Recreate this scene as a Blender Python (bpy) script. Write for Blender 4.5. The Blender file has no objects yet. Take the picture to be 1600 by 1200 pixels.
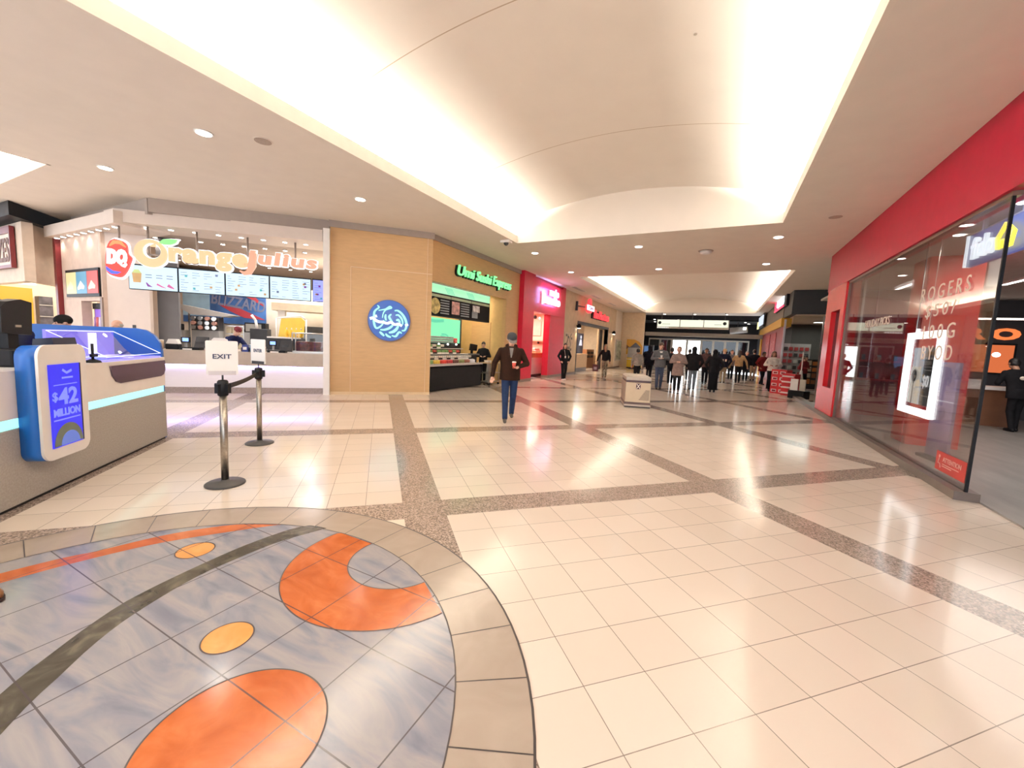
import bpy, bmesh, math, random
from mathutils import Vector, Matrix

random.seed(7)
SC = bpy.context.scene
COL = SC.collection
PI = math.pi

# ------------------------------------------------------------------ camera, world, exposure
CAM_H = 1.55
cam_data = bpy.data.cameras.new('camera')
cam_data.sensor_width = 36.0
cam_data.lens = 36.0 * 633.18 / 1600.0
cam_data.clip_start = 0.05
cam_data.clip_end = 200
cam = bpy.data.objects.new('camera', cam_data)
COL.objects.link(cam)
_pitch, _roll, _yaw = 0.100489, -0.0469577, math.radians(26.9215)
_x = Vector((1, 0, 0)); _fw = Vector((0, math.cos(_pitch), -math.sin(_pitch))); _dn = Vector((0, -math.sin(_pitch), -math.cos(_pitch)))
_r = math.cos(_roll) * _x + math.sin(_roll) * _dn
_d = -math.sin(_roll) * _x + math.cos(_roll) * _dn
_R = Matrix((_r, -_d, -_fw)).transposed()
cam.matrix_world = Matrix.Translation((0, 0, CAM_H)) @ (Matrix.Rotation(_yaw, 3, 'Z') @ _R).to_4x4()
SC.camera = cam

world = bpy.data.worlds.new('mall_ambient')
SC.world = world
world.use_nodes = True
world.node_tree.nodes['Background'].inputs[0].default_value = (0.84, 0.90, 1.0, 1)
world.node_tree.nodes['Background'].inputs[1].default_value = 2.8

SC.view_settings.view_transform = 'Standard'
SC.view_settings.look = 'None'
SC.view_settings.exposure = 0.42
SC.view_settings.gamma = 1.0
SC.cycles.use_denoising = True
SC.cycles.max_bounces = 8
SC.cycles.diffuse_bounces = 4
SC.cycles.glossy_bounces = 4
SC.cycles.transparent_max_bounces = 16
SC.cycles.sample_clamp_indirect = 6.0
SC.cycles.caustics_reflective = False
SC.cycles.caustics_refractive = False

CEIL = 4.40
COVES = (('near', -5.45, 0.95, -6.0, 10.64), ('far', -5.48, 1.98, 16.5, 33.1))


def area_light(name, loc, direction, sx, sy, watts, color):
    l = bpy.data.lights.new(name, 'AREA')
    l.shape = 'RECTANGLE'
    l.size, l.size_y = sx, sy
    l.energy = watts
    l.color = color
    o = bpy.data.objects.new(name, l)
    COL.objects.link(o)
    o.location = loc
    d = Vector(direction)
    up = Vector((0, 1, 0)) if abs(d.normalized().y) < 0.9 else Vector((1, 0, 0))
    z = -d.normalized()
    x = up.cross(z).normalized()
    y = z.cross(x)
    o.rotation_euler = Matrix((x, y, z)).transposed().to_euler()
    return o


WARM = (1.0, 0.95, 0.83)
# lamps in the two ceiling coves (long fluorescent runs hidden in the trough behind the lip)
for nm, x0, x1, y0, y1 in COVES:
    L = y1 - y0 - 0.3
    w = 72.0
    area_light('cove_lamp', (x0 - 0.30, (y0 + y1) / 2, 4.46), (0.35, 0, 1), 0.16, L, w * L * (1.0 if nm == 'near' else 0.62), WARM)
    area_light('cove_lamp', (x1 + 0.30, (y0 + y1) / 2, 4.46), (-0.35, 0, 1), 0.16, L, w * L * (1.0 if nm == 'near' else 0.62), WARM)
area_light('cove_lamp', (-14.5, 2.96 + 0.3, 4.46), (0, -0.35, 1), 5.5, 0.16, 78 * 6, WARM)
area_light('cove_lamp', (-11.26 + 0.3, 1.0, 4.46), (-0.35, 0, 1), 0.16, 3.5, 78 * 4, WARM)
# lit shop interiors
area_light('shop_ceiling_lamp', (-10.2 - 2.0, 7.4 + 1.6, 3.70), (0, 0, -1), 3.0, 2.0, 200, (1, 0.95, 0.92))      # ice cream shop
area_light('shop_ceiling_lamp', (-8.3, 11.4, 3.40), (-0.3, 0, -1), 1.2, 3.6, 150, (1, 0.82, 0.6))               # sushi shop
area_light('shop_ceiling_lamp', (-8.6, 17.8, 3.05), (0, 0, -1), 1.6, 2.0, 130, (1, 0.80, 0.68))                # red shop
area_light('shop_ceiling_lamp', (-9.0, 25.5, 3.2), (0, 0, -1), 2.0, 5.0, 260, (1, 0.85, 0.68))                # coffee shop
area_light('shop_ceiling_lamp', (5.2, 10.5, 3.40), (0, 0, -1), 3.0, 6.5, 125, (1, 0.92, 0.85))               # phone shop
area_light('shop_ceiling_lamp', (4.2, 25.5, 3.2), (0, 0, -1), 2.0, 3.0, 60, (0.95, 0.95, 0.9))                  # dark corner shop
area_light('shop_ceiling_lamp', (-19.0, 5.5, 3.38), (0, 0, -1), 4.0, 2.0, 200, (1, 0.85, 0.66))                # far left shop
area_light('entrance_daylight', (-2.4, 41.0, 1.5), (0, -1, -0.05), 3.2, 2.6, 70, (0.93, 0.97, 1.0))             # daylight behind the entrance doors

# ------------------------------------------------------------------ materials
MATS = {}


def mat(name, col=(0.8, 0.8, 0.8), rough=0.5, metal=0.0, emit=None, es=0.0, var=0.06, scale=6.0, spec=0.5, bump=0.0, wave=None, coat=0.0):
    """Principled material whose colour is varied by a noise (and optionally a stretched grain)."""
    if name in MATS:
        return MATS[name]
    m = bpy.data.materials.new(name)
    m.use_nodes = True
    nt = m.node_tree
    b = nt.nodes['Principled BSDF']
    tc = nt.nodes.new('ShaderNodeTexCoord')
    nz = nt.nodes.new('ShaderNodeTexNoise')
    nz.inputs['Scale'].default_value = scale
    nz.inputs['Detail'].default_value = 3
    if wave:
        mp = nt.nodes.new('ShaderNodeMapping')
        mp.inputs['Scale'].default_value = wave
        nt.links.new(tc.outputs['Object'], mp.inputs[0])
        nt.links.new(mp.outputs[0], nz.inputs['Vector'])
    else:
        nt.links.new(tc.outputs['Object'], nz.inputs['Vector'])
    rp = nt.nodes.new('ShaderNodeValToRGB')
    rp.color_ramp.elements[0].position = 0.3
    rp.color_ramp.elements[1].position = 0.7
    rp.color_ramp.elements[0].color = tuple(max(0, c * (1 - var)) for c in col) + (1,)
    rp.color_ramp.elements[1].color = tuple(min(1, c * (1 + var)) for c in col) + (1,)
    nt.links.new(nz.outputs[0], rp.inputs[0])
    nt.links.new(rp.outputs[0], b.inputs['Base Color'])
    b.inputs['Roughness'].default_value = rough
    b.inputs['Metallic'].default_value = metal
    b.inputs['Specular IOR Level'].default_value = spec
    b.inputs['Coat Weight'].default_value = coat
    if emit:
        b.inputs['Emission Color'].default_value = tuple(emit) + (1,)
        b.inputs['Emission Strength'].default_value = es
    if bump:
        bp = nt.nodes.new('ShaderNodeBump')
        bp.inputs['Strength'].default_value = bump
        nt.links.new(nz.outputs[0], bp.inputs['Height'])
        nt.links.new(bp.outputs[0], b.inputs['Normal'])
    MATS[name] = m
    return m


def glow(name, col, s):
    return mat(name, tuple(c * 0.12 for c in col), 0.4, emit=col, es=s, var=0.02)


def glass_mat(name, tint=(1, 1, 1), ior=1.5, minr=0.0, mul=1.0):
    if name in MATS:
        return MATS[name]
    m = bpy.data.materials.new(name)
    m.use_nodes = True
    nt = m.node_tree
    nt.nodes.clear()
    out = nt.nodes.new('ShaderNodeOutputMaterial')
    mix = nt.nodes.new('ShaderNodeMixShader')
    tr = nt.nodes.new('ShaderNodeBsdfTransparent')
    gl = nt.nodes.new('ShaderNodeBsdfGlossy')
    fr = nt.nodes.new('ShaderNodeFresnel')
    fr.inputs[0].default_value = ior
    mx = nt.nodes.new('ShaderNodeMath')
    mx.operation = 'MULTIPLY_ADD'
    mx.inputs[1].default_value = mul
    mx.inputs[2].default_value = minr
    mx.use_clamp = True
    nz = nt.nodes.new('ShaderNodeTexNoise')
    nz.inputs['Scale'].default_value = 2
    rp = nt.nodes.new('ShaderNodeValToRGB')
    rp.color_ramp.elements[0].color = tuple(c * 0.97 for c in tint) + (1,)
    rp.color_ramp.elements[1].color = tuple(tint) + (1,)
    nt.links.new(nz.outputs[0], rp.inputs[0])
    nt.links.new(rp.outputs[0], tr.inputs[0])
    gl.inputs['Roughness'].default_value = 0.0
    nt.links.new(fr.outputs[0], mx.inputs[0])
    nt.links.new(mx.outputs[0], mix.inputs[0])
    nt.links.new(tr.outputs[0], mix.inputs[1])
    nt.links.new(gl.outputs[0], mix.inputs[2])
    nt.links.new(mix.outputs[0], out.inputs[0])
    MATS[name] = m
    return m


M_ceil = mat('ceiling_paint', (0.80, 0.735, 0.655), 0.85, var=0.02, scale=3)
M_wood = mat('maple_panel', (0.60, 0.375, 0.175), 0.45, var=0.05, scale=3, wave=(1.2, 1.2, 7))
M_white = mat('white_laminate', (0.86, 0.82, 0.78), 0.4, var=0.03)
M_cream = mat('cream_wall', (0.80, 0.70, 0.58), 0.7, var=0.04)
M_black = mat('black_plastic', (0.009, 0.009, 0.011), 0.45, var=0.2, spec=0.2)
M_dark = mat('dark_grey', (0.045, 0.045, 0.05), 0.5, var=0.15, spec=0.3)
M_char = mat('charcoal', (0.12, 0.12, 0.125), 0.5, var=0.15)
M_grey = mat('mid_grey', (0.35, 0.34, 0.33), 0.5, var=0.08)
M_steel = mat('brushed_steel', (0.62, 0.59, 0.55), 0.28, 1.0, var=0.08, wave=(20, 20, 1.5))
M_red = mat('signal_red', (0.62, 0.012, 0.022), 0.3, var=0.08)
M_redd = mat('deep_red', (0.28, 0.01, 0.015), 0.4, var=0.12)
M_kgrey = mat('kiosk_grey_laminate', (0.34, 0.31, 0.28), 0.55, var=0.12, scale=60)
M_blue = mat('kiosk_blue', (0.004, 0.095, 0.40), 0.35, var=0.05)
M_glass = glass_mat('clear_glass', (0.97, 0.985, 0.98))
M_lamp = glow('lamp_lens', (1.0, 0.95, 0.88), 9.0)
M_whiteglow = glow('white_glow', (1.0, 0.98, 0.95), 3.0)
M_trimw = mat('white_trim_ring', (0.85, 0.82, 0.78), 0.4, var=0.02)


# ------------------------------------------------------------------ mesh building
class MB:
    """Collects simple solids into one bmesh, each with a material slot number."""

    def __init__(self):
        self.bm = bmesh.new()
        self.X = Matrix()

    def _v(self, p):
        return self.bm.verts.new(self.X @ Vector(p))

    def face(self, pts, mi=0, smooth=False):
        f = self.bm.faces.new([self._v(p) for p in pts])
        f.material_index = mi
        f.smooth = smooth
        return f

    def box(self, x0, x1, y0, y1, z0, z1, mi=0, bev=0.0):
        vs = [self._v((x, y, z)) for z in (z0, z1) for y in (y0, y1) for x in (x0, x1)]
        fs = []
        for q in ((0, 2, 3, 1), (4, 5, 7, 6), (0, 1, 5, 4), (1, 3, 7, 5), (3, 2, 6, 7), (2, 0, 4, 6)):
            f = self.bm.faces.new([vs[i] for i in q])
            f.material_index = mi
            fs.append(f)
        if bev:
            es = list({e for f in fs for e in f.edges})
            r = bmesh.ops.bevel(self.bm, geom=es, offset=bev, segments=2, affect='EDGES', profile=0.5)
            for f in r['faces']:
                f.material_index = mi
        return self

    def prism(self, pts, d0, d1, axis='y', mi=0, smooth=False):
        """Outline pts (2D) extruded along axis: y -> pts are (x,z); z -> (x,y); x -> (y,z)."""
        def at(p, d):
            return {'y': (p[0], d, p[1]), 'z': (p[0], p[1], d), 'x': (d, p[0], p[1])}[axis]
        a = [self._v(at(p, d0)) for p in pts]
        b = [self._v(at(p, d1)) for p in pts]
        n = len(pts)
        for vs in (a, list(reversed(b))):
            try:
                f = self.bm.faces.new(vs)
                f.material_index = mi
            except ValueError:
                pass
        for i in range(n):
            f = self.bm.faces.new((a[i], b[i], b[(i + 1) % n], a[(i + 1) % n]))
            f.material_index = mi
            f.smooth = smooth
        return self

    def cyl(self, p0, p1, r0, r1=None, n=16, mi=0, caps=True, smooth=True):
        r1 = r0 if r1 is None else r1
        p0, p1 = Vector(p0), Vector(p1)
        d = (p1 - p0).normalized()
        u = d.orthogonal().normalized()
        w = d.cross(u)
        ra = [self._v(p0 + (u * math.cos(t) + w * math.sin(t)) * r0) for t in [2 * PI * i / n for i in range(n)]]
        rb = [self._v(p1 + (u * math.cos(t) + w * math.sin(t)) * r1) for t in [2 * PI * i / n for i in range(n)]]
        for i in range(n):
            f = self.bm.faces.new((ra[i], ra[(i + 1) % n], rb[(i + 1) % n], rb[i]))
            f.material_index = mi
            f.smooth = smooth
        if caps:
            f = self.bm.faces.new(list(reversed(ra))); f.material_index = mi
            f = self.bm.faces.new(rb); f.material_index = mi
        return self

    def tube(self, pts, r, n=8, mi=0):
        for a, b in zip(pts, pts[1:]):
            self.cyl(a, b, r, r, n, mi)
        return self

    def lathe(self, prof, c=(0, 0, 0), n=24, mi=0, smooth=True):
        rings = []
        for r, z in prof:
            rings.append([self._v((c[0] + r * math.cos(2 * PI * i / n), c[1] + r * math.sin(2 * PI * i / n), c[2] + z)) for i in range(n)])
        for a, b in zip(rings, rings[1:]):
            for i in range(n):
                f = self.bm.faces.new((a[i], a[(i + 1) % n], b[(i + 1) % n], b[i]))
                f.material_index = mi
                f.smooth = smooth
        for rg, rev in ((rings[0], True), (rings[-1], False)):
            f = self.bm.faces.new(list(reversed(rg)) if rev else rg)
            f.material_index = mi
        return self

    def loft(self, rings, n=16, mi=0):
        """rings: (center, rx, ry) horizontal ellipses, closed at both ends."""
        rs = []
        for c, rx, ry in rings:
            rs.append([self._v((c[0] + rx * math.cos(2 * PI * i / n), c[1] + ry * math.sin(2 * PI * i / n), c[2])) for i in range(n)])
        for a, b in zip(rs, rs[1:]):
            for i in range(n):
                f = self.bm.faces.new((a[i], a[(i + 1) % n], b[(i + 1) % n], b[i]))
                f.material_index = mi; f.smooth = True
        for rg, rev in ((rs[0], True), (rs[-1], False)):
            f = self.bm.faces.new(list(reversed(rg)) if rev else rg)
            f.material_index = mi
        return self

    def ball(self, c, rx, ry=None, rz=None, mi=0, nu=14, nv=9, rot=None):
        ry = rx if ry is None else ry
        rz = rx if rz is None else rz
        R = rot or Matrix.Identity(3)
        c = Vector(c)
        def P(a, b):
            return c + R @ Vector((rx * math.sin(b) * math.cos(a), ry * math.sin(b) * math.sin(a), -rz * math.cos(b)))
        bot, top = self._v(P(0, 0)), self._v(P(0, PI))
        rs = [[self._v(P(2 * PI * i / nu, PI * j / nv)) for i in range(nu)] for j in range(1, nv)]
        for a, b in zip(rs, rs[1:]):
            for i in range(nu):
                f = self.bm.faces.new((a[i], a[(i + 1) % nu], b[(i + 1) % nu], b[i])); f.material_index = mi; f.smooth = True
        for i in range(nu):
            f = self.bm.faces.new((bot, rs[0][(i + 1) % nu], rs[0][i])); f.material_index = mi; f.smooth = True
            f = self.bm.faces.new((top, rs[-1][i], rs[-1][(i + 1) % nu])); f.material_index = mi; f.smooth = True
        return self

    def capsule(self, p0, r0, p1, r1, n=12, mi=0):
        p0, p1 = Vector(p0), Vector(p1)
        d = (p1 - p0)
        d = d.normalized() if d.length > 1e-6 else Vector((0, 0, 1))
        u = d.orthogonal().normalized(); w = d.cross(u)
        prof = [(p0 - d * r0 * math.cos(t), r0 * math.sin(t)) for t in (0.25, 0.8, 1.3)] + [(p1 + d * r1 * math.cos(t), r1 * math.sin(t)) for t in (1.3, 0.8, 0.25)]
        rs = [[self._v(c + (u * math.cos(2 * PI * i / n) + w * math.sin(2 * PI * i / n)) * r) for i in range(n)] for c, r in prof]
        for a, b in zip(rs, rs[1:]):
            for i in range(n):
                f = self.bm.faces.new((a[i], a[(i + 1) % n], b[(i + 1) % n], b[i])); f.material_index = mi; f.smooth = True
        self.bm.faces.new(list(reversed(rs[0]))).material_index = mi
        self.bm.faces.new(rs[-1]).material_index = mi
        return self

    def ribbon(self, pts, w, d0, d1, mi=0):
        """A stroke of width w along 2D pts (x,z), extruded in y from d0 to d1; w may be a list."""
        n = len(pts)
        ws = w if isinstance(w, (list, tuple)) else [w] * n
        L, R = [], []
        for i, p in enumerate(pts):
            a = Vector(pts[max(0, i - 1)]); b = Vector(pts[min(n - 1, i + 1)])
            t = (b - a).normalized()
            nrm = Vector((-t.y, t.x)) * ws[i] / 2
            L.append(Vector(p) + nrm); R.append(Vector(p) - nrm)
        for i in range(n - 1):
            self.prism([L[i], L[i + 1], R[i + 1], R[i]], d0, d1, 'y', mi)
        return self

    def build(self, name, mats, parent=None, loc=None, rotz=0.0, props=None):
        if not isinstance(mats, (list, tuple)):
            mats = [mats]
        bmesh.ops.recalc_face_normals(self.bm, faces=self.bm.faces[:])
        me = bpy.data.meshes.new(name)
        self.bm.to_mesh(me)
        self.bm.free()
        for m in mats:
            me.materials.append(m)
        o = bpy.data.objects.new(name, me)
        COL.objects.link(o)
        if parent:
            o.parent = parent
        if loc is not None:
            o.location = loc
        o.rotation_euler.z = rotz
        if props:
            for k, v in props.items():
                o[k] = v
        return o


def tag(o, label, cat, group=None):
    o['label'] = label
    o['category'] = cat
    if group:
        o['group'] = group
    return o


def thing(name, label, cat, loc=(0, 0, 0), rot=0.0, group=None):
    o = bpy.data.objects.new(name, None)
    o.empty_display_size = 0.1
    COL.objects.link(o)
    o.location = loc
    o.rotation_euler.z = rot
    return tag(o, label, cat, group)


def struct(name, mb, m, loc=None, rotz=0.0, parent=None):
    o = mb.build(name, m, parent, loc, rotz)
    if not parent:
        o['kind'] = 'structure'
    return o


def bxs(*boxes):
    m = MB()
    for b in boxes:
        m.box(*b)
    return m


def dup(root, loc=None, rotz=None, label=None):
    r = root.copy()
    COL.objects.link(r)
    if loc is not None: r.location = loc
    if rotz is not None: r.rotation_euler.z = rotz
    if label: r['label'] = label
    for ch in list(root.children):
        c = ch.copy(); COL.objects.link(c); c.parent = r
        for g in list(ch.children):
            d = g.copy(); COL.objects.link(d); d.parent = c
    return r


def text_mesh(s, depth=0.01, bold=0.0, shear=0.0, spacing=1.0):
    cu = bpy.data.curves.new('t', 'FONT')
    cu.body = s
    cu.size = 1.0
    cu.extrude = max(depth, 0.0)
    cu.offset = bold
    cu.shear = shear
    cu.space_character = spacing
    cu.resolution_u = 3
    o = bpy.data.objects.new('t', cu)
    COL.objects.link(o)
    dg = bpy.context.evaluated_depsgraph_get()
    me = bpy.data.meshes.new_from_object(o.evaluated_get(dg))
    bpy.data.objects.remove(o)
    bpy.data.curves.remove(cu)
    return me


def text(name, s, x0, x1, z0, z1, y, m, parent=None, depth=0.01, bold=0.0, shear=0.0, spacing=1.0, loc=None, rotz=0.0, rise=0.0):
    """Lettering fitted to a box in the local front frame (x right, y away, z up)."""
    me = text_mesh(s, 1.0, bold, shear, spacing)
    xs = [v.co.x for v in me.vertices]; ys = [v.co.y for v in me.vertices]
    ax, bx, ay, by = min(xs), max(xs), min(ys), max(ys)
    for v in me.vertices:
        u = (v.co.x - ax) / max(bx - ax, 1e-6); w = (v.co.y - ay) / max(by - ay, 1e-6)
        v.co = Vector((x0 + (x1 - x0) * u, y + (depth if v.co.z < 0 else 0.0), z0 + (z1 - z0) * w + rise * u))
    me.materials.clear()
    me.materials.append(m)
    me.name = name
    o = bpy.data.objects.new(name, me)
    COL.objects.link(o)
    if parent: o.parent = parent
    if loc is not None: o.location = loc
    o.rotation_euler.z = rotz
    return o


S2 = math.sqrt(0.5)


def UV(u, v, z=0.0):
    return (S2 * (v - u), S2 * (u + v), z)


R45 = math.radians(45)      # front frame of the ice cream shop: local x = v, local y = u
RL = math.radians(90)       # front frame of the left mall wall
RR = math.radians(-90)      # front frame of the right mall wall
# ------------------------------------------------------------------ floor
def floor_material():
    m = bpy.data.materials.new('terrazzo_and_tile_floor')
    m.use_nodes = True
    nt = m.node_tree
    b = nt.nodes['Principled BSDF']
    N, Lk = nt.nodes.new, nt.links.new
    tc = N('ShaderNodeTexCoord')
    sp = N('ShaderNodeSeparateXYZ')
    Lk(tc.outputs['Object'], sp.inputs[0])

    def mth(op, a, c=None, d=None):
        n = N('ShaderNodeMath'); n.operation = op
        for i, v in enumerate((a, c, d)):
            if v is None: continue
            if isinstance(v, (int, float)): n.inputs[i].default_value = v
            else: Lk(v, n.inputs[i])
        return n.outputs[0]

    def axis(src, start, period, band, tile):
        t = mth('SUBTRACT', src, start)
        q = mth('DIVIDE', t, period)
        fq = mth('FLOOR', q)
        r = mth('SUBTRACT', t, mth('MULTIPLY', fq, period))
        isband = mth('LESS_THAN', r, band)
        k = mth('DIVIDE', mth('SUBTRACT', r, band), tile)
        kf = mth('FLOOR', k)
        fr = mth('SUBTRACT', k, kf)
        edge = mth('MINIMUM', fr, mth('SUBTRACT', 1.0, fr))
        grout = mth('LESS_THAN', edge, 0.0065)
        cell = mth('ADD', mth('MULTIPLY', fq, 10.0), kf)
        return isband, grout, cell
    bu, gu, cu_ = axis(sp.outputs[0], 3.46, 3.29, 0.36, 0.32555)
    vv = mth('MULTIPLY', sp.outputs[1], -1.0)
    bv, gv, cv_ = axis(vv, 0.215, 3.335, 0.36, 0.33055)
    band = mth('MAXIMUM', bu, bv)
    grout = mth('MAXIMUM', gu, gv)
    cmb = N('ShaderNodeCombineXYZ')
    Lk(cu_, cmb.inputs[0]); Lk(cv_, cmb.inputs[1])
    wn = N('ShaderNodeTexWhiteNoise'); Lk(cmb.outputs[0], wn.inputs['Vector'])
    tr = N('ShaderNodeValToRGB')
    tr.color_ramp.elements[0].color = (0.80, 0.70, 0.60, 1)
    tr.color_ramp.elements[1].color = (0.86, 0.76, 0.66, 1)
    Lk(wn.outputs['Value'], tr.inputs[0])
    # speckled granite
    vo = N('ShaderNodeTexVoronoi'); vo.inputs['Scale'].default_value = 95
    Lk(tc.outputs['Object'], vo.inputs['Vector'])
    gr = N('ShaderNodeValToRGB')
    gr.color_ramp.elements[0].color = (0.17, 0.135, 0.115, 1)
    gr.color_ramp.elements[1].color = (0.56, 0.45, 0.385, 1)
    gr.color_ramp.elements[0].position = 0.1; gr.color_ramp.elements[1].position = 0.95
    e = gr.color_ramp.elements.new(0.5); e.color = (0.35, 0.275, 0.23, 1)
    sv = N('ShaderNodeSeparateColor'); Lk(vo.outputs['Color'], sv.inputs[0])
    Lk(sv.outputs[0], gr.inputs[0])
    mg = N('ShaderNodeMix'); mg.data_type = 'RGBA'
    Lk(band, mg.inputs['Factor']); Lk(tr.outputs[0], mg.inputs['A']); Lk(gr.outputs[0], mg.inputs['B'])
    # joints
    mj = N('ShaderNodeMix'); mj.data_type = 'RGBA'
    jf = mth('MULTIPLY', grout, mth('SUBTRACT', 0.75, mth('MULTIPLY', band, 0.45)))
    Lk(jf, mj.inputs['Factor']); Lk(mg.outputs['Result'], mj.inputs['A']); mj.inputs['B'].default_value = (0.10, 0.07, 0.05, 1)
    Lk(mj.outputs['Result'], b.inputs['Base Color'])
    nz = N('ShaderNodeTexNoise'); nz.inputs['Scale'].default_value = 1.3
    Lk(tc.outputs['Object'], nz.inputs['Vector'])
    rr = N('ShaderNodeMapRange'); rr.inputs['To Min'].default_value = 0.09; rr.inputs['To Max'].default_value = 0.17
    Lk(nz.outputs[0], rr.inputs['Value']); Lk(rr.outputs[0], b.inputs['Roughness'])
    b.inputs['Specular IOR Level'].default_value = 0.5
    return m


M_floor = floor_material()
fm = MB()
fm.face([(-26, -26, 0), (40, -26, 0), (40, 26, 0), (-26, 26, 0)])
# local x of the floor runs along the tile rows (45 degrees left of the mall axis)
fo = struct('floor', fm, M_floor, (0, 0, 0), math.radians(135))

# ------------------------------------------------------------------ inlaid round medallion
MC = Vector((-2.312, 0.485))


def stone(name, stops, scale, stretch, rough=0.16):
    m = bpy.data.materials.new(name)
    m.use_nodes = True
    nt = m.node_tree
    b = nt.nodes['Principled BSDF']
    N, Lk = nt.nodes.new, nt.links.new
    tc = N('ShaderNodeTexCoord')
    mp = N('ShaderNodeMapping'); mp.inputs['Scale'].default_value = stretch
    Lk(tc.outputs['Object'], mp.inputs[0])
    nz = N('ShaderNodeTexNoise'); nz.inputs['Scale'].default_value = scale; nz.inputs['Detail'].default_value = 5; nz.inputs['Distortion'].default_value = 1.6
    Lk(mp.outputs[0], nz.inputs['Vector'])
    rp = N('ShaderNodeValToRGB')
    while len(rp.color_ramp.elements) < len(stops): rp.color_ramp.elements.new(0.5)
    for el, (p, c) in zip(rp.color_ramp.elements, stops): el.position = p; el.color = c + (1,)
    Lk(nz.outputs[0], rp.inputs[0])
    # square joints every 45 cm, square to the mall
    sp = N('ShaderNodeSeparateXYZ'); Lk(tc.outputs['Object'], sp.inputs[0])
    def mth(op, a, c=None):
        n = N('ShaderNodeMath'); n.operation = op
        for i, v in enumerate((a, c)):
            if v is None: continue
            if isinstance(v, (int, float)): n.inputs[i].default_value = v
            else: Lk(v, n.inputs[i])
        return n.outputs[0]
    def jl(src, off):
        f = mth('FRACT', mth('DIVIDE', mth('SUBTRACT', src, off), 0.4505))
        return mth('LESS_THAN', mth('MINIMUM', f, mth('SUBTRACT', 1.0, f)), 0.0075)
    if name.startswith('ring'):
        j = None
    else:
        j = mth('MAXIMUM', jl(sp.outputs[0], -2.320), jl(sp.outputs[1], 0.933))
    if j is not None:
        mj = N('ShaderNodeMix'); mj.data_type = 'RGBA'
        Lk(mth('MULTIPLY', j, 0.85), mj.inputs['Factor']); Lk(rp.outputs[0], mj.inputs['A']); mj.inputs['B'].default_value = (0.05, 0.04, 0.045, 1)
        Lk(mj.outputs['Result'], b.inputs['Base Color'])
    else:
        Lk(rp.outputs[0], b.inputs['Base Color'])
    b.inputs['Roughness'].default_value = rough
    return m


St_blue = stone('blue_grey_marble', [(0.25, (0.15, 0.16, 0.22)), (0.42, (0.24, 0.24, 0.285)), (0.6, (0.33, 0.31, 0.32)), (0.78, (0.24, 0.23, 0.29))], 2.2, (0.7, 2.6, 1))
St_orng = stone('orange_marble', [(0.3, (0.38, 0.082, 0.018)), (0.55, (0.48, 0.125, 0.032)), (0.74, (0.56, 0.17, 0.055)), (0.88, (0.78, 0.42, 0.25))], 3.5, (1, 1.6, 1))
St_pale = stone('peach_marble', [(0.3, (0.70, 0.29, 0.075)), (0.7, (0.78, 0.37, 0.12))], 5, (1, 1, 1))
St_dark = stone('dark_olive_marble', [(0.3, (0.03, 0.027, 0.02)), (0.55, (0.065, 0.058, 0.043)), (0.8, (0.15, 0.135, 0.10))], 6, (1, 1, 1))
St_ring = stone('ring_taupe_stone', [(0.3, (0.36, 0.295, 0.245)), (0.7, (0.41, 0.34, 0.285))], 3, (1, 1, 1))
St_line = mat('dark_inlay_joint', (0.04, 0.03, 0.03), 0.4)


def circ(c, r, n=72, a0=0.0, a1=2 * PI):
    return [(c[0] + r * math.cos(a0 + (a1 - a0) * i / n), c[1] + r * math.sin(a0 + (a1 - a0) * i / n)) for i in range(n + (a1 - a0 < 6.28))]


def clip_in(pts, R=1.664):
    """Keep outline points inside the medallion by pulling outliers onto its rim."""
    out = []
    for p in pts:
        d = Vector(p) - MC
        if d.length > R: d = d * (R / d.length)
        out.append(tuple(MC + d))
    return out


md = MB()


def flat(pts, z, mi):
    f = md.bm.faces.new([md._v((p[0], p[1], z)) for p in pts]); f.material_index = mi


def ringband(c, r0, r1, z, mi, n=96):
    a, b = circ(c, r0, n), circ(c, r1, n)
    for i in range(n):
        flat([a[i], a[(i + 1) % n], b[(i + 1) % n], b[i]], z, mi)


def spline(pts, sub=6):
    out = []
    n = len(pts)
    for i in range(n - 1):
        p0, p1, p2, p3 = (Vector(pts[max(0, i - 1)]), Vector(pts[i]), Vector(pts[i + 1]), Vector(pts[min(n - 1, i + 2)]))
        for k in range(sub):
            t = k / sub
            out.append(tuple(0.5 * ((2 * p1) + (p2 - p0) * t + (2 * p0 - 5 * p1 + 4 * p2 - p3) * t * t + (3 * p1 - p0 - 3 * p2 + p3) * t ** 3)))
    out.append(tuple(pts[-1]))
    return out


def strip(a, b, z, mi, n=40):
    """Quads between two open outlines sampled to n."""
    def rs(pts):
        d = [0.0]
        for p, q in zip(pts, pts[1:]): d.append(d[-1] + (Vector(q) - Vector(p)).length)
        out = []
        for i in range(n + 1):
            s = d[-1] * i / n; k = 0
            while k < len(d) - 2 and d[k + 1] < s: k += 1
            t = (s - d[k]) / max(1e-9, d[k + 1] - d[k])
            out.append(Vector(pts[k]).lerp(Vector(pts[k + 1]), t))
        return out
    A, B = rs(a), rs(b)
    for i in range(n):
        q = [A[i], A[i + 1], B[i + 1], B[i]]
        if (A[i] - B[i]).length < 1e-5: q = q[:3]
        elif (A[i + 1] - B[i + 1]).length < 1e-5: q = [A[i], A[i + 1], B[i]]
        flat(q, z, mi)


# outer ring of stone segments, inner field
ringband(MC, 1.664, 1.995, 0.002, 1)
flat(circ(MC, 1.664, 96), 0.002, 0)
ringband(MC, 1.992, 2.003, 0.0026, 5)
ringband(MC, 1.660, 1.667, 0.0036, 5)
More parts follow.
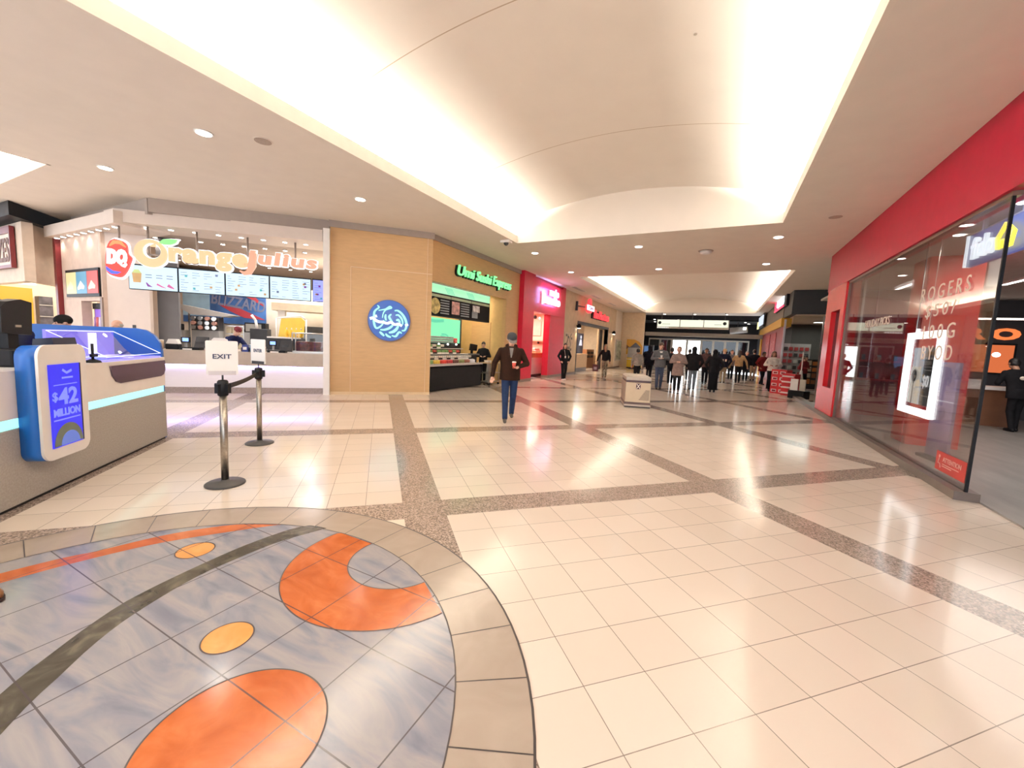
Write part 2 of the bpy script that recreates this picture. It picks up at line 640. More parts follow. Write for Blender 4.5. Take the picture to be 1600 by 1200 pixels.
# joints of the ring
seg = 0.355 / 2.0
for i in range(int(2 * PI / seg)):
    a = 0.065 + i * (2 * PI / int(2 * PI / seg))
    d = Vector((math.cos(a), math.sin(a))); nrm = Vector((-d.y, d.x)) * 0.003
    flat([MC + d * 1.665 + nrm, MC + d * 1.993 + nrm, MC + d * 1.993 - nrm, MC + d * 1.665 - nrm], 0.0028, 5)
# dark olive arc
up = [(-2.688, 2.127), (-2.872, 2.062), (-2.938, 1.719), (-2.925, 1.377), (-2.868, 1.002), (-2.780, 0.797), (-2.655, 0.600), (-2.545, 0.449), (-2.30, 0.20), (-2.0, -0.05), (-1.6, -0.30)]
lo = [(-2.688, 2.127), (-2.790, 1.80), (-2.806, 1.50), (-2.790, 1.25), (-2.690, 0.930), (-2.580, 0.735), (-2.445, 0.571), (-2.350, 0.457), (-2.10, 0.23), (-1.9, 0.08), (-1.6, -0.30)]
strip(spline(up), spline(lo), 0.0030, 3)
# thin orange arc
au = [(-3.042, 1.98), (-3.324, 1.797), (-3.560, 1.45), (-3.675, 1.081), (-3.736, 0.946), (-3.80, 0.684), (-3.84, 0.40), (-3.80, 0.0)]
al = [(-3.042, 1.98), (-3.204, 1.755), (-3.463, 1.352), (-3.600, 0.954), (-3.655, 0.661), (-3.68, 0.40), (-3.80, 0.0)]
strip(clip_in(spline(au), 1.655), spline(al), 0.0030, 2)


def lens(c, r, cut_c=None, cut_r=None, mi=2, z=0.0030, line=True):
    """Disc clipped by the medallion rim and with an optional round bite taken out of it."""
    n = 160
    if not cut_c:
        pts = clip_in(circ(c, r, n))
        flat(pts, z, mi)
        if line:
            for i in range(n):
                p, q = Vector(pts[i]), Vector(pts[(i + 1) % n]); cc = Vector(c)
                flat([p, q, q + (cc - q).normalized() * 0.007, p + (cc - p).normalized() * 0.007], z + 0.0006, 5)
        return
    pts = circ(c, r, n); cut = [Vector(cut_c) + (Vector(p) - Vector(c)).normalized() * 0 for p in pts]
    # radial quads from the bite's rim to the outer rim, dropped outside the medallion
    for i in range(n):
        a0, a1 = 2 * PI * i / n, 2 * PI * (i + 1) / n
        def outer(a): return Vector((c[0] + r * math.cos(a), c[1] + r * math.sin(a)))
        def inner(a): return Vector((cut_c[0] + cut_r * math.cos(a), cut_c[1] + cut_r * math.sin(a)))
        def cl(p_in, p_out):
            if (p_in - MC).length > 1.664: return None
            if (p_out - MC).length <= 1.664: return p_out
            lo_, hi_ = 0.0, 1.0
            for _ in range(24):
                m_ = (lo_ + hi_) / 2
                if (p_in.lerp(p_out, m_) - MC).length > 1.664: hi_ = m_
                else: lo_ = m_
            return p_in.lerp(p_out, lo_)
        i0, i1 = inner(a0), inner(a1); o0, o1 = cl(i0, outer(a0)), cl(i1, outer(a1))
        if o0 is None or o1 is None: continue
        flat([i0, i1, o1, o0], z, mi)
        cc = Vector(c)
        for (p, q, sgn, ok) in ((i0, i1, 1, True), (o0, o1, -1, (o0 - MC).length < 1.66)):
            if ok:
                c2 = Vector(cut_c)
                e0 = (p - c2).normalized() * 0.007 * sgn; e1 = (q - c2).normalized() * 0.007 * sgn
                flat([p, q, q + e1, p + e0], z + 0.0006, 5)


lens((-1.899, 2.006), 0.662, (-1.872, 2.075), 0.333)
lens((-1.525, 0.799), 0.327)
lens((-2.091, 1.076), 0.116, mi=4)
lens((-3.152, 1.428), 0.115, mi=4)
struct('floor_medallion', md, [St_blue, St_ring, St_orng, St_dark, St_pale, St_line])

# ------------------------------------------------------------------ ceiling with coves
HOLES = [(-5.45, 0.95, -6.0, 10.64), (-5.48, 1.98, 16.5, 33.1), (-24.0, -11.26, -1.5, 2.96)]
cx = sorted({-26.0, 9.0} | {h[0] for h in HOLES} | {h[1] for h in HOLES})
cy = sorted({-6.0, 35.4} | {h[2] for h in HOLES} | {h[3] for h in HOLES})
cm = MB()
for x0, x1 in zip(cx, cx[1:]):
    for y0, y1 in zip(cy, cy[1:]):
        mx_, my_ = (x0 + x1) / 2, (y0 + y1) / 2
        if any(h[0] < mx_ < h[1] and h[2] < my_ < h[3] for h in HOLES): continue
        cm.face([(x0, y0, CEIL), (x1, y0, CEIL), (x1, y1, CEIL), (x0, y1, CEIL)])
struct('ceiling', cm, M_ceil)

M_vault = mat('vault_paint', (0.80, 0.74, 0.68), 0.85, var=0.015, scale=2)
M_seam = mat('vault_seam', (0.50, 0.40, 0.31), 0.85)
M_lip = mat('cove_lip_paint', (0.82, 0.75, 0.66), 0.8, var=0.02)
for k, (nm, x0, x1, y0, y1) in enumerate(COVES):
    v = MB()
    TR = 0.62
    zs, zp = 4.74, 5.47
    a, c = x0 - TR, x1 + TR
    half = (c - a) / 2; sag = zp - zs
    Rr = (half * half + sag * sag) / (2 * sag)
    n = 40
    prof = []
    for i in range(n + 1):
        x = a + (c - a) * i / n
        z = zp - Rr + math.sqrt(max(0, Rr * Rr - (x - (a + c) / 2) ** 2))
        prof.append((x, z))
    seams = [4.45, 7.75] if k == 0 else []
    ys = [y0] + [s for q in seams for s in (q - 0.008, q + 0.008)] + [y1]
    for j, (ya, yb) in enumerate(zip(ys, ys[1:])):
        for p, q in zip(prof, prof[1:]):
            dz = 0.0
            f = v.face([(p[0], ya, p[1] + dz), (q[0], ya, q[1] + dz), (q[0], yb, q[1] + dz), (p[0], yb, p[1] + dz)], 2 if j % 2 else 0, True)
    # trough side walls and floors
    for xa, xb in ((a, x0 - 0.05), (x1 + 0.05, c)):
        xs_ = xa if xa == a else xb
        v.face([(xs_, y0, 4.41), (xs_, y1, 4.41), (xs_, y1, zs), (xs_, y0, zs)])
        v.face([(xa, y0, 4.41), (xb, y0, 4.41), (xb, y1, 4.41), (xa, y1, 4.41)])
    # end walls (the far one shows as a bright lunette)
    for ye in ((y1,) if k == 0 else (y0, y1)):
        for p, q in zip(prof, prof[1:]):
            v.face([(p[0], ye, 4.40), (q[0], ye, 4.40), (q[0], ye, q[1]), (p[0], ye, p[1])])
    o = struct('ceiling_vault', v, [M_vault, M_vault, M_seam])
    # upstanding lips that hide the cove lamps
    lp = MB()
    lp.box(x0 - 0.05, x0, y0, y1, 4.398, 4.61)
    lp.box(x1, x1 + 0.05, y0, y1, 4.398, 4.61)
    struct('trim_%d' % (k + 1), lp, M_lip)
v = MB()
v.face([(-24, -1.5, 5.1), (-11.26 + .6, -1.5, 5.1), (-11.26 + .6, 2.96 + .6, 5.1), (-24, 2.96 + .6, 5.1)])
v.face([(-24, 3.56, 4.41), (-10.66, 3.56, 4.41), (-10.66, 3.56, 5.1), (-24, 3.56, 5.1)])
v.face([(-10.66, -1.5, 4.41), (-10.66, 3.56, 4.41), (-10.66, 3.56, 5.1), (-10.66, -1.5, 5.1)])
struct('ceiling_side_vault', v, M_vault)
lp = MB()
lp.box(-24, -11.21, 2.96, 3.01, 4.398, 4.60)
lp.box(-11.26, -11.21, -1.5, 3.01, 4.398, 4.60)
struct('trim_3', lp, M_lip)

# ------------------------------------------------------------------ left side: maple wall, sushi front, red front, coffee front
# maple wall square to the tile rows (front frame v,u)
w = MB()
w.box(-1.25, 1.307, 11.45, 11.60, 0.0, 4.24)
struct('wall_wood', w, M_wood, (0, 0, 0), R45)
w = MB()
w.box(-1.28, 1.34, 11.41, 11.60, 4.24, 4.40)
w.box(-5.0, -1.28, 11.50, 11.64, 4.10, 4.40)
struct('trim_4', w, mat('taupe_bulkhead', (0.40, 0.34, 0.295), 0.8, var=0.03), (0, 0, 0), R45)
# reveals in the maple panels
M_joint = mat('wood_pale_joint', (0.74, 0.56, 0.34), 0.5, var=0.05)  # joint strips in a paler tone than the panels
w = MB()
w.box(-0.770, -0.755, 11.435, 11.452, 0.0, 3.31)
w.box(-0.770, 1.310, 11.435, 11.452, 3.30, 3.318)
w.box(1.165, 1.178, 11.435, 11.452, 0.0, 4.24)
w.box(-1.25, 1.307, 11.43, 11.452, 0.0, 0.07)
struct('trim_5', w, M_joint, (0, 0, 0), R45)
# white pier that ends the ice cream shop
w = MB()
w.box(-1.40, -1.25, 11.30, 11.62, 0.0, 4.16)
struct('trim_6', w, M_white, (0, 0, 0), R45)

# long left wall (front frame: local x = y, local y = 7.25)
w = MB()
w.box(9.06, 14.6, 7.25, 7.40, 3.17, 4.26)      # over the sushi opening
w.box(13.50, 14.6, 7.25, 7.40, 0.0, 3.17)
struct('wall_sushi', w, M_wood, (0, 0, 0), RL)
w = MB()
w.box(9.06, 14.55, 7.19, 7.42, 4.26, 4.40)
struct('trim_7', w, MATS['taupe_bulkhead'], (0, 0, 0), RL)
# sushi shop interior
M_warmw = mat('honey_wall', (0.62, 0.42, 0.18), 0.6, var=0.06)
w = MB()
w.box(9.1, 14.5, 9.55, 9.65, 0, 3.5)
struct('wall_sushi_interior', w, M_warmw, (0, 0, 0), RL)
struct('wall_sushi_interior_side', bxs((13.55, 13.70, 7.40, 9.55, 0, 3.5)), M_warmw, (0, 0, 0), RL)
struct('ceiling_sushi_interior', bxs((9.1, 14.5, 7.40, 9.65, 3.45, 3.5)), M_cream, (0, 0, 0), RL)
w = MB()
w.box(13.52, 13.545, 7.9, 8.75, 0, 2.3)
struct('door_1', w, M_wood, (0, 0, 0), RL)

# red burrito front
w = MB()
w.box(14.55, 15.60, 7.05, 7.45, 0.12, 4.40)
w.box(15.60, 19.60, 7.25, 7.45, 4.25, 4.40)
w.box(17.65, 19.60, 7.15, 7.45, 0.12, 2.92)
w.box(19.20, 19.60, 7.15, 7.45, 2.92, 4.40)
struct('wall_red', w, mat('magenta_red', (0.62, 0.008, 0.045), 0.35, var=0.06), (0, 0, 0), RL)
struct('trim_8', bxs((15.60, 19.20, 7.10, 7.45, 2.92, 4.25)), MATS['magenta_red'], (0, 0, 0), RL)
struct('baseboard_red', bxs((14.55, 15.61, 7.04, 7.46, 0, 0.12), (17.65, 19.6, 7.13, 7.46, 0, 0.12)), mat('stone_base', (0.25, 0.2, 0.16), 0.4), (0, 0, 0), RL)
w = MB()
w.box(14.6, 20.0, 9.6, 9.7, 0, 3.2); w.box(19.6, 19.7, 7.4, 9.7, 0, 3.2); w.box(14.55, 14.65, 7.4, 9.7, 0, 3.2)
struct('wall_red_interior', w, mat('blush_wall', (0.80, 0.52, 0.42), 0.6, var=0.05), (0, 0, 0), RL)
struct('ceiling_red_interior', bxs((14.6, 19.7, 7.42, 9.7, 3.12, 3.2)), M_cream, (0, 0, 0), RL)

# coffee shop front
w = MB()
M_tan = mat('tan_tile_wall', (0.60, 0.45, 0.29), 0.55, var=0.08, scale=3)
w.box(19.62, 31.2, 7.25, 7.45, 2.95, 4.40)
w.box(19.62, 22.1, 7.25, 7.45, 0.12, 2.95)
w.box(28.9, 31.2, 7.25, 7.45, 0.12, 2.95)
struct('wall_coffee', w, M_tan, (0, 0, 0), RL)
w = MB()
w.box(22.0, 29.0, 7.22, 7.5, 2.80, 2.96); w.box(22.02, 22.1, 7.22, 7.5, 0, 2.8); w.box(28.9, 28.98, 7.22, 7.5, 0, 2.8)
struct('trim_9', w, M_dark, (0, 0, 0), RL)
struct('baseboard_coffee', bxs((19.62, 22.1, 7.22, 7.46, 0, 0.12), (28.9, 31.2, 7.22, 7.46, 0, 0.12)), mat('brown_base', (0.10, 0.06, 0.04), 0.4), (0, 0, 0), RL)
w = MB()
w.box(19.8, 31.2, 11.0, 11.1, 0, 3.3); w.box(20.0, 20.1, 7.45, 11, 0, 3.3); w.box(31.1, 31.2, 7.45, 11, 0, 3.3)
struct('wall_coffee_interior', w, mat('latte_wall', (0.66, 0.52, 0.38), 0.7), (0, 0, 0), RL)
struct('ceiling_coffee_interior', bxs((19.8, 31.2, 7.46, 11.1, 3.25, 3.3)), M_grey, (0, 0, 0), RL)
w = MB()
w.box(31.2, 36.4, 7.25, 7.45, 0, 4.40)
struct('wall_left', w, M_cream, (0, 0, 0), RL)
struct('baseboard_left', bxs((31.2, 36.4, 7.23, 7.46, 0, 0.12)), MATS['brown_base'], (0, 0, 0), RL)

# ------------------------------------------------------------------ ice cream shop shell (front frame v,u)
w = MB()
w.box(-6.59, -5.61, 12.80, 12.95, 0, 3.86)        # white pier
struct('wall_pier', w, mat('pier_paint', (0.66, 0.56, 0.50), 0.5, var=0.02), (0, 0, 0), R45)
struct('wall_shop_back', bxs((-6.9, -1.30, 15.55, 15.65, 0, 3.02)), M_cream, (0, 0, 0), R45)
struct('wall_shop_rear', bxs((-9.5, -1.30, 19.4, 19.5, 2.0, 3.9)), mat('rear_taupe', (0.30, 0.25, 0.22), 0.7), (0, 0, 0), R45)
struct('wall_shop_right', bxs((-1.38, -1.30, 11.62, 19.4, 0, 3.9)), M_cream, (0, 0, 0), R45)
w = MB()
w.box(-5.62, -5.16, 13.2, 13.3, 0, 3.86)
struct('wall_shop_side', w, mat('slate_wall', (0.13, 0.125, 0.13), 0.6), (0, 0, 0), R45)
struct('ceiling_shop', MB().prism([(-1.3, 11.7), (-5.25, 11.7), (-9.2, 15.65), (-9.2, 19.5), (-1.3, 19.5)], 3.86, 3.92, 'z'), mat('taupe_soffit', (0.40, 0.33, 0.285), 0.7), (0, 0, 0), R45)
# fascia canopy (front runs slightly back towards its left end)
w = MB()
w.prism([(-1.42, 11.36), (-5.70, 11.66), (-6.05, 12.0), (-6.05, 12.6), (-1.42, 12.6)], 3.84, 4.12, 'z')
struct('trim_10', w, mat('white_fascia', (0.66, 0.57, 0.50), 0.5, var=0.02), (0, 0, 0), R45)
w = MB()
w.box(-16.3, -12.15, 4.16, 5.2, 3.78, 4.06)
struct('trim_11', w, MATS['white_fascia'])
struct('trim_12', bxs((-16.0, -11.72, 4.60, 4.75, 4.06, 4.40)), MATS['taupe_bulkhead'])
# left bay wall (faces the side mall)
w = MB()
w.box(-16.1, -14.95, 4.40, 4.6, 0, 3.80); w.box(-13.72, -13.62, 4.40, 4.6, 0, 3.80); w.box(-14.95, -13.72, 4.40, 4.6, 2.12, 3.80)
struct('wall_bay', w, mat('pink_cream_wall', (0.60, 0.46, 0.375), 0.65))
struct('trim_13', bxs((-16.28, -16.12, 4.30, 4.62, 0, 3.78)), mat('oxblood_post', (0.16, 0.012, 0.015), 0.4))

# ------------------------------------------------------------------ far-left shop block
w = MB()
M_beige = mat('beige_stucco', (0.66, 0.54, 0.43), 0.7)
w.prism([(-16.1, 3.72), (-16.1, 3.92), (-26, 3.95), (-26, 3.75)], 2.55, 4.05, 'z')
w.prism([(-16.1, 3.72), (-17.6, 5.2), (-17.75, 5.05), (-16.25, 3.72)], 2.55, 4.05, 'z')
struct('wall_far_left', w, M_beige)
w = MB()
w.prism([(-15.5, 3.40), (-17.2, 5.1), (-26, 5.1), (-26, 3.3)], 4.06, 4.39, 'z')
struct('trim_14', w, M_black)
w = MB()
w.prism([(-16.3, 3.9), (-17.9, 5.4), (-17.9, 10.5), (-26, 10.5), (-26, 3.9)], 3.40, 3.45, 'z')
struct('ceiling_far_left', w, MATS['taupe_soffit'])
struct('wall_far_left_back', bxs((-22.2, -22.0, 3.9, 10.5, 0, 3.5)), M_cream)
struct('wall_far_left_side', bxs((-17.9, -17.8, 5.6, 10.5, 0, 3.5)), M_beige)

# ------------------------------------------------------------------ right side: phone shop
GX = 2.62
w = MB()
w.box(GX - 0.06, GX + 0.22, -3.0, 14.5, 3.40, 4.40)
struct('wall_right', w, mat('scarlet_fascia', (0.42, 0.006, 0.036), 0.4, var=0.05, spec=0.3))
w = MB()
w.box(GX - 0.06, GX + 0.22, 13.75, 14.4, 0.10, 3.40)
w.box(GX - 0.06, GX + 0.22, 12.5, 12.85, 0.10, 3.40)
w.box(GX - 0.06, GX + 0.22, 12.85, 13.75, 0.10, 0.78)
w.box(GX - 0.06, GX + 0.22, 12.85, 13.75, 2.78, 3.40)
struct('trim_15', w, mat('bright_red_portal', (0.70, 0.008, 0.014), 0.25, var=0.05))
w = MB(); w.box(GX + 0.05, GX + 0.06, 12.85, 13.75, 0.78, 2.78)
struct('window_1', w, glass_mat('smoked_glass', (0.12, 0.11, 0.13)))
struct('trim_16', bxs((GX - 0.10, GX + 0.12, 6.36, 21.2, 0.0, 0.10)), mat('dark_bronze_curb', (0.13, 0.10, 0.085), 0.35))
struct('trim_17', bxs((GX - 0.02, GX + 0.06, 6.36, 12.5, 3.35, 3.40), (GX - 0.02, GX + 0.06, 12.44, 12.5, 0.1, 3.4)), mat('bronze_frame', (0.20, 0.13, 0.10), 0.35, 0.5))
M_shopglass = glass_mat('shop_window_glass', (0.95, 0.94, 0.94), 1.5, 0.01, 0.6)
for i, (a, b) in enumerate(((6.40, 8.36), (8.375, 10.38), (10.395, 12.44))):
    w = MB(); w.box(GX + 0.0, GX + 0.012, a, b, 0.10, 3.35)
    o = struct('window_%d' % (i + 2), w, M_shopglass)
    if i == 0:
        e = MB(); e.box(GX - 0.008, GX + 0.02, 6.375, 6.40, 0.10, 3.38)
        e.build('glass_edge', M_black, o)
M_carpet = mat('grey_vinyl_floor', (0.24, 0.225, 0.21), 0.35, var=0.15, scale=2, wave=(3, 0.6, 1))
struct('floor_phone_shop', bxs((GX + 0.12, 10.0, -3, 17.0, 0.0, 0.02)), M_carpet)
struct('ceiling_phone_shop', bxs((GX + 0.22, 10.0, -3, 17.0, 3.44, 3.50)), mat('grey_ceiling', (0.46, 0.42, 0.38), 0.7))
w = MB()
w.box(GX + 0.22, 5.2, 14.4, 14.5, 0.0, 3.5)
struct('wall_phone_shop_left', w, mat('maroon_wall', (0.22, 0.008, 0.016), 0.4, var=0.1))
w = MB()
w.box(5.1, 10.0, 17.0, 17.1, 0.0, 3.5)
struct('wall_phone_shop_back', w, mat('shop_charcoal_wall', (0.05, 0.045, 0.05), 0.5))
struct('trim_18', bxs((3.20, 3.92, 10.0, 10.7, 0.02, 3.44)), mat('red_gloss_column', (0.72, 0.012, 0.016), 0.22, var=0.05))

struct('wall_phone_shop_right', bxs((9.9, 10.0, -3, 17, 0, 3.5)), MATS['shop_charcoal_wall'])
struct('wall_phone_shop_return', bxs((5.1, 5.2, 14.5, 17.0, 0, 3.5)), MATS['shop_charcoal_wall'])
# recess and dark corner shop beyond
w = MB()
w.box(GX - 0.02, 6.4, 21.4, 21.6, 3.38, 4.40)
w.box(GX - 0.02, GX + 0.2, 21.6, 24.0, 3.38, 4.40)
struct('wall_dark_shop', w, mat('black_fascia', (0.018, 0.018, 0.016), 0.5))
struct('ceiling_dark_shop', bxs((GX + 0.2, 7.0, 21.6, 30, 3.36, 3.38)), mat('beige_soffit', (0.66, 0.55, 0.44), 0.7))
struct('wall_dark_shop_back', bxs((3.0, 7.0, 28, 28.1, 0, 3.4), (6.9, 7.0, 17.3, 28, 0, 4.4)), mat('dim_shop_wall', (0.06, 0.055, 0.05), 0.6))
w = MB(); w.box(2.80, 6.4, 22.3, 22.31, 0.05, 3.36)
struct('window_5', w, glass_mat('dark_shop_glass', (0.85, 0.88, 0.86), 1.5, 0.0, 0.2))
struct('trim_19', bxs((GX - 0.01, GX + 0.07, 23.5, 23.6, 0, 3.3), (3.9, 3.95, 22.26, 22.34, 0, 3.36)), M_steel)
# yellow shop
w = MB()
M_yel = mat('mustard_fascia', (0.62, 0.33, 0.02), 0.45, var=0.05)
w.box(GX - 0.12, GX + 0.3, 23.7, 36.0, 2.96, 3.38); w.box(GX - 0.06, GX + 0.3, 34.6, 35.6, 0, 2.96)
struct('wall_yellow_shop', w, M_yel)
struct('wall_yellow_shop_upper', bxs((GX - 0.04, GX + 0.3, 24.0, 36.0, 3.38, 4.40)), mat('dim_taupe', (0.16, 0.135, 0.11), 0.7))
w = MB()
w.box(GX + 0.0, GX + 0.1, 23.7, 34.6, 0.0, 2.96)
struct('wall_red_posters', w, mat('crimson_window_film', (0.26, 0.012, 0.015), 0.4, var=0.2))

# ------------------------------------------------------------------ end of the mall: bulkhead and entrance doors
w = MB()
w.box(-7.25, -5.5, 33.3, 33.6, 0, 4.40)
struct('wall_end_left', w, mat('sand_wall', (0.72, 0.56, 0.38), 0.65))
struct('ceiling_entrance', bxs((-7.2, 2.7, 35.4, 45, 3.98, 4.05)), mat('near_black_ceiling', (0.02, 0.02, 0.02), 0.7))
struct('wall_end', bxs((-7.25, 3.0, 39.0, 39.1, 2.66, 4.0), (-7.25, -5.95, 39.0, 39.1, 0, 2.7), (2.05, 3.0, 39, 39.1, 0, 2.7)), M_black)
struct('wall_entrance_bulkhead', bxs((-7.2, 2.7, 35.4, 35.5, 3.98, 4.45)), M_black)
struct('trim_20', bxs((-5.5, 2.58, 34.0, 34.25, 2.66, 2.96)), mat('pewter_beam', (0.20, 0.18, 0.155), 0.5))
struct('wall_end_sides', bxs((-7.3, -7.2, 33.6, 45, 0, 4.4), (2.62, 2.72, 36, 45, 0, 4.4), (-7.3, 2.7, 45, 45.1, 0, 4.4)), M_dark)
DX = [-5.95, -4.95, -3.95, -2.70, -1.55, -0.62, 0.28, 1.18, 2.05]
M_alum = mat('door_aluminium', (0.50, 0.47, 0.40), 0.4, 0.2)
for i, (a, b) in enumerate(zip(DX, DX[1:])):
    f = MB()
    f.box(a, a + 0.09, 39.0, 39.08, 0, 2.62); f.box(b - 0.09, b, 39.0, 39.08, 0, 2.62)
    f.box(a + 0.09, b - 0.09, 39.0, 39.08, 2.5, 2.62); f.box(a + 0.09, b - 0.09, 39.0, 39.08, 0, 0.2)
    o = struct('door_%d' % (i + 2), f, M_alum)
    g = MB(); g.box(a + 0.09, b - 0.09, 39.03, 39.04, 0.2, 2.5)
    g.build('door_pane', glow('daylight_pane', (0.95, 0.98, 1.0), 3.2) if i in (2, 3) else glass_mat('entrance_glass', (0.35, 0.38, 0.38), 1.5, 0.02), o)
    h = MB(); h.box(a + 0.12, b - 0.12, 38.95, 38.98, 1.02, 1.07)
    h.build('push_bar', M_steel, o)
# ------------------------------------------------------------------ ceiling fittings
def downlight(x, y, z, label, r=0.095, watts=62.0, group='recessed downlights in the flat ceiling', lamp=True, ang=125):
    t = thing('recessed_downlight', label, 'ceiling light', (x, y, z), 0, group)
    m = MB(); m.lathe([(r * 1.28, -0.012), (r * 1.28, 0.0), (r, 0.0), (r, -0.012)], n=20)
    m.build('trim_ring', M_trimw, t)
    m = MB(); m.cyl((0, 0, -0.018), (0, 0, -0.0125), r, r, 20)
    m.build('lens', M_lamp, t)
    if lamp:
        l = bpy.data.lights.new('downlight_lamp', 'SPOT')
        l.energy = watts; l.spot_size = math.radians(ang); l.spot_blend = 0.6; l.color = (1, 0.90, 0.78); l.shadow_soft_size = 0.08
        o = bpy.data.objects.new('downlight_lamp', l); COL.objects.link(o); o.location = (0, 0, -0.03); o.parent = t
    return t


DL = [
    (-7.00, 3.45, 'recessed downlight in the left ceiling nearest the camera beside the cove'),
    (-10.32, 3.46, 'recessed downlight in the left ceiling just in front of the ice cream shop'),
    (-6.98, 6.34, 'recessed downlight in front of the maple wall with the round sign'),
    (-5.45, 11.90, 'recessed downlight in front of the green sushi sign'),
    (-5.43, 15.30, 'recessed downlight above the white lit letters of the red shop'),
    (-2.29, 11.92, 'left of two recessed downlights just past the near cove'),
    (-2.20, 15.35, 'middle recessed downlight just before the far cove'),
    (1.00, 11.86, 'recessed downlight at the right end of the near cove'),
    (1.03, 15.18, 'recessed downlight at the right corner of the far cove'),
    (-4.20, 34.4, 'left of three tiny downlights above the far entrance'),
    (-2.00, 34.4, 'middle of three tiny downlights above the far entrance'),
    (0.15, 34.4, 'right of three tiny downlights above the far entrance'),
]
for x, y, lb in DL:
    downlight(x, y, CEIL, lb)
for x, y, lb in ((-6.40, 3.95, 'round grey ceiling speaker beside the left cove near a downlight'), (1.83, 10.5, 'round grey ceiling speaker in front of the red fascia')):
    t = thing('ceiling_speaker', lb, 'speaker', (x, y, CEIL))
    m = MB(); m.lathe([(0.135, -0.006), (0.135, 0.0), (0.115, 0.0), (0.115, -0.006)], n=24); m.build('trim_ring', M_ceil, t)
    m = MB(); m.cyl((0, 0, -0.012), (0, 0, -0.0065), 0.115, 0.115, 24); m.build('grille', mat('speaker_grille', (0.42, 0.34, 0.28), 0.7, scale=120, var=0.2), t)
t = thing('smoke_detector', 'white smoke detector box on the ceiling past the near cove', 'smoke detector', (-0.62, 12.93, CEIL))
MB().lathe([(0.20, -0.01), (0.20, 0)], n=24).build('base_plate', mat('detector_base', (0.35, 0.27, 0.21), 0.6), t)
MB().lathe([(0.10, -0.09), (0.15, -0.06), (0.15, -0.01)], n=20).build('housing', M_white, t)
t = thing('security_camera', 'small white dome camera at the left end corner of the near cove', 'camera', (-5.62, 10.3, CEIL))
MB().box(-0.14, 0.14, -0.10, 0.10, -0.06, 0).build('mount_plate', M_white, t)
MB().ball((0, 0, -0.06), 0.075, mi=0).build('dome', M_dark, t)
for x, y, z, lb in ((-0.60, 5.6, 5.36, 'round sprinkler plate high on the vault nearest the camera, right of centre'),
                    (-3.80, 5.6, 5.40, 'round sprinkler plate high on the vault nearest the camera, left of centre'),
                    (-0.58, 9.0, 5.37, 'small sprinkler on the vault near the bright end lunette, right one'),
                    (-3.85, 9.0, 5.40, 'small sprinkler on the vault near the bright end lunette, left one')):
    t = thing('ceiling_sprinkler', lb, 'sprinkler', (x, y, z))
    MB().lathe([(0.075, -0.01), (0.085, 0.06)], n=20).build('plate', M_lip, t)
    MB().cyl((0, 0, -0.03), (0, 0, 0), 0.02, 0.03, 10).build('nozzle', M_steel, t)
for k, y in enumerate((19.9, 23.2, 27.0)):
    t = thing('ceiling_air_vent', ['pale slotted air vent on the wall edge above the flag sign, nearest one', 'pale slotted air vent above the red oval sign', 'pale slotted air vent above the red lettering, farthest one'][k], 'vent', (-6.6, y, CEIL), 0, 'air vents along the left ceiling edge')
    MB().box(-0.14, 0.14, -0.9, 0.9, -0.012, 0).build('frame', M_trimw, t)
    m = MB()
    for i in range(4): m.box(-0.10 + i * 0.055, -0.075 + i * 0.055, -0.85, 0.85, -0.016, -0.011)
    m.build('slats', M_grey, t)

# ------------------------------------------------------------------ ice cream shop: spots, sign, menu screens
def spot_row(pts, label, group, watts):
    first = None
    for i, p in enumerate(pts):
        t = thing('canopy_spotlight', label, 'spotlight', p, 0, group)
        m = MB(); m.lathe([(0.055, -0.03), (0.06, 0.0)], n=14); m.build('housing', M_trimw, t)
        m = MB(); m.cyl((0, 0, -0.034), (0, 0, -0.031), 0.05, 0.05, 14); m.build('lens', M_lamp, t)
        if watts and i % 2 == 0:
            l = bpy.data.lights.new('spot_lamp', 'SPOT'); l.energy = watts; l.spot_size = math.radians(120); l.spot_blend = 0.5
            l.color = (1, 0.90, 0.80); l.shadow_soft_size = 0.05
            o = bpy.data.objects.new('spot_lamp', l); COL.objects.link(o); o.location = (0, 0, -0.05); o.parent = t


spot_row([(-12.5 - i * 0.43, 4.30, 3.78) for i in range(9)], 'small bright spotlight in the row under the left canopy edge', 'spotlights under the left canopy face', 10)
spot_row([UV(11.95, -5.25 + i * 0.48, 3.86) for i in range(8)], 'small bright spotlight in the front row over the lit orange lettering', 'front row of canopy spotlights', 46)
spot_row([UV(13.15, -5.6 + i * 0.50, 3.86) for i in range(8)], 'small spotlight in the second row behind the lit orange lettering', 'second row of canopy spotlights', 34)
spot_row([UV(17.0, -6.6 + i * 0.68, 3.86) for i in range(8)], 'small spotlight deep inside the ice cream shop above the menu screens', 'rear row of canopy spotlights', 0)
for k, p in enumerate([(-19.0, 5.0), (-18.4, 5.3), (-18.2, 6.6), (-19.6, 5.9), (-18.8, 8.0), (-20.5, 5.2)]):
    downlight(p[0] + 0.0, p[1], 3.40, 'bright recessed downlight in the soffit of the far left shop', 0.10, 10, 'downlights of the far left shop', k < 3)

SIGN_U = 11.75
K_S = 11.75 / 11.1      # size of the sign at the depth where it hangs
M_peach = glow('peach_letter_glow', (1.0, 0.62, 0.33), 0.74)
M_coral = glow('coral_letter_glow', (1.0, 0.42, 0.27), 0.74)
M_halo = glow('white_letter_halo', (1.0, 0.96, 0.97), 1.15)
sg = thing('lit_shop_sign', 'lit sign with peach and coral letters, big O and green leaf over the menu screens', 'sign', UV(SIGN_U, -3.0 * K_S, 1.55 + 1.45 * K_S), R45)
sg.scale = (K_S, K_S, K_S)
def SV(v): return v + 3.0
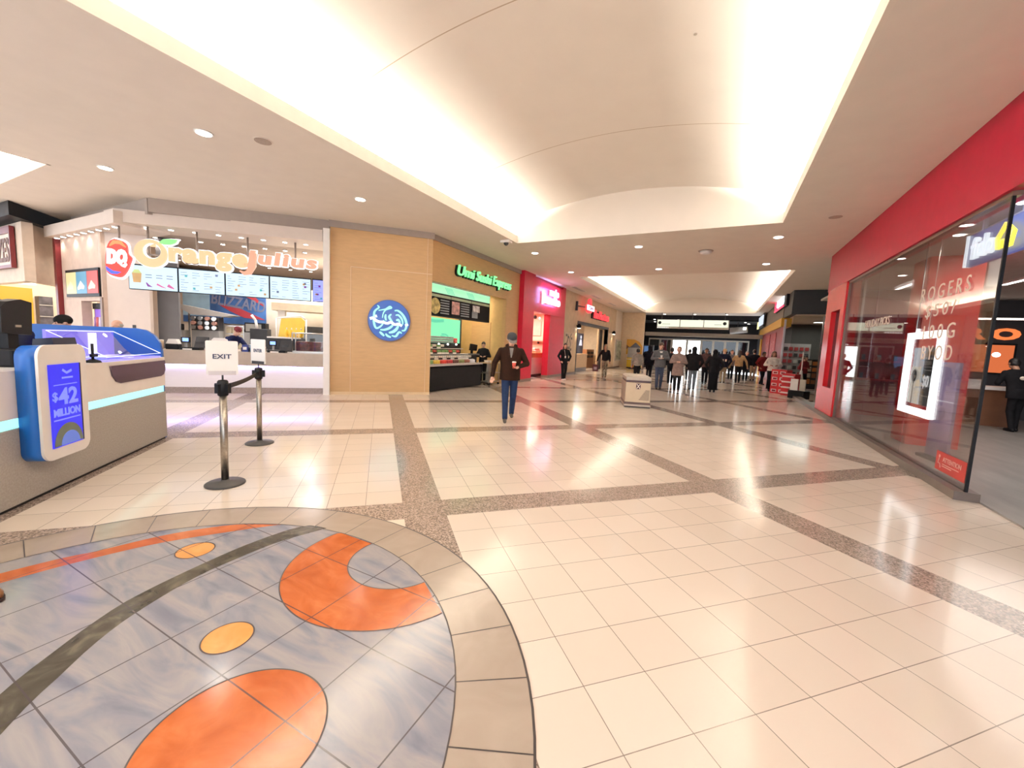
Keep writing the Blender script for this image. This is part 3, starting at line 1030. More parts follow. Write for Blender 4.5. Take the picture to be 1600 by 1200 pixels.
# big O with a curled tail
cxo, czo = SV(-4.81), 0.13
def oring(ro, ri, dx, dz, y0, y1, mi_m, name):
    m = MB(); n = 48
    a = [(cxo + ro * math.cos(2 * PI * i / n), czo + ro * math.sin(2 * PI * i / n)) for i in range(n)]
    b = [(cxo + dx + ri * math.cos(2 * PI * i / n), czo + dz + ri * math.sin(2 * PI * i / n)) for i in range(n)]
    for i in range(n):
        j = (i + 1) % n
        m.prism([a[i], a[j], b[j], b[i]], y0, y1, 'y')
    return m
oring(0.315, 0.145, 0.02, 0.055, 0.03, 0.09, 0, 'o').build('letter_halo', M_halo, sg)
m = oring(0.295, 0.168, 0.02, 0.055, -0.02, 0.03, 0, 'o')
m.ribbon([(cxo + 0.09, czo + 0.185), (cxo + 0.04, czo + 0.165), (cxo + 0.0, czo + 0.15)], [0.07, 0.05, 0.01], -0.02, 0.03)
m.build('letter_o', M_peach, sg)
lf = [(SV(-4.66), 0.37), (SV(-4.58), 0.45), (SV(-4.45), 0.475), (SV(-4.32), 0.475), (SV(-4.36), 0.40), (SV(-4.45), 0.355), (SV(-4.57), 0.345)]
MB().prism([(p[0] + (p[0] - SV(-4.49)) * .12, p[1] + (p[1] - 0.41) * .3) for p in lf], 0.03, 0.09).build('leaf_halo', M_halo, sg)
MB().prism(lf, -0.02, 0.03).build('leaf', glow('leaf_green_glow', (0.22, 0.80, 0.20), 1.1), sg)
text('letters_halo', 'range', SV(-4.515), SV(-2.945), -0.155, 0.325, 0.03, M_halo, sg, 0.06, 0.075, 0.0, 1.08)
text('peach_letters', 'range', SV(-4.49), SV(-2.97), -0.13, 0.30, -0.02, M_peach, sg, 0.05, 0.05, 0.0, 1.12)
text('letters_halo', 'Julius', SV(-3.08), SV(-1.485), 0.0, 0.43, 0.03, M_halo, sg, 0.06, 0.07, 0.10, 1.10)
text('coral_letters', 'Julius', SV(-3.05), SV(-1.51), 0.02, 0.41, -0.02, M_coral, sg, 0.05, 0.045, 0.10, 1.16)
m = MB(); m.ribbon([(SV(-2.86), 0.35), (SV(-2.88), 0.05), (SV(-2.95), -0.10), (SV(-3.05), -0.13), (SV(-3.13), -0.08)], [0.15, 0.15, 0.12, 0.08, 0.03], -0.025, 0.03)
m.build('letter_tail', M_coral, sg)
m = MB()
for v in (-4.9, -4.0, -3.0, -2.0):
    m.cyl((SV(v), 0.12, 0.1), (SV(v), 0.12, 0.74), 0.022, n=8)
m.tube([(SV(-5.0), 0.12, 0.12), (SV(-1.6), 0.12, 0.12)], 0.02)
m.build('hanging_frame', mat('sign_frame', (0.25, 0.2, 0.17), 0.5), sg)
# red lip shaped emblem
em = thing('lit_emblem', 'red lip-shaped lit emblem with white letters and a blue swoosh', 'sign', UV(SIGN_U, -5.385 * K_S, 1.55 + 1.415 * K_S), R45)
em.scale = (K_S, K_S, K_S)
def emb(k):
    pts = [(-0.05, 0.435), (0.10, 0.40), (0.175, 0.31), (0.19, 0.13), (0.255, 0.04), (0.235, -0.06), (0.165, -0.26), (0.06, -0.415), (-0.04, -0.435), (-0.19, -0.37), (-0.235, -0.22), (-0.225, 0.05), (-0.19, 0.25), (-0.13, 0.38)]
    return [(x * k, z * k) for x, z in spline(pts + [pts[0]], 4)[:-1]]
MB().prism(emb(1.0), 0.04, 0.10).build('halo', M_halo, em)
MB().prism(emb(0.91), -0.02, 0.04).build('red_face', glow('emblem_red_glow', (0.85, 0.045, 0.03), 1.15), em)
text('white_letters', 'DQ', -0.185, 0.17, -0.19, 0.19, -0.05, M_halo, em, 0.03, 0.09, 0.1)
m = MB(); m.prism([(-0.205, -0.19), (-0.10, -0.27), (0.05, -0.29), (-0.02, -0.335), (-0.12, -0.34), (-0.20, -0.27)], -0.03, -0.02)
m.build('blue_swoosh', glow('emblem_blue_glow', (0.05, 0.10, 0.85), 1.2), em)
m = MB(); m.ribbon([(-0.13, 0.24), (-0.05, 0.33), (0.06, 0.33), (0.15, 0.24)], [0.02, 0.08, 0.08, 0.02], -0.03, -0.02)
m.build('orange_swoosh', glow('emblem_orange_glow', (1.0, 0.24, 0.08), 1.1), em)

m = MB(); m.cyl((0.0, 0.07, 0.40), (0.0, 0.07, 0.77), 0.02, n=8); m.build('hanging_post', mat('sign_frame', (0.25, 0.2, 0.17), 0.5), em)
# menu screens
M_scr = glow('menu_screen_glow', (0.60, 0.80, 1.0), 0.86)
M_scrw = glow('menu_white', (0.9, 0.96, 1.0), 1.2)
M_ink = mat('menu_ink', (0.12, 0.16, 0.30), 0.6)
cols = [mat('menu_purple', (0.22, 0.05, 0.35), 0.6), mat('menu_pink', (0.6, 0.12, 0.35), 0.6), mat('menu_tan', (0.55, 0.36, 0.16), 0.6), mat('menu_teal', (0.10, 0.42, 0.50), 0.6)]
scr_lbl = ['menu screen with a pale shake cup, leftmost in the row over the counter', 'second menu screen from the left over the ice cream counter', 'middle menu screen over the ice cream counter', 'fourth menu screen over the counter, with three dark blue marks', 'narrow violet menu screen cut off at the right end of the row']
rnd = random.Random(3)
for i in range(5):
    v0 = -5.50 + i * 0.945 + (0.0 if i < 4 else 0.0)
    v1 = v0 + (0.935 if i < 4 else 0.30)
    if i == 4: v0, v1 = -1.695, -1.405
    t = thing('menu_screen', scr_lbl[i], 'menu screen', UV(12.1, v0 * 1.036, 2.405), R45, 'menu screens over the ice cream counter')
    t.scale = (1.036, 1.036, 1.036)
    W = v1 - v0
    MB().box(0, W, 0.012, 0.10, 0, 0.575).build('casing', M_black, t)
    MB().box(0.015, W - 0.012, 0, 0.014, 0.015, 0.545).build('display', M_scr if i < 4 else glow('violet_screen', (0.25, 0.28, 1.0), 1.1), t)
    m = MB()
    if i == 0:
        m.prism([(0.09, 0.16), (0.23, 0.16), (0.25, 0.37), (0.07, 0.37)], -0.004, 0.0, mi=3)
        m.prism([(0.07, 0.37), (0.25, 0.37), (0.20, 0.45), (0.12, 0.45)], -0.004, 0.0, mi=5)
        for c in range(3):
            for r in range(2): m.box(0.32 + c * 0.2, 0.44 + c * 0.2, -0.004, 0, 0.28 + r * 0.06, 0.295 + r * 0.06, 0)
        m.ribbon([(0.33, 0.17), (0.37, 0.10), (0.44, 0.08)], [0.02, 0.05, 0.01], -0.004, 0, 1)
        m.ribbon([(0.53, 0.15), (0.62, 0.10), (0.70, 0.07)], [0.04, 0.03, 0.01], -0.004, 0, 2)
        m.ribbon([(0.74, 0.14), (0.80, 0.10), (0.86, 0.07)], [0.07, 0.05, 0.02], -0.004, 0, 2)
    else:
        for c in range(int(W / 0.22)):
            for r in range(8):
                if rnd.random() < 0.75:
                    w_ = 0.05 + rnd.random() * 0.12
                    m.box(0.05 + c * 0.23, 0.05 + c * 0.23 + w_, -0.004, 0, 0.06 + r * 0.058, 0.069 + r * 0.058, 0)
        for k in range(4):
            x_, z_ = 0.06 + rnd.random() * (W - 0.14), 0.06 + rnd.random() * 0.38
            m.box(x_, x_ + 0.05, -0.005, 0, z_, z_ + 0.05, rnd.choice((0, 1, 3, 4)))
    m.build('menu_print', [M_ink] + cols[:1] + cols[1:2] + cols[2:3] + cols[3:4] + [mat('menu_lime', (0.5, 0.62, 0.25), 0.6)], t)

# counter
ct = thing('ice_cream_counter', 'long white front counter with a taupe top and lavender light under its edge', 'counter', UV(11.43, -4.9, 0), R45)
def CV(v): return v + 4.9
MB().box(CV(-4.95), CV(-1.40), 0.06, 0.9, 0.15, 0.90).build('body', mat('white_slat_front', (0.88, 0.84, 0.82), 0.35, var=0.03, wave=(0.5, 0.5, 14)), ct)
MB().box(CV(-5.0), CV(-1.40), -0.06, 0.95, 0.70, 1.03).build('counter_top', mat('taupe_counter', (0.46, 0.38, 0.31), 0.4, var=0.06), ct)
MB().box(CV(-4.95), CV(-1.40), 0.04, 0.8, 0.0, 0.15).build('plinth', mat('stone_plinth', (0.32, 0.26, 0.23), 0.4, scale=40, var=0.2), ct)
MB().box(CV(-4.95), CV(-1.42), 0.0, 0.05, 0.675, 0.70).build('light_strip', glow('lavender_strip', (0.55, 0.45, 1.0), 8.0), ct)


def register(name, v, u, label):
    t = thing(name, label, 'cash register', UV(u, v, 1.03), R45)
    MB().box(-0.20, 0.20, -0.14, 0.16, 0, 0.06, 0, 0.008).build('base', M_black, t)
    m = MB(); m.prism([(-0.10, 0.06), (0.02, 0.06), (0.10, 0.30), (0.06, 0.32)], 0.08, 0.34, 'x'); m.build('touch_screen', M_dark, t)
    d = MB().box(-0.16, 0.02, -0.13, -0.09, 0.17, 0.30).build('customer_display', M_black, t)
    MB().box(-0.13, -0.01, -0.134, -0.13, 0.20, 0.28).build('display_face', glow('register_screen', (0.25, 0.42, 1.0), 1.5), d)
    MB().box(-0.09, -0.05, -0.10, -0.06, 0.06, 0.18).build('display_post', M_grey, t)
    MB().box(-0.12, 0.06, -0.17, -0.14, 0.0, 0.035).build('card_pad', M_white, t)
    MB().box(0.10, 0.26, -0.05, 0.12, 0.06, 0.20).build('receipt_printer', M_dark, t)
    return t


register('cash_register', -4.35, 11.72, 'black cash register with a small blue display on the left of the counter')
register('cash_register', -2.52, 11.72, 'black cash register with a pale blue display on the right of the counter')


def cupshape(t, r0, r1, h, m, name='cup'):
    return MB().lathe([(r0, 0), (r1, h), (r1 * 0.92, h), (r0 * 0.9, 0.01)], n=16).build(name, m, t)


t = thing('paper_cup_stack', 'tan stack of paper cups at the left end of the ice cream counter', 'cups', UV(11.6, -4.90, 1.03), R45)
cupshape(t, 0.045, 0.05, 0.20, mat('kraft_paper', (0.62, 0.47, 0.31), 0.7), 'cups'); MB().lathe([(0.052, 0.2), (0.052, 0.215), (0.02, 0.22)], n=16).build('top_rim', M_white, t)
t = thing('lid_dispenser', 'black dispenser with a white domed lid left of the cash register', 'dispenser', UV(11.72, -4.71, 1.03), R45)
MB().box(-0.13, 0.13, -0.1, 0.12, 0, 0.13, 0, 0.02).build('body', M_black, t)
MB().prism([(-0.12, 0.13), (0.12, 0.13), (0.08, 0.24), (-0.07, 0.24)], -0.08, 0.1).build('dome', M_white, t)
t = thing('counter_sign', 'white dripping soft-serve shaped sign board on the counter', 'sign', UV(11.75, -3.78, 1.03), R45)
m = MB(); m.prism([(-0.16, 0.16), (0.16, 0.16), (0.17, 0.27), (0.10, 0.31), (-0.12, 0.31), (-0.17, 0.26)], 0, 0.02); m.box(-0.11, -0.08, 0, 0.02, 0.08, 0.16); m.box(0.03, 0.06, 0, 0.02, 0.08, 0.16)
m.build('board', M_white, t); MB().box(-0.02, 0.02, 0.0, 0.02, 0, 0.16).build('stand', M_dark, t)
t = thing('blue_cup', 'light blue paper cup in the middle of the ice cream counter', 'cup', UV(11.60, -3.05, 1.03), R45)
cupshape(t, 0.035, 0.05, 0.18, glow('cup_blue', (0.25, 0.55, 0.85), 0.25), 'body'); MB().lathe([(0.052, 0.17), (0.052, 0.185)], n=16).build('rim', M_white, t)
t = thing('napkin_box', 'dark blue carton beside the light blue cup on the counter', 'box', UV(11.60, -3.19, 1.03), R45)
MB().box(-0.06, 0.06, -0.05, 0.06, 0, 0.17).build('carton', mat('navy_carton', (0.03, 0.05, 0.25), 0.5), t); MB().box(-0.04, 0.04, -0.052, -0.05, 0.05, 0.12).build('print', M_white, t)
t = thing('topping_tray', 'long dark tray on the counter behind the light blue cup', 'tray', UV(11.75, -3.05, 1.03), R45)
MB().box(-0.26, 0.24, -0.08, 0.2, 0, 0.10, 0, 0.01).build('tray', mat('dark_brown', (0.07, 0.045, 0.035), 0.5), t); MB().box(-0.25, 0.23, -0.07, 0.19, 0.10, 0.13).build('contents', mat('cream_topping', (0.75, 0.6, 0.45), 0.6), t)

t = thing('glass_topping_case', 'steel and glass topping case at the right end of the ice cream counter', 'display case', UV(12.0, -1.78, 1.03), R45)
MB().box(-0.42, 0.36, -0.15, 0.35, 0, 0.05).build('base', M_steel, t)
m = MB(); m.tube([(-0.42, -0.15, 0.05), (-0.42, -0.15, 0.52), (0.30, -0.15, 0.52), (0.36, -0.15, 0.47), (0.36, -0.15, 0.05)], 0.016); m.tube([(-0.42, 0.3, 0.05), (-0.42, 0.3, 0.52), (0.30, 0.3, 0.52), (0.36, 0.3, 0.05)], 0.016)
m.build('steel_rail', M_steel, t)
MB().box(-0.41, 0.33, -0.152, -0.147, 0.06, 0.50).build('glass_front', M_glass, t)
MB().box(-0.36, 0.28, 0.0, 0.28, 0.05, 0.30).build('toppings', mat('maroon_toppings', (0.20, 0.04, 0.03), 0.5, var=0.6, scale=14), t)
t = thing('prep_shelf', 'white topped prep shelf with yellow bottles and fruit behind the right register', 'shelf', UV(12.9, -2.62, 0), R45)
MB().box(-0.36, 0.40, -0.2, 0.3, 1.38, 1.42).build('shelf_board', M_white, t)
MB().box(-0.36, 0.40, -0.15, 0.3, 0.0, 1.38).build('cabinet', M_dark, t)
t2 = thing('syrup_bottle', 'row of yellow syrup bottle on the white prep shelf', 'bottle', UV(12.85, -2.52, 1.42), R45, 'yellow syrup bottles on the prep shelf')
MB().lathe([(0.045, 0), (0.045, 0.16), (0.015, 0.22)], n=12).build('bottle', mat('mustard_plastic', (0.85, 0.5, 0.03), 0.35), t2); MB().lathe([(0.018, 0.22), (0.006, 0.27)], n=10).build('nozzle', M_white, t2)
t2['label'] = 'yellow syrup bottle in the row on the white prep shelf'
for k in range(1, 4): dup(t2, Vector(UV(12.85, -2.52 + 0.12 * k, 1.42)))
t = thing('yellow_arched_rack', 'yellow arched rack behind the prep shelf bottles', 'rack', UV(13.4, -2.55, 1.0), R45)
MB().prism([(-0.30, 0.42), (0.36, 0.42), (0.40, 0.9), (0.30, 1.0), (-0.22, 0.95)], 0, 0.05).build('panel', mat('yellow_panel', (0.80, 0.55, 0.06), 0.4), t)
MB().tube([(-0.34, -0.02, 0), (-0.34, -0.02, 0.95), (0.30, -0.02, 1.05), (0.44, -0.02, 0.95), (0.44, -0.02, 0)], 0.02).build('hoop', M_white, t)

# back of the shop
t = thing('wall_mural', 'blue wall mural with a red swoosh and big dark letters behind the counter', 'mural', UV(15.53, -5.95, 1.75), R45)
MB().box(0, 2.3, -0.02, 0.0, 0, 1.25).build('panel', mat('mural_blue', (0.06, 0.16, 0.42), 0.6, var=0.5, scale=1.5), t)
MB().box(0, 0.72, -0.025, -0.02, 0.2, 1.25).build('pale_panel', mat('mural_pale', (0.42, 0.66, 0.86), 0.6, var=0.2, scale=2), t)
m = MB(); m.ribbon([(0.95, 0.62), (1.3, 0.50), (1.7, 0.32), (2.25, 0.18)], [0.03, 0.20, 0.22, 0.02], -0.026, -0.02); m.ribbon([(1.5, 1.0), (1.9, 0.9), (2.25, 0.62)], [0.02, 0.15, 0.02], -0.026, -0.02)
m.build('red_swoosh', mat('mural_red', (0.55, 0.06, 0.08), 0.6), t)
text('letters', 'BLIZZARD', 0.75, 2.28, 0.62, 0.98, -0.03, mat('mural_letters', (0.22, 0.24, 0.36), 0.6), t, 0.006, 0.02, 0.2, 1, rise=-0.22)
t = thing('steel_hood_unit', 'slanted grey steel hood over the cup dispensers at the back', 'hood', UV(14.2, -5.02, 0), R45)
m = MB(); m.prism([(-0.65, 2.20), (-0.50, 2.22), (0.85, 1.98), (0.55, 1.92), (-0.25, 1.95)], 0, 0.6); m.build('hood', mat('pale_hood', (0.55, 0.53, 0.50), 0.5), t)
m = MB(); m.box(-0.5, -0.46, 0.5, 0.54, 0, 2.1); m.box(0.36, 0.40, 0.5, 0.54, 0, 1.95); m.build('support_posts', M_grey, t)
t = thing('cup_dispenser_rack', 'rack of steel cup dispensers under the slanted hood', 'dispenser', UV(14.2, -4.98, 0), R45)
MB().box(-0.28, 0.40, 0.0, 0.4, 1.50, 1.90).build('rack_body', M_dark, t)
for r in range(3):
    for c in range(4):
        MB().cyl((-0.19 + c * 0.17, -0.14, 1.58 + r * 0.13), (-0.19 + c * 0.17, 0.0, 1.58 + r * 0.13), 0.058, 0.058, 14).build('cup_tube', [M_steel, mat('rose_tube', (0.55, 0.28, 0.22), 0.4)][(r + c) % 3 == 1], t)
MB().box(-0.28, 0.40, 0.0, 0.4, 0.0, 1.50).build('stand', M_grey, t)
t = thing('coffee_brewer', 'grey brewing machine left of the cup dispensers', 'machine', UV(14.0, -5.62, 0), R45)
MB().box(-0.28, 0.24, 0, 0.4, 0.9, 1.48).build('body', mat('machine_grey', (0.36, 0.34, 0.32), 0.4), t); MB().box(-0.26, 0.22, 0, 0.4, 0, 0.9).build('stand', M_dark, t)
MB().box(-0.2, 0.12, -0.04, 0.4, 1.48, 1.66, 0, 0.02).build('black_head', M_black, t)
t = thing('wire_shelf_unit', 'steel shelf unit of cream tubs behind the counter', 'shelf', UV(14.6, -4.45, 0), R45)
for z in (0.95, 1.18, 1.42, 1.66):
    MB().box(-0.12, 0.40, 0, 0.4, z, z + 0.02).build('shelf', M_steel, t)
for x in (-0.12, 0.38): MB().box(x, x + 0.02, 0, 0.02, 0, 1.7).build('post', M_steel, t)
MB().box(-0.12, 0.40, 0.38, 0.4, 0, 0.95).build('back_panel', M_grey, t)
tb = thing('cream_tub', 'cream coloured tub on the steel shelf unit behind the counter', 'tub', UV(14.7, -4.45, 0.971), R45, 'cream tubs on the shelf unit')
MB().box(-0.07, 0.07, -0.08, 0.12, 0, 0.17, 0, 0.01).build('tub', mat('cream_plastic', (0.72, 0.62, 0.42), 0.5), tb)
for z in (0.971, 1.201, 1.441):
    for c in range(3):
        if not (z == 0.971 and c == 0): dup(tb, Vector(UV(14.7, -4.45 + 0.155 * c, z)))
t = thing('microwave_oven', 'dark countertop oven with a pale front behind the counter', 'oven', UV(14.5, -3.70, 0), R45)
MB().box(-0.30, 0.26, 0, 0.45, 1.50, 1.80, 0, 0.01).build('body', M_black, t); MB().box(-0.27, 0.15, -0.012, 0, 1.53, 1.76).build('door', mat('oven_front', (0.30, 0.28, 0.24), 0.3), t); MB().box(-0.32, 0.3, 0, 0.45, 0, 1.50).build('stand', M_grey, t)
t = thing('drink_machine', 'dark frozen drink machine with a white curved arm', 'machine', UV(13.5, -3.38, 0), R45)
MB().box(-0.22, 0.24, 0, 0.4, 1.05, 1.62, 0, 0.02).build('body', M_dark, t); MB().box(-0.2, 0.22, 0, 0.4, 0, 1.05).build('stand', M_grey, t)
MB().tube([(-0.16, -0.03, 2.0), (-0.06, -0.03, 1.86), (-0.02, -0.03, 1.62)], 0.035).build('arm', M_white, t)
t = thing('exhaust_hood', 'cream hood over the grill area at the right rear of the shop', 'hood', UV(14.2, -2.55, 0), R45)
MB().box(-0.65, 1.1, 0, 0.9, 2.22, 2.45).build('hood_band', mat('hood_cream', (0.74, 0.62, 0.46), 0.5), t)
MB().box(-0.5, -0.3, 0.1, 0.3, 0, 2.22).build('post', M_white, t)
t = thing('fry_station', 'dark grey fry station backsplash at the right rear', 'machine', UV(14.9, -2.25, 0), R45)
MB().box(-0.5, 0.75, 0.2, 0.4, 0, 1.78).build('backsplash', M_char, t); MB().box(-0.5, 0.7, -0.3, 0.2, 0, 1.0).build('counter', M_steel, t)
t = thing('fluorescent_light', 'warm ceiling light over the grill area at the right rear', 'light', UV(15.0, -2.0, 2.60), R45)
MB().box(-0.5, 0.7, 0, 0.3, 0, 0.06).build('diffuser', glow('warm_diffuser', (1, 0.86, 0.6), 3.0), t); MB().box(-0.52, 0.72, -0.02, 0.32, 0.06, 0.1).build('frame', M_white, t)
t = thing('wall_outlet', 'small dark outlet on the white pier beside the blue panel', 'outlet', UV(12.79, -5.95, 1.52), R45)
MB().box(-0.035, 0.035, 0, 0.012, -0.04, 0.04).build('plate', M_dark, t)
t = thing('door_trim_post', 'tall narrow brown strip on the white corner of the ice cream shop', 'post', (-13.67, 4.37, 0))
MB().box(-0.05, 0.06, 0, 0.03, 0, 2.2).build('strip', mat('brown_strip', (0.22, 0.15, 0.12), 0.5), t)

# left bay: triple poster screen and drinks fridge
t = thing('poster_screen', 'wide screen of three bright food posters on the left bay wall', 'screen', (-15.75, 4.36, 2.30))
MB().box(0, 2.05, 0, 0.06, -0.08, 0.62).build('frame', M_black, t)
for k, c in enumerate(((1.0, 0.85, 0.42), (0.10, 0.40, 0.62), (0.75, 0.06, 0.04))):
    p = MB().box(0.06 + k * 0.66, 0.70 + k * 0.66, -0.01, 0, 0, 0.55).build('poster', glow('poster_glow_%d' % k, c, 0.6), t)
    m = MB(); m.ribbon([(0.15 + k * .66, 0.12), (0.35 + k * .66, 0.22), (0.55 + k * .66, 0.15)], [0.06, 0.20, 0.08], -0.016, -0.01)
    m.build('picture', glow('poster_pic_%d' % k, ((0.9, 0.75, 0.5), (0.95, 0.95, 0.9), (1.0, 0.75, 0.55))[k], 0.75), p)
t = thing('drinks_fridge', 'tall drinks fridge glowing violet in the left bay', 'fridge', (-14.27, 4.62, 0))
MB().box(-0.62, 0.62, 0.0, 0.62, 0, 2.05).build('cabinet', mat('fridge_body', (0.30, 0.24, 0.30), 0.4), t)
MB().box(-0.62, 0.62, -0.03, 0.0, 1.93, 2.08).build('header', M_black, t)
MB().box(-0.50, 0.56, -0.02, 0.0, 0.15, 1.92).build('interior', glow('fridge_violet', (0.20, 0.08, 0.46), 1.2), t)
for x in (-0.12, 0.50): MB().box(x, x + 0.10, -0.03, -0.015, 0.1, 1.45).build('light_tube', glow('fridge_tube', (0.72, 0.62, 1.0), 3.0), t)
for z in (1.15, 1.45): MB().box(-0.5, 0.56, -0.028, -0.01, z, z + 0.02).build('shelf', M_grey, t)
m = MB()
for k in range(7): m.cyl((-0.44 + k * 0.15, -0.035, 1.47), (-0.44 + k * 0.15, -0.035, 1.72), 0.045, 0.035, 10, mi=k % 3)
m.build('bottles', [mat('bottle_mauve', (0.35, 0.2, 0.4), 0.3), mat('bottle_red', (0.5, 0.1, 0.1), 0.3), mat('bottle_white', (0.7, 0.65, 0.75), 0.3)], t)
# far left sign
t = thing('framed_wall_sign', 'cream sign with dark letters in an oxblood frame on the far left shop', 'sign', (-16.62, 3.70, 2.98))
MB().box(-4.6, 0.0, -0.06, 0.0, 0, 0.80).build('panel', mat('sign_cream', (0.72, 0.62, 0.52), 0.6), t)
m = MB(); m.box(-4.7, 0.06, -0.09, 0, -0.08, 0.0); m.box(-4.7, 0.06, -0.09, 0, 0.80, 0.98); m.box(0.0, 0.06, -0.09, 0, 0, 0.8)
m.build('frame', MATS['oxblood_post'], t)
text('letters', 'GLAZES', -2.1, -0.12, 0.08, 0.70, -0.075, mat('sign_brown_letters', (0.16, 0.08, 0.06), 0.6), t, 0.01, 0.02)
t = thing('yellow_menu_board', 'orange and yellow lit board at the back of the far left shop', 'board', (-21.98, 4.2, 2.0), RL)
MB().box(-0.2, 1.02, -0.05, 0, -0.6, 0.68).build('panel', glow('amber_board', (0.90, 0.42, 0.03), 0.85), t)
MB().box(-0.2, 1.08, -0.25, 0, 0.80, 0.97).build('light_cove', glow('warm_strip', (1, 0.88, 0.66), 2.4), t)
t = thing('shop_shelving', 'dark shelving of boxed goods at the back of the far left shop', 'shelf', (-21.9, 5.28, 0), RL)
MB().box(0, 0.34, -0.3, 0.08, 0, 2.42).build('cabinet', mat('shelf_slate', (0.06, 0.055, 0.07), 0.5, var=0.6, scale=5), t)
for z in (0.9, 1.3, 1.7, 2.1): MB().box(0, 0.34, -0.33, -0.3, z, z + 0.03).build('shelf_edge', M_grey, t)

# ------------------------------------------------------------------ lottery kiosk (front frame: local x = u towards the right end, local y away = -v)
KR = math.radians(135)
# local x -> A direction (-s, s), local y -> (-s,-s) = -v
kk = thing('lottery_kiosk', 'white and grey lottery kiosk counter with an aqua light line', 'kiosk', UV(6.79, -2.84, 0), KR)
def KU(u): return u - 6.79
MB().box(KU(1.6), 0.0, 0.0, 0.12, 0.03, 0.66).build('lower_panel', M_kgrey, kk)
MB().box(KU(1.6), -0.01, 0.02, 0.14, 0.0, 0.03).build('toe_kick', M_black, kk)
MB().box(KU(1.6), 0.0, 0.02, 0.12, 0.66, 0.745).build('light_line', glow('aqua_line', (0.30, 0.92, 0.88), 1.35), kk)
MB().box(KU(1.6), 0.0, 0.0, 0.12, 0.745, 1.10).build('upper_panel', mat('kiosk_white', (0.88, 0.82, 0.77), 0.4, var=0.02), kk)
MB().box(KU(1.6), 0.0, 0.0, 0.62, 1.10, 1.135).build('worktop', MATS['kiosk_white'], kk)
MB().box(KU(1.6), 0.0, 0.12, 0.60, 0.0, 1.10).build('cabinet', M_dark, kk)
m = MB()
pts = [(-1.20, 1.09), (-0.01, 1.09), (-0.01, 0.96), (-0.05, 0.905), (-0.12, 0.885), (-1.02, 0.885), (-1.10, 0.91), (-1.17, 0.98)]
m.prism(pts, -0.012, 0.0); m.build('dark_scoop_panel', mat('aubergine_panel', (0.055, 0.028, 0.055), 0.35), kk)
# blue end screen with a rounded corner
kp = thing('kiosk_end_screen', 'blue privacy screen with a rounded corner at the right end of the lottery kiosk', 'screen', UV(6.796, -2.84, 0), KR)
m = MB(); m.prism([(0.03, 0.0), (0.03, 1.20), (0.05, 1.33), (0.11, 1.43), (0.20, 1.495), (0.30, 1.512), (3.2, 1.512), (3.2, 0.0)], 0.0, 0.05, 'x')
m.build('blue_sheet', M_blue, kp)
MB().box(0.0, 0.05, 0.05, 3.2, 0.0, 0.04).build('foot_rail', M_dark, kp)
# glass case
gc = thing('kiosk_glass_case', 'sloped glass ticket case glowing violet on the right end of the kiosk', 'display case', UV(6.74, -2.86, 1.135), KR)
MB().box(-1.14, 0.0, 0.0, 0.52, 0.0, 0.02).build('tray', glow('ticket_tray', (0.40, 0.34, 0.98), 0.9), gc)
m = MB(); m.face([(-1.14, 0.0, 0.055), (0, 0.0, 0.055), (0, 0.50, 0.32), (-1.14, 0.50, 0.32)]); m.face([(-1.14, 0, 0), (0, 0, 0), (0, 0, 0.055), (-1.14, 0, 0.055)])
m.build('glass_pane', glass_mat('violet_glass', (0.86, 0.86, 1.0), 1.45, 0.0, 0.45), gc)
m = MB(); m.tube([(0, 0.0, 0.055), (0, 0.50, 0.32)], 0.005); m.tube([(-1.14, 0.0, 0.055), (-1.14, 0.50, 0.32)], 0.004); m.tube([(-1.14, 0, 0.055), (0, 0, 0.055)], 0.003); m.tube([(-1.14, 0.5, 0.32), (0, 0.5, 0.32)], 0.004)
m.build('lit_edge', glow('edge_light', (0.72, 0.75, 1.0), 1.3), gc)
m = MB()
rt = random.Random(5)
for i in range(9):
    for j in range(3):
        x, y = -1.10 + i * 0.12, 0.05 + j * 0.15
        m.box(x, x + 0.10, y, y + 0.12, 0.022, 0.026, rt.choice((0, 1, 2)))
m.build('scratch_tickets', [glow('ticket_white', (0.78, 0.76, 1.0), 1.1), glow('ticket_violet', (0.30, 0.20, 0.90), 1.0), glow('ticket_blue', (0.08, 0.14, 0.85), 1.0)], gc)
MB().box(-1.14, 0.0, 0.50, 0.53, 0.0, 0.33).build('back_panel', glow('case_back', (0.22, 0.18, 0.95), 1.0), gc)
MB().box(-0.5, -0.36, 0.49, 0.50, 0.05, 0.30).build('inner_light', glow('case_light', (0.85, 0.85, 1.0), 2.0), gc)
# ad box
ab = thing('kiosk_ad_screen', 'blue lottery advert screen reading 42 million in a white rounded frame on the kiosk', 'screen', UV(4.375, -2.84, 0.35), KR)
def rrect(w, h, r, n=6):
    out = []
    for cxx, czz, a0 in ((w - r, r, -PI / 2), (w - r, h - r, 0), (r, h - r, PI / 2), (r, r, PI)):
        for i in range(n + 1):
            a = a0 + PI / 2 * i / n
            out.append((cxx + r * math.cos(a), czz + r * math.sin(a)))
    return out
MB().prism(rrect(0.565, 0.99, 0.10), -0.13, -0.002, 'y', 0, True).build('blue_body', M_blue, ab)
MB().prism(rrect(0.575, 1.0, 0.10), -0.15, -0.13, 'y').build('white_frame', M_white, ab)
sc = MB().box(0.095, 0.465, -0.157, -0.15, 0.10, 0.83).build('screen', glow('lottery_blue', (0.022, 0.022, 0.80), 0.8), ab)
MB().box(0.465, 0.485, -0.155, -0.15, 0.10, 0.83).build('dark_bezel', M_black, ab)
M_lot = glow('lottery_text', (0.20, 0.24, 0.90), 0.85)
text('amount', '42', 0.185, 0.42, 0.47, 0.62, -0.162, M_lot, sc, 0.004, 0.03)
text('dollar_sign', '$', 0.115, 0.175, 0.50, 0.59, -0.162, M_lot, sc, 0.004, 0.02)
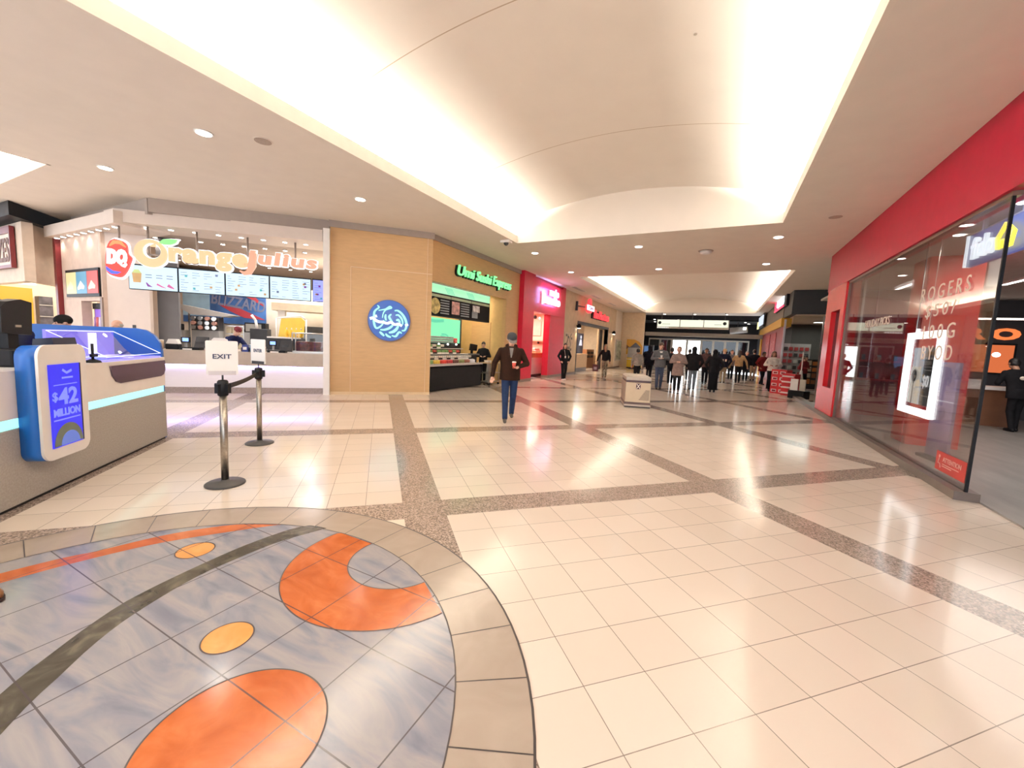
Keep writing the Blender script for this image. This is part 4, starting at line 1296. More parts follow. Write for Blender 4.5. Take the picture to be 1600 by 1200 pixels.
text('word_million', 'MILLION', 0.12, 0.44, 0.37, 0.44, -0.162, M_lot, sc, 0.004, 0.03)
m = MB(); m.box(0.12, 0.44, -0.161, -0.157, 0.335, 0.345); m.box(0.14, 0.42, -0.161, -0.157, 0.645, 0.652); m.box(0.24, 0.37, -0.161, -0.157, 0.70, 0.715); m.ribbon([(0.25, 0.78), (0.30, 0.75), (0.36, 0.77)], 0.02, -0.161, -0.157)
m.build('fine_lines', M_lot, sc)
m = MB(); m.prism([(0.285 + 0.175 * math.cos(a), 0.11 + 0.19 * math.sin(a)) for a in [PI * i / 20 for i in range(21)]], -0.160, -0.157)
m.build('ball_arc', mat('lottery_olive', (0.14, 0.17, 0.13), 0.5), sc)
m = MB(); m.prism([(0.30 + 0.115 * math.cos(a), 0.11 + 0.115 * math.sin(a)) for a in [PI * i / 20 for i in range(21)]], -0.163, -0.159)
m.build('ball', glow('lottery_ball', (0.10, 0.16, 0.50), 0.8), sc)
# terminals on the kiosk
lt = thing('lottery_terminal', 'tall black lottery terminal seen from behind at the left end of the kiosk', 'terminal', UV(4.85, -3.16, 1.135), KR)
MB().box(-0.17, 0.17, -0.12, 0.16, 0, 0.16, 0, 0.02).build('base', M_black, lt)
MB().box(-0.05, 0.06, -0.02, 0.05, 0.16, 0.32).build('neck', M_black, lt)
m = MB(); m.prism([(-0.17, 0.30), (0.15, 0.28), (0.17, 0.58), (0.05, 0.60), (-0.10, 0.57), (-0.16, 0.52)], -0.06, 0.03); m.build('monitor', M_black, lt)
MB().box(-0.03, 0.03, -0.065, -0.06, 0.35, 0.37).build('silver_mark', M_steel, lt)
MB().tube([(-0.12, 0, 0.52), (-0.22, 0.05, 0.56), (-0.32, 0.1, 0.50)], 0.03).build('arm', M_black, lt)
lt = thing('ticket_printer', 'low black ticket printer tilted beside the terminal on the kiosk', 'printer', UV(5.30, -3.10, 1.135), KR)
m = MB(); m.prism([(-0.11, 0), (0.11, 0), (0.08, 0.24), (-0.06, 0.26)], -0.17, 0.15, 'x'); m.build('housing', mat('navy_black', (0.012, 0.014, 0.035), 0.4), lt)
m = MB(); m.box(-0.1, 0.08, -0.115, -0.105, 0.07, 0.08); m.box(-0.1, 0.08, -0.105, -0.095, 0.12, 0.13); m.build('slots', M_grey, lt)
lt = thing('card_reader', 'small black card reader on a post at the front of the glass case', 'card reader', UV(5.50, -2.93, 1.135), KR)
MB().lathe([(0.07, 0), (0.06, 0.02), (0.012, 0.04)], n=16).build('base', M_black, lt); MB().cyl((0, 0, 0.03), (0, 0, 0.20), 0.012).build('post', M_black, lt); MB().box(-0.05, 0.05, -0.02, 0.0, 0.06, 0.09).build('cradle', M_black, lt)
t = thing('dark_counter_mat', 'dark pay mat at the front left of the kiosk top', 'mat', UV(3.7, -3.02, 1.135), KR)
MB().box(-0.6, 0.55, -0.15, 0.25, 0, 0.05).build('mat', mat('pay_mat', (0.03, 0.03, 0.035), 0.5, var=0.4, scale=20), t)

# ------------------------------------------------------------------ stanchions and belt
M_stn = mat('hammered_steel_post', (0.36, 0.33, 0.29), 0.35, 1.0, var=0.15, scale=60)


def stanchion(x, y, rz, word, label, sign_rot, dark_clip, sgl):
    t = thing('queue_stanchion', label, 'stanchion', (x, y, 0), rz, 'belt stanchions')
    MB().lathe([(0.175, 0.0), (0.175, 0.012), (0.16, 0.022), (0.04, 0.035), (0.034, 0.05)], n=36).build('base', mat('stanchion_black', (0.035, 0.033, 0.033), 0.4), t)
    MB().cyl((0, 0, 0.04), (0, 0, 0.93), 0.033, 0.033, 20).build('post', M_stn, t)
    h = MB().lathe([(0.04, 0.90), (0.047, 0.91), (0.047, 1.04), (0.036, 1.055), (0.0, 1.06)], n=20).build('belt_head', M_black, t)
    m = MB()
    for a in range(4):
        c, s = math.cos(a * PI / 2), math.sin(a * PI / 2)
        m.box(c * 0.055 - 0.02, c * 0.055 + 0.02, s * 0.055 - 0.02, s * 0.055 + 0.02, 0.93, 1.02)
    m.build('belt_clip', M_black, h)
    s = thing('queue_sign', sgl, 'sign', (x, y, 1.06), sign_rot)
    MB().cyl((0, 0, 0), (0, 0, 0.06), 0.008).build('stem', M_dark, s)
    MB().box(-0.11, 0.11, -0.012, 0.012, 0.045, 0.085).build('clip_bar', M_dark if dark_clip else mat('chrome_clip', (0.5, 0.42, 0.38), 0.3, 0.6), s)
    MB().prism([(p[0] - 0.13, p[1] + 0.05) for p in rrect(0.26, 0.33, 0.015)], -0.006, 0.006).build('card', mat('sign_card', (0.90, 0.86, 0.80), 0.5, var=0.01), s)
    text('word', word, -0.075, 0.075, 0.205, 0.25, -0.009, mat('sign_ink', (0.02, 0.03, 0.08), 0.6), s, 0.004, 0.02)
    return t


st1 = (-4.334, 2.243); st2 = (-5.590, 3.345)
stanchion(st1[0], st1[1], 0.3, 'EXIT', 'front grey belt stanchion with black base holding the EXIT sign', math.radians(63), False, 'white sign card reading EXIT on the front stanchion')
stanchion(st2[0], st2[1], 0.9, 'ENTER', 'rear grey belt stanchion behind the EXIT one', math.radians(8), True, 'narrow-looking white sign card turned aside on the rear stanchion')
bl = MB()
d = Vector((st2[0] - st1[0], st2[1] - st1[1])); d.normalize(); nn = Vector((-d.y, d.x)) * 0.003
a = Vector(st1) + d * 0.05; b = Vector(st2) - d * 0.05
N_ = 10
for i in range(N_):
    p = a.lerp(b, i / N_); q = a.lerp(b, (i + 1) / N_)
    sg0 = -0.02 * math.sin(PI * i / N_); sg1 = -0.02 * math.sin(PI * (i + 1) / N_)
    vs = []
    for P, s_ in ((p, sg0), (q, sg1)):
        for e in (nn, -nn):
            for z in (0.955, 1.005): vs.append(bl._v((P.x + e.x, P.y + e.y, z + s_)))
    for f in ((0, 1, 5, 4), (2, 6, 7, 3), (1, 3, 7, 5), (0, 4, 6, 2), (0, 2, 3, 1), (4, 5, 7, 6)):
        bl.bm.faces.new([vs[k] for k in f])
tag(bl.build('queue_belt', M_black), 'black retractable belt stretched between the two stanchions', 'belt')
# ------------------------------------------------------------------ maple wall: round green and blue sign
ds = thing('round_wall_sign', 'round blue sign with pale green waves on the maple wall', 'sign', UV(11.45, 0.20, 1.99), R45)
MB().lathe([(0.545, 0), (0.545, 0.10)], n=48).build('can', mat('sign_can', (0.10, 0.13, 0.30), 0.4), ds).rotation_euler = (PI / 2, 0, 0)
o = MB().lathe([(0.0, 0.0), (0.525, 0.0), (0.525, 0.012), (0.0, 0.012)], n=48).build('blue_face', glow('sign_blue_face', (0.085, 0.17, 0.50), 0.75), ds)
o.rotation_euler = (PI / 2, 0, 0); o.location = (0, -0.10, 0)
M_mint = glow('mint_glow', (0.30, 0.92, 0.60), 1.1)
def dp(pts): return spline([((x - 565) / 940.0, (600 - y) / 940.0) for x, y in pts], 5)
m = MB()
STR = [([(280, 245), (320, 290), (265, 340), (215, 400), (205, 480), (200, 600), (215, 720), (260, 800), (340, 770), (410, 690), (440, 600)], 0.055),
       ([(310, 365), (400, 345), (480, 320), (570, 255), (610, 285), (540, 310), (470, 350), (420, 430), (400, 540)], 0.04),
       ([(690, 350), (760, 340), (850, 400), (920, 490), (970, 600), (980, 720), (940, 820), (870, 830)], 0.062),
       ([(715, 460), (780, 450), (850, 520), (885, 600), (890, 680)], 0.05),
       ([(480, 450), (470, 520), (490, 600)], 0.05), ([(610, 440), (560, 500), (600, 580), (650, 640)], 0.055),
       ([(355, 835), (460, 830), (560, 790), (640, 720), (670, 650)], 0.06),
       ([(560, 900), (660, 870), (740, 800), (790, 700)], 0.075),
       ([(340, 885), (390, 930), (450, 985)], 0.06), ([(480, 925), (530, 980), (610, 1010)], 0.055),
       ([(630, 965), (720, 985), (770, 920), (810, 870), (870, 900)], 0.055), ([(730, 590), (780, 570), (830, 640)], 0.06)]
for p, w_ in STR:
    q = dp(p); n = len(q)
    m.ribbon(q, [w_ * (0.45 + 0.55 * math.sin(PI * (i + 0.6) / (n + 0.2))) for i in range(n)], -0.125, -0.112)
m.build('wave_pattern', M_mint, ds)
m = MB()
for p, w_ in (([(110, 580), (180, 560), (260, 620), (340, 645), (430, 640)], 0.07), ([(430, 650), (520, 670), (600, 640), (700, 690), (790, 670), (870, 720)], 0.065), ([(950, 700), (1020, 670)], 0.06), ([(240, 480), (260, 540)], 0.05)):
    m.ribbon(dp(p), w_, -0.13, -0.124)
m.build('white_script', glow('script_white', (0.92, 1.0, 0.96), 1.1), ds)

# ------------------------------------------------------------------ sushi front
us = thing('sushi_sign_letters', 'green glowing brush lettering sign over the sushi opening', 'sign', (-7.25, 10.15, 3.4), RL)
M_lime = glow('sushi_green_glow', (0.20, 0.95, 0.30), 1.15)
for nm, s, a, b, z0, z1 in (('first_word', 'Umi', 0.05, 0.98, 0.10, 0.40), ('second_word', 'Sushi', 1.08, 2.05, 0.09, 0.40), ('third_word', 'Express', 2.15, 3.48, 0.0, 0.42)):
    text('black_return', s, a - 0.04, b, z0 - 0.035, z1 - 0.01, -0.06, M_black, us, 0.06, 0.03, 0.15)
    text(nm, s, a, b, z0, z1, -0.12, M_lime, us, 0.05, 0.006, 0.2)
um = thing('sushi_menu_lightbox', 'long black sushi menu with a green lit band above, food pictures and price lines', 'menu board', (-7.75, 9.12, 2.26), RL)
MB().box(0, 4.03, 0.0, 0.15, 0, 0.98).build('casing', M_black, um)
gb = MB().box(0.02, 4.0, -0.01, 0.0, 0.70, 0.95).build('green_band', glow('mint_band', (0.40, 0.90, 0.52), 0.8), um)
m = MB()
for k in range(5):
    for x0 in (1.25, 2.45): m.prism([(x0 + k * 0.08, 0.90), (x0 + k * 0.08 + 0.025, 0.90), (x0 + k * 0.08 + 0.20, 0.72), (x0 + k * 0.08 + 0.175, 0.72)], -0.015, -0.01)
m.build('band_pattern', glow('jade_stroke', (0.12, 0.68, 0.42), 0.7), gb)
M_paleg = mat('pale_green_header', (0.55, 0.66, 0.48), 0.6)
for k, (a, b) in enumerate(((0.05, 1.56), (1.59, 2.74), (2.77, 3.97))):
    p = MB().box(a, b, -0.012, 0.0, 0.04, 0.66).build('menu_panel', mat('menu_black', (0.010, 0.011, 0.014), 0.6, spec=0.1), um)
    MB().box(a, b, -0.02, -0.012, 0.57, 0.65).build('header', M_paleg, p)
    m = MB()
    xa = {0: 1.04, 1: 2.14, 2: 2.82}[k]; wd = {0: 0.45, 1: 0.5, 2: 0.36}[k]
    for r in range(6): m.box(xa, xa + wd, -0.018, -0.012, 0.09 + r * (0.078 if k < 2 else 0.035), 0.125 + r * (0.078 if k < 2 else 0.033))
    m.build('price_lines', mat('price_grey', (0.36, 0.40, 0.44), 0.6), p)
    m = MB()
    if k == 0: m.lathe([(0.24, 0), (0.24, 0.01)], (0, 0, 0), 24)
    else:
        q = (1.63, 2.06) if k == 1 else (2.85, 3.3)
        m.box(q[0], q[1], -0.02, -0.012, 0.12 if k == 1 else 0.30, 0.52)
    o = m.build('food_picture', mat('food_pic_%d' % k, ((0.62, 0.52, 0.22), (0.62, 0.36, 0.34), (0.66, 0.64, 0.70))[k], 0.6, var=0.6, scale=7), p)
    if k == 0: o.rotation_euler = (PI / 2, 0, 0); o.location = (0.78, -0.012, 0.30)
up = thing('green_light_panel', 'tall mint green lit panel behind the sushi display case', 'panel', (-8.75, 8.6, 1.0), RL)
MB().box(3.2, 3.3, 0.06, 0.12, -1.0, 1.2).build('support_post', M_dark, up)
MB().box(0.55, 4.12, 0, 0.06, 0, 1.30).build('panel', glow('mint_panel', (0.22, 0.82, 0.45), 0.8), up)
m = MB(); m.ribbon(spline([(3.0, 0.75), (3.3, 0.72), (3.6, 0.5), (3.85, 0.3)], 5), 0.05, -0.008, 0); m.ribbon(spline([(2.95, 0.68), (3.25, 0.65), (3.5, 0.45), (3.7, 0.3)], 5), 0.05, -0.008, 0); m.ribbon(spline([(2.2, 1.22), (2.6, 1.18), (3.1, 1.22)], 5), 0.1, -0.008, 0)
m.build('jade_waves', MATS['jade_stroke'], up)
MB().box(4.12, 4.19, -0.02, 0.07, 0, 1.34).build('dark_edge', M_dark, up)

sc_ = thing('sushi_display_case', 'black open sushi display case with stepped shelves under the green panel', 'display case', (-7.50, 9.15, 0), RL)
m = MB(); m.prism([(0.0, 0.02), (0.0, 0.70), (0.12, 0.78), (0.12, 0.02)], 0.0, 3.15, 'x'); m.build('front_panel', M_black, sc_)
m = MB(); m.prism([(0.12, 0.02), (0.12, 0.74), (1.0, 0.74), (1.0, 0.02)], 0.0, 3.1, 'x'); m.build('body', M_dark, sc_)
MB().box(0.0, 3.2, -0.03, 0.16, 0.755, 0.80).build('front_rail', mat('pale_rail', (0.55, 0.50, 0.50), 0.3), sc_)
for k, (y, z) in enumerate(((0.42, 0.93), (0.62, 1.10), (0.82, 1.27))):
    MB().box(0.0, 3.1 - k * 0.05, y - 0.12, y + 0.05, z - 0.02, z).build('shelf', mat('shelf_white', (0.75, 0.74, 0.72), 0.3), sc_)
    MB().box(0.0, 3.1 - k * 0.05, y + 0.04, y + 0.06, z - 0.2, z).build('riser', M_black, sc_)
MB().box(0.0, 3.1, 0.90, 1.02, 0.02, 1.45).build('back', M_black, sc_)
m = MB(); m.prism([(-0.02, 0.45), (-0.02, 0.78), (0.2, 0.80), (0.5, 0.80), (0.5, 0.45)], 3.15, 3.21, 'x'); m.build('end_panel', M_black, sc_)
for k in range(6): MB().cyl((0.3 + k * 0.5, 0.88, 1.415), (0.3 + k * 0.5, 0.84, 1.40), 0.03, 0.03, 10).build('case_lamp', glow('case_lamp', (1, 0.95, 0.85), 3.0), sc_)


def tray(label, group, mm):
    t = thing('sushi_tray', label, 'food tray', (0, 0, 0), RL, group)
    MB().box(-0.095, 0.095, -0.07, 0.06, 0, 0.045).build('base', M_black if mm % 2 else M_white, t)
    MB().box(-0.085, 0.085, -0.06, 0.05, 0.045, 0.12, 0, 0.015).build('food', mat('tray_food_%d' % mm, ((0.80, 0.74, 0.66), (0.75, 0.62, 0.55), (0.15, 0.28, 0.10), (0.55, 0.08, 0.06), (0.80, 0.60, 0.10), (0.75, 0.10, 0.05))[mm], 0.5, var=0.5, scale=30), t)
    return t


rs = random.Random(11)
rows = (('clear packed tray of white rolls on the middle shelf of the sushi case', 'trays on the middle sushi shelf', 0, 0.38, 0.93, 14),
        ('packed tray of green and red rolls on the upper shelf of the sushi case', 'trays on the upper sushi shelf', 2, 0.60, 1.10, 12),
        ('small packed tray on the top shelf of the sushi case', 'trays on the top sushi shelf', 1, 0.785, 1.27, 9))
for lb, gp, mm, yy, zz, n in rows:
    a = tray(lb, gp, mm)
    b = tray(lb, gp, (mm + 1) % 4)
    src = [a, b]
    for i in range(n):
        x = 9.15 + 0.14 + i * 0.212
        p = Vector((-7.50 - yy, x, zz + 0.001))
        if i < 2: src[i].location = p
        else: dup(src[i % 2] if rs.random() < .7 else src[0], p)
front = [('white lidded bowl at the left end of the front sushi shelf', (0.75, 0.72, 0.66)), ('green and white salad bowl second on the front sushi shelf', (0.25, 0.40, 0.16)), ('yellow drink bottle pack on the front sushi shelf', (0.85, 0.62, 0.10)),
         ('red drink bottle pack beside the yellow one on the front sushi shelf', (0.75, 0.06, 0.04)), ('deep red pack in the middle of the front sushi shelf', (0.55, 0.04, 0.05)), ('dark bottle pack right of the red ones on the front sushi shelf', (0.12, 0.05, 0.04)),
         ('olive green pack on the front sushi shelf', (0.25, 0.28, 0.10)), ('brown pack near the right of the front sushi shelf', (0.30, 0.12, 0.08)), ('white lidded box at the right end of the front sushi shelf', (0.80, 0.80, 0.85))]
for i, (lb, c) in enumerate(front):
    t = thing('food_pack', lb, 'food pack', (-7.50 - 0.20, 9.32 + i * 0.335, 0.803), RL, 'packs along the front sushi shelf')
    m = MB()
    for k in range(3): m.lathe([(0.045, 0), (0.05, 0.09), (0.035, 0.12)], (-0.1 + k * 0.1, 0, 0), 12)
    m.build('containers', mat('pack_%d' % i, c, 0.35, var=0.15), t)
    MB().box(-0.15, 0.15, -0.06, 0.06, 0.001, 0.012).build('tray_base', M_white, t)
t = thing('drink_bottle_row', 'dark framed row of bottled drinks on top of the sushi case at the left', 'drinks', (-8.42, 9.80, 1.455), RL)
MB().box(-0.62, 0.55, 0, 0.12, 0, 0.30).build('frame', M_black, t)
m = MB()
for k in range(6): m.cyl((-0.5 + k * 0.18, -0.04, 0.02), (-0.5 + k * 0.18, -0.04, 0.26), 0.055, 0.04, 12, mi=k % 3)
m.build('bottles', [mat('soda_red', (0.42, 0.08, 0.06), 0.3), mat('soda_brown', (0.2, 0.08, 0.05), 0.3), mat('soda_white', (0.5, 0.5, 0.52), 0.3)], t)
t = thing('grey_container_stack', 'grey stack of clear containers on top of the sushi case at the right', 'containers', (-8.42, 11.15, 1.455), RL)
for k in range(3): MB().box(-0.72, 0.72, 0, 0.25, k * 0.075, k * 0.075 + 0.06, 0, 0.01).build('layer', mat('smoke_grey_plastic', (0.30, 0.31, 0.31), 0.35, var=0.3, scale=20), t)
t = thing('red_packet', 'small red packet at the right end of the grey containers', 'packet', (-8.38, 11.98, 1.455), RL)
MB().box(-0.05, 0.06, 0, 0.1, 0, 0.17, 0, 0.015).build('packet', mat('packet_red', (0.65, 0.08, 0.08), 0.5), t); MB().box(-0.045, 0.055, -0.004, 0, 0.05, 0.1).build('band', mat('packet_pink', (0.75, 0.3, 0.3), 0.5), t)
t = thing('sushi_till', 'black till screen beside the sushi case in front of the staff member', 'cash register', (-8.05, 12.60, 0), RL)
MB().box(-0.25, 0.25, 0, 0.4, 0, 1.05).build('stand', M_dark, t); m = MB(); m.prism([(-0.22, 1.22), (0.24, 1.2), (0.28, 1.42), (-0.16, 1.46)], 0.0, 0.05); m.build('screen', M_black, t); MB().box(-0.04, 0.06, 0.05, 0.1, 1.05, 1.25).build('neck', M_black, t)
MB().box(-0.15, 0.28, -0.1, 0.3, 1.05, 1.10).build('keyboard', M_char, t)
t = thing('wheeled_cart', 'two-tier metal cart on casters beside the sushi case', 'cart', (-7.27, 12.87, 0), RL)
for z in (0.78, 0.42, 0.10): MB().box(-0.40, 0.40, 0, 0.42, z, z + 0.03).build('tier', mat('cart_wood', (0.60, 0.44, 0.27), 0.5) if z > 0.7 else M_steel, t)
for x in (-0.38, 0.355):
    for y in (0.02, 0.38): MB().box(x, x + 0.025, y, y + 0.025, 0.08, 0.80).build('post', M_steel, t)
w = MB().cyl((-0.33, 0.02, 0.04), (-0.30, 0.02, 0.04), 0.04, 0.04, 14).build('caster', M_black, t)
for p in ((0.64, 0, 0), (0, 0.44, 0), (0.64, 0.44, 0)):
    c = w.copy(); COL.objects.link(c); c.location = p
t = thing('white_bread_box', 'small white box on the cart top by the sushi staff member', 'box', (-7.38, 12.70, 0.812), RL)
MB().box(-0.12, 0.1, 0, 0.18, 0, 0.07, 0, 0.02).build('box', M_white, t); MB().box(-0.125, 0.105, -0.005, 0.185, 0.06, 0.08).build('lid', M_cream, t)
t = thing('white_side_panel', 'white cabinet panel standing right of the metal cart', 'cabinet', (-7.78, 13.42, 0), RL)
MB().box(-0.07, 0.07, 0, 0.5, 0.05, 0.80).build('body', M_white, t); MB().box(-0.06, 0.06, 0.01, 0.49, 0, 0.05).build('plinth', M_dark, t)

# ------------------------------------------------------------------ red shop
bs = thing('red_shop_sign', 'white glowing two-line letter sign on the red shop front', 'sign', (-7.10, 16.35, 3.25), RL)
M_bw = glow('red_shop_white', (0.92, 0.97, 1.0), 0.95)
text('word_upper', 'mucho', 0.85, 1.92, 0.50, 0.85, -0.10, M_bw, bs, 0.06, 0.03)
text('word_lower', 'burrito', 0.12, 2.15, 0.10, 0.52, -0.10, M_bw, bs, 0.06, 0.03)
MB().box(0.05, 0.10, -0.09, -0.02, 0.05, 0.60).build('upright', M_bw, bs)
l = bpy.data.lights.new('sign_lamp', 'AREA'); l.energy = 60; l.size = 2.0; l.size_y = 0.7; l.shape = 'RECTANGLE'; l.color = (0.55, 0.42, 1.0)
o = bpy.data.objects.new('sign_lamp', l); COL.objects.link(o); o.parent = bs; o.location = (1.1, -0.2, 0.45); o.rotation_euler = (PI / 2 + 0.0, 0, 0)
t = thing('burrito_counter', 'white tiled counter with a wood top inside the red shop', 'counter', (-7.85, 16.75, 0), RL)
MB().box(0, 2.8, 0, 0.7, 0.12, 0.92).build('tiled_front', mat('white_tile_front', (0.80, 0.72, 0.70), 0.3, var=0.05), t)
MB().box(-0.02, 2.82, -0.06, 0.75, 0.92, 1.14).build('wood_top', mat('warm_wood_top', (0.48, 0.20, 0.08), 0.45), t)
MB().box(0, 2.8, 0.04, 0.7, 0, 0.12).build('plinth', M_dark, t)
t = thing('wood_shelf', 'pinkish wall shelf above the red shop counter', 'shelf', (-9.5, 19.6, 1.70), 0)
MB().box(0, 1.9, -0.25, 0.0, 0, 0.06).build('board', mat('shelf_rose', (0.55, 0.30, 0.22), 0.5), t); m = MB()
for x in (0.3, 1.0, 1.7): m.box(x, x + 0.03, -0.2, 0.0, -0.12, 0)
m.build('brackets', M_dark, t)
t = thing('hanging_menu_flag', 'grey paper flag hanging on the red shop back wall', 'flag', (-8.95, 19.58, 2.0), 0)
MB().box(0, 0.55, -0.03, 0, 0, 0.75).build('paper', mat('flag_grey', (0.60, 0.42, 0.36), 0.7), t); MB().ball((0.2, -0.05, 0.95), 0.09).build('hook', M_dark, t)
t = thing('hot_sauce_bottle', 'olive sauce bottle on the red shop counter', 'bottle', (-8.2, 18.0, 1.141), RL)
MB().lathe([(0.06, 0), (0.06, 0.18), (0.02, 0.24), (0.02, 0.32)], n=14).build('bottle', mat('olive_glass', (0.35, 0.28, 0.12), 0.3), t); MB().lathe([(0.024, 0.32), (0.024, 0.36)], n=10).build('cap', M_dark, t)
t = thing('food_warmer', 'rounded steel food warmer on the red shop counter', 'warmer', (-8.15, 18.8, 1.141), RL)
MB().box(-0.32, 0.32, 0, 0.4, 0, 0.12, 0, 0.02).build('base', M_steel, t); m = MB()
for k in range(3): m.ball((-0.2 + 0.2 * k, 0.15, 0.14), 0.10, 0.12, 0.10)
m.build('pans', mat('warm_metal', (0.6, 0.35, 0.28), 0.35, 0.4, var=0.4), t)
t = thing('small_lamp', 'small white lamp box under the red shop sign, left one', 'lamp', (-7.5, 16.35, 2.68), RL)
MB().box(-0.1, 0.1, 0, 0.12, -0.09, 0.09).build('body', M_white, t); MB().box(-0.07, 0.07, -0.008, 0, -0.06, 0.06).build('face', glow('lamp_face', (1, 0.9, 0.9), 1.2), t)
t = thing('small_spot', 'tiny bright white spot under the red shop sign, right one', 'lamp', (-7.5, 17.25, 2.74), RL)
MB().box(-0.06, 0.06, 0, 0.1, -0.05, 0.05).build('body', M_white, t); MB().box(-0.05, 0.05, -0.01, 0, -0.04, 0.04).build('face', glow('spot_face', (1, 0.95, 0.95), 6), t)

# ------------------------------------------------------------------ coffee shop
M_tim = glow('coffee_red_glow', (1.0, 0.05, 0.06), 1.1)
t = thing('red_oval_sign', 'red lit oval blade sign with white script and a round top on a bracket', 'sign', (-7.25, 22.85, 3.74), RL)
o = MB().lathe([(0.0, 0), (0.62, 0), (0.62, 0.12), (0.0, 0.12)], n=32).build('oval', M_tim, t); o.rotation_euler = (PI / 2, 0, 0); o.scale = (0.88, 0.44, 1); o.location = (0, -0.30, -0.02)
o = MB().lathe([(0.0, 0), (0.26, 0), (0.26, 0.12), (0.0, 0.12)], n=24).build('round_top', M_tim, t); o.rotation_euler = (PI / 2, 0, 0); o.location = (0.05, -0.30, 0.28)
MB().box(-0.62, 0.72, -0.46, -0.42, -0.14, 0.14).build('white_band', glow('oval_white', (1, 0.9, 0.95), 1.6), t)
text('script', 'Tim', -0.45, 0.5, -0.10, 0.10, -0.475, mat('script_violet', (0.45, 0.2, 0.5), 0.5), t, 0.008, 0.03, 0.3)
m = MB(); m.tube([(-1.3, -0.1, 0.0), (-0.6, -0.3, 0.0)], 0.03); m.box(-1.36, -1.26, -0.12, 0, -0.25, 0.25); m.build('bracket', M_dark, t)
t = thing('red_letter_sign', 'red lit letter sign over the coffee shop opening', 'sign', (-7.25, 24.55, 3.28), RL)
text('black_return', 'Tim Hortons', -0.20, 3.6, 0.0, 0.52, -0.08, M_black, t, 0.08, 0.05)
text('letters', 'Tim Hortons', 0.05, 3.85, 0.04, 0.55, -0.16, M_tim, t, 0.06, 0.03)
def sconce(y, lb):
    t = thing('wall_sconce', lb, 'lamp', (-7.25, y, 2.55), RL, 'coffee shop sconces')
    MB().lathe([(0.10, 0), (0.13, 0.12), (0.06, 0.24)], (0, -0.14, 0), 14).build('shade', M_black, t)
    MB().cyl((0, -0.14, -0.02), (0, -0.14, 0.0), 0.085, 0.085, 14).build('bulb', M_lamp, t); MB().box(-0.04, 0.04, -0.14, 0, 0.1, 0.16).build('arm', M_black, t)
    l = bpy.data.lights.new('sconce_lamp', 'SPOT'); l.energy = 30; l.spot_size = math.radians(75); l.spot_blend = 0.6; l.color = (1, 0.78, 0.5)
    o = bpy.data.objects.new('sconce_lamp', l); COL.objects.link(o); o.parent = t; o.location = (0, -0.14, -0.05)
sconce(21.9, 'black wall sconce left of the coffee shop opening'); sconce(30.2, 'black wall sconce right of the coffee shop opening')
t = thing('painted_vine_panel', 'tall wall panel of dark painted vines left of the coffee shop opening', 'panel', (-7.25, 19.95, 0.9), RL)
MB().box(0, 1.35, -0.02, 0, 0, 1.35).build('panel', mat('vine_ground', (0.64, 0.50, 0.36), 0.6), t)
m = MB(); m.ribbon(spline([(0.4, 0.05), (0.5, 0.4), (0.35, 0.7), (0.55, 1.0), (0.5, 1.25)], 5), 0.06, -0.03, -0.02); m.ribbon(spline([(0.9, 0.1), (0.8, 0.4), (1.0, 0.7), (0.85, 1.0), (1.1, 1.3)], 5), 0.05, -0.03, -0.02)
for x, z in ((0.3, 1.2), (0.65, 1.1), (1.15, 1.05), (0.7, 0.55), (0.2, 0.5), (1.1, 0.45), (0.55, 0.2)): m.box(x - 0.07, x + 0.07, -0.03, -0.02, z - 0.06, z + 0.06)
m.build('vines', mat('vine_dark', (0.10, 0.10, 0.09), 0.6), t)
t = thing('coffee_counter', 'tan low wall with a dark base in the coffee shop opening', 'counter', (-7.75, 22.6, 0), RL)
MB().box(0, 3.3, 0, 0.3, 0.22, 1.02).build('front', mat('honey_panel', (0.58, 0.40, 0.22), 0.5), t); MB().box(-0.02, 3.32, -0.03, 0.33, 1.02, 1.08).build('top', M_wood, t); MB().box(0, 3.3, 0.02, 0.3, 0, 0.22).build('base', mat('brown_base', (0.10, 0.06, 0.04), 0.4), t)
t = thing('lit_poster', 'dark poster with a white figure inside the coffee shop opening', 'poster', (-8.3, 25.5, 1.05), RL)
MB().box(0, 1.15, 0, 0.06, 0, 1.35).build('board', mat('poster_navy', (0.02, 0.02, 0.06), 0.4), t); m = MB(); m.prism([(0.25, 0.55), (0.9, 0.55), (0.75, 0.95), (0.45, 0.95)], -0.01, 0); m.ball((0.6, -0.01, 1.1), 0.16, 0.01, 0.12); m.build('picture', glow('poster_pale', (0.75, 0.75, 0.85), 0.8), t)
MB().box(0.1, 1.05, 0, 0.06, -1.05, 0).build('stand', M_dark, t)
t = thing('wood_cabinet', 'reddish wood cabinet with two dark openings inside the coffee shop', 'cabinet', (-8.5, 29.2, 0), RL)
MB().box(-0.9, 0.9, 0, 0.6, 0, 1.35).build('body', mat('cherry_wood', (0.30, 0.12, 0.05), 0.45), t); m = MB()
for z in (0.75, 1.02):
    for x in (-0.75, 0.1): m.box(x, x + 0.65, -0.02, 0, z, z + 0.17)
m.build('openings', M_black, t)
t = thing('bright_wall_panel', 'tall pale lit wall panel inside the coffee shop', 'panel', (-9.6, 31.0, 0.0), 0)
MB().box(0, 1.3, -0.1, 0.0, 0.9, 3.1).build('panel', mat('pale_panel', (0.85, 0.72, 0.56), 0.5), t); MB().box(0, 1.3, -0.08, 0.0, 0, 0.9).build('lower', M_tan, t)
t = thing('dark_doorway_sheet', 'tall dark sheet standing in for the dark doorway at the right of the coffee shop opening', 'screen', (-7.6, 28.1, 0), RL)
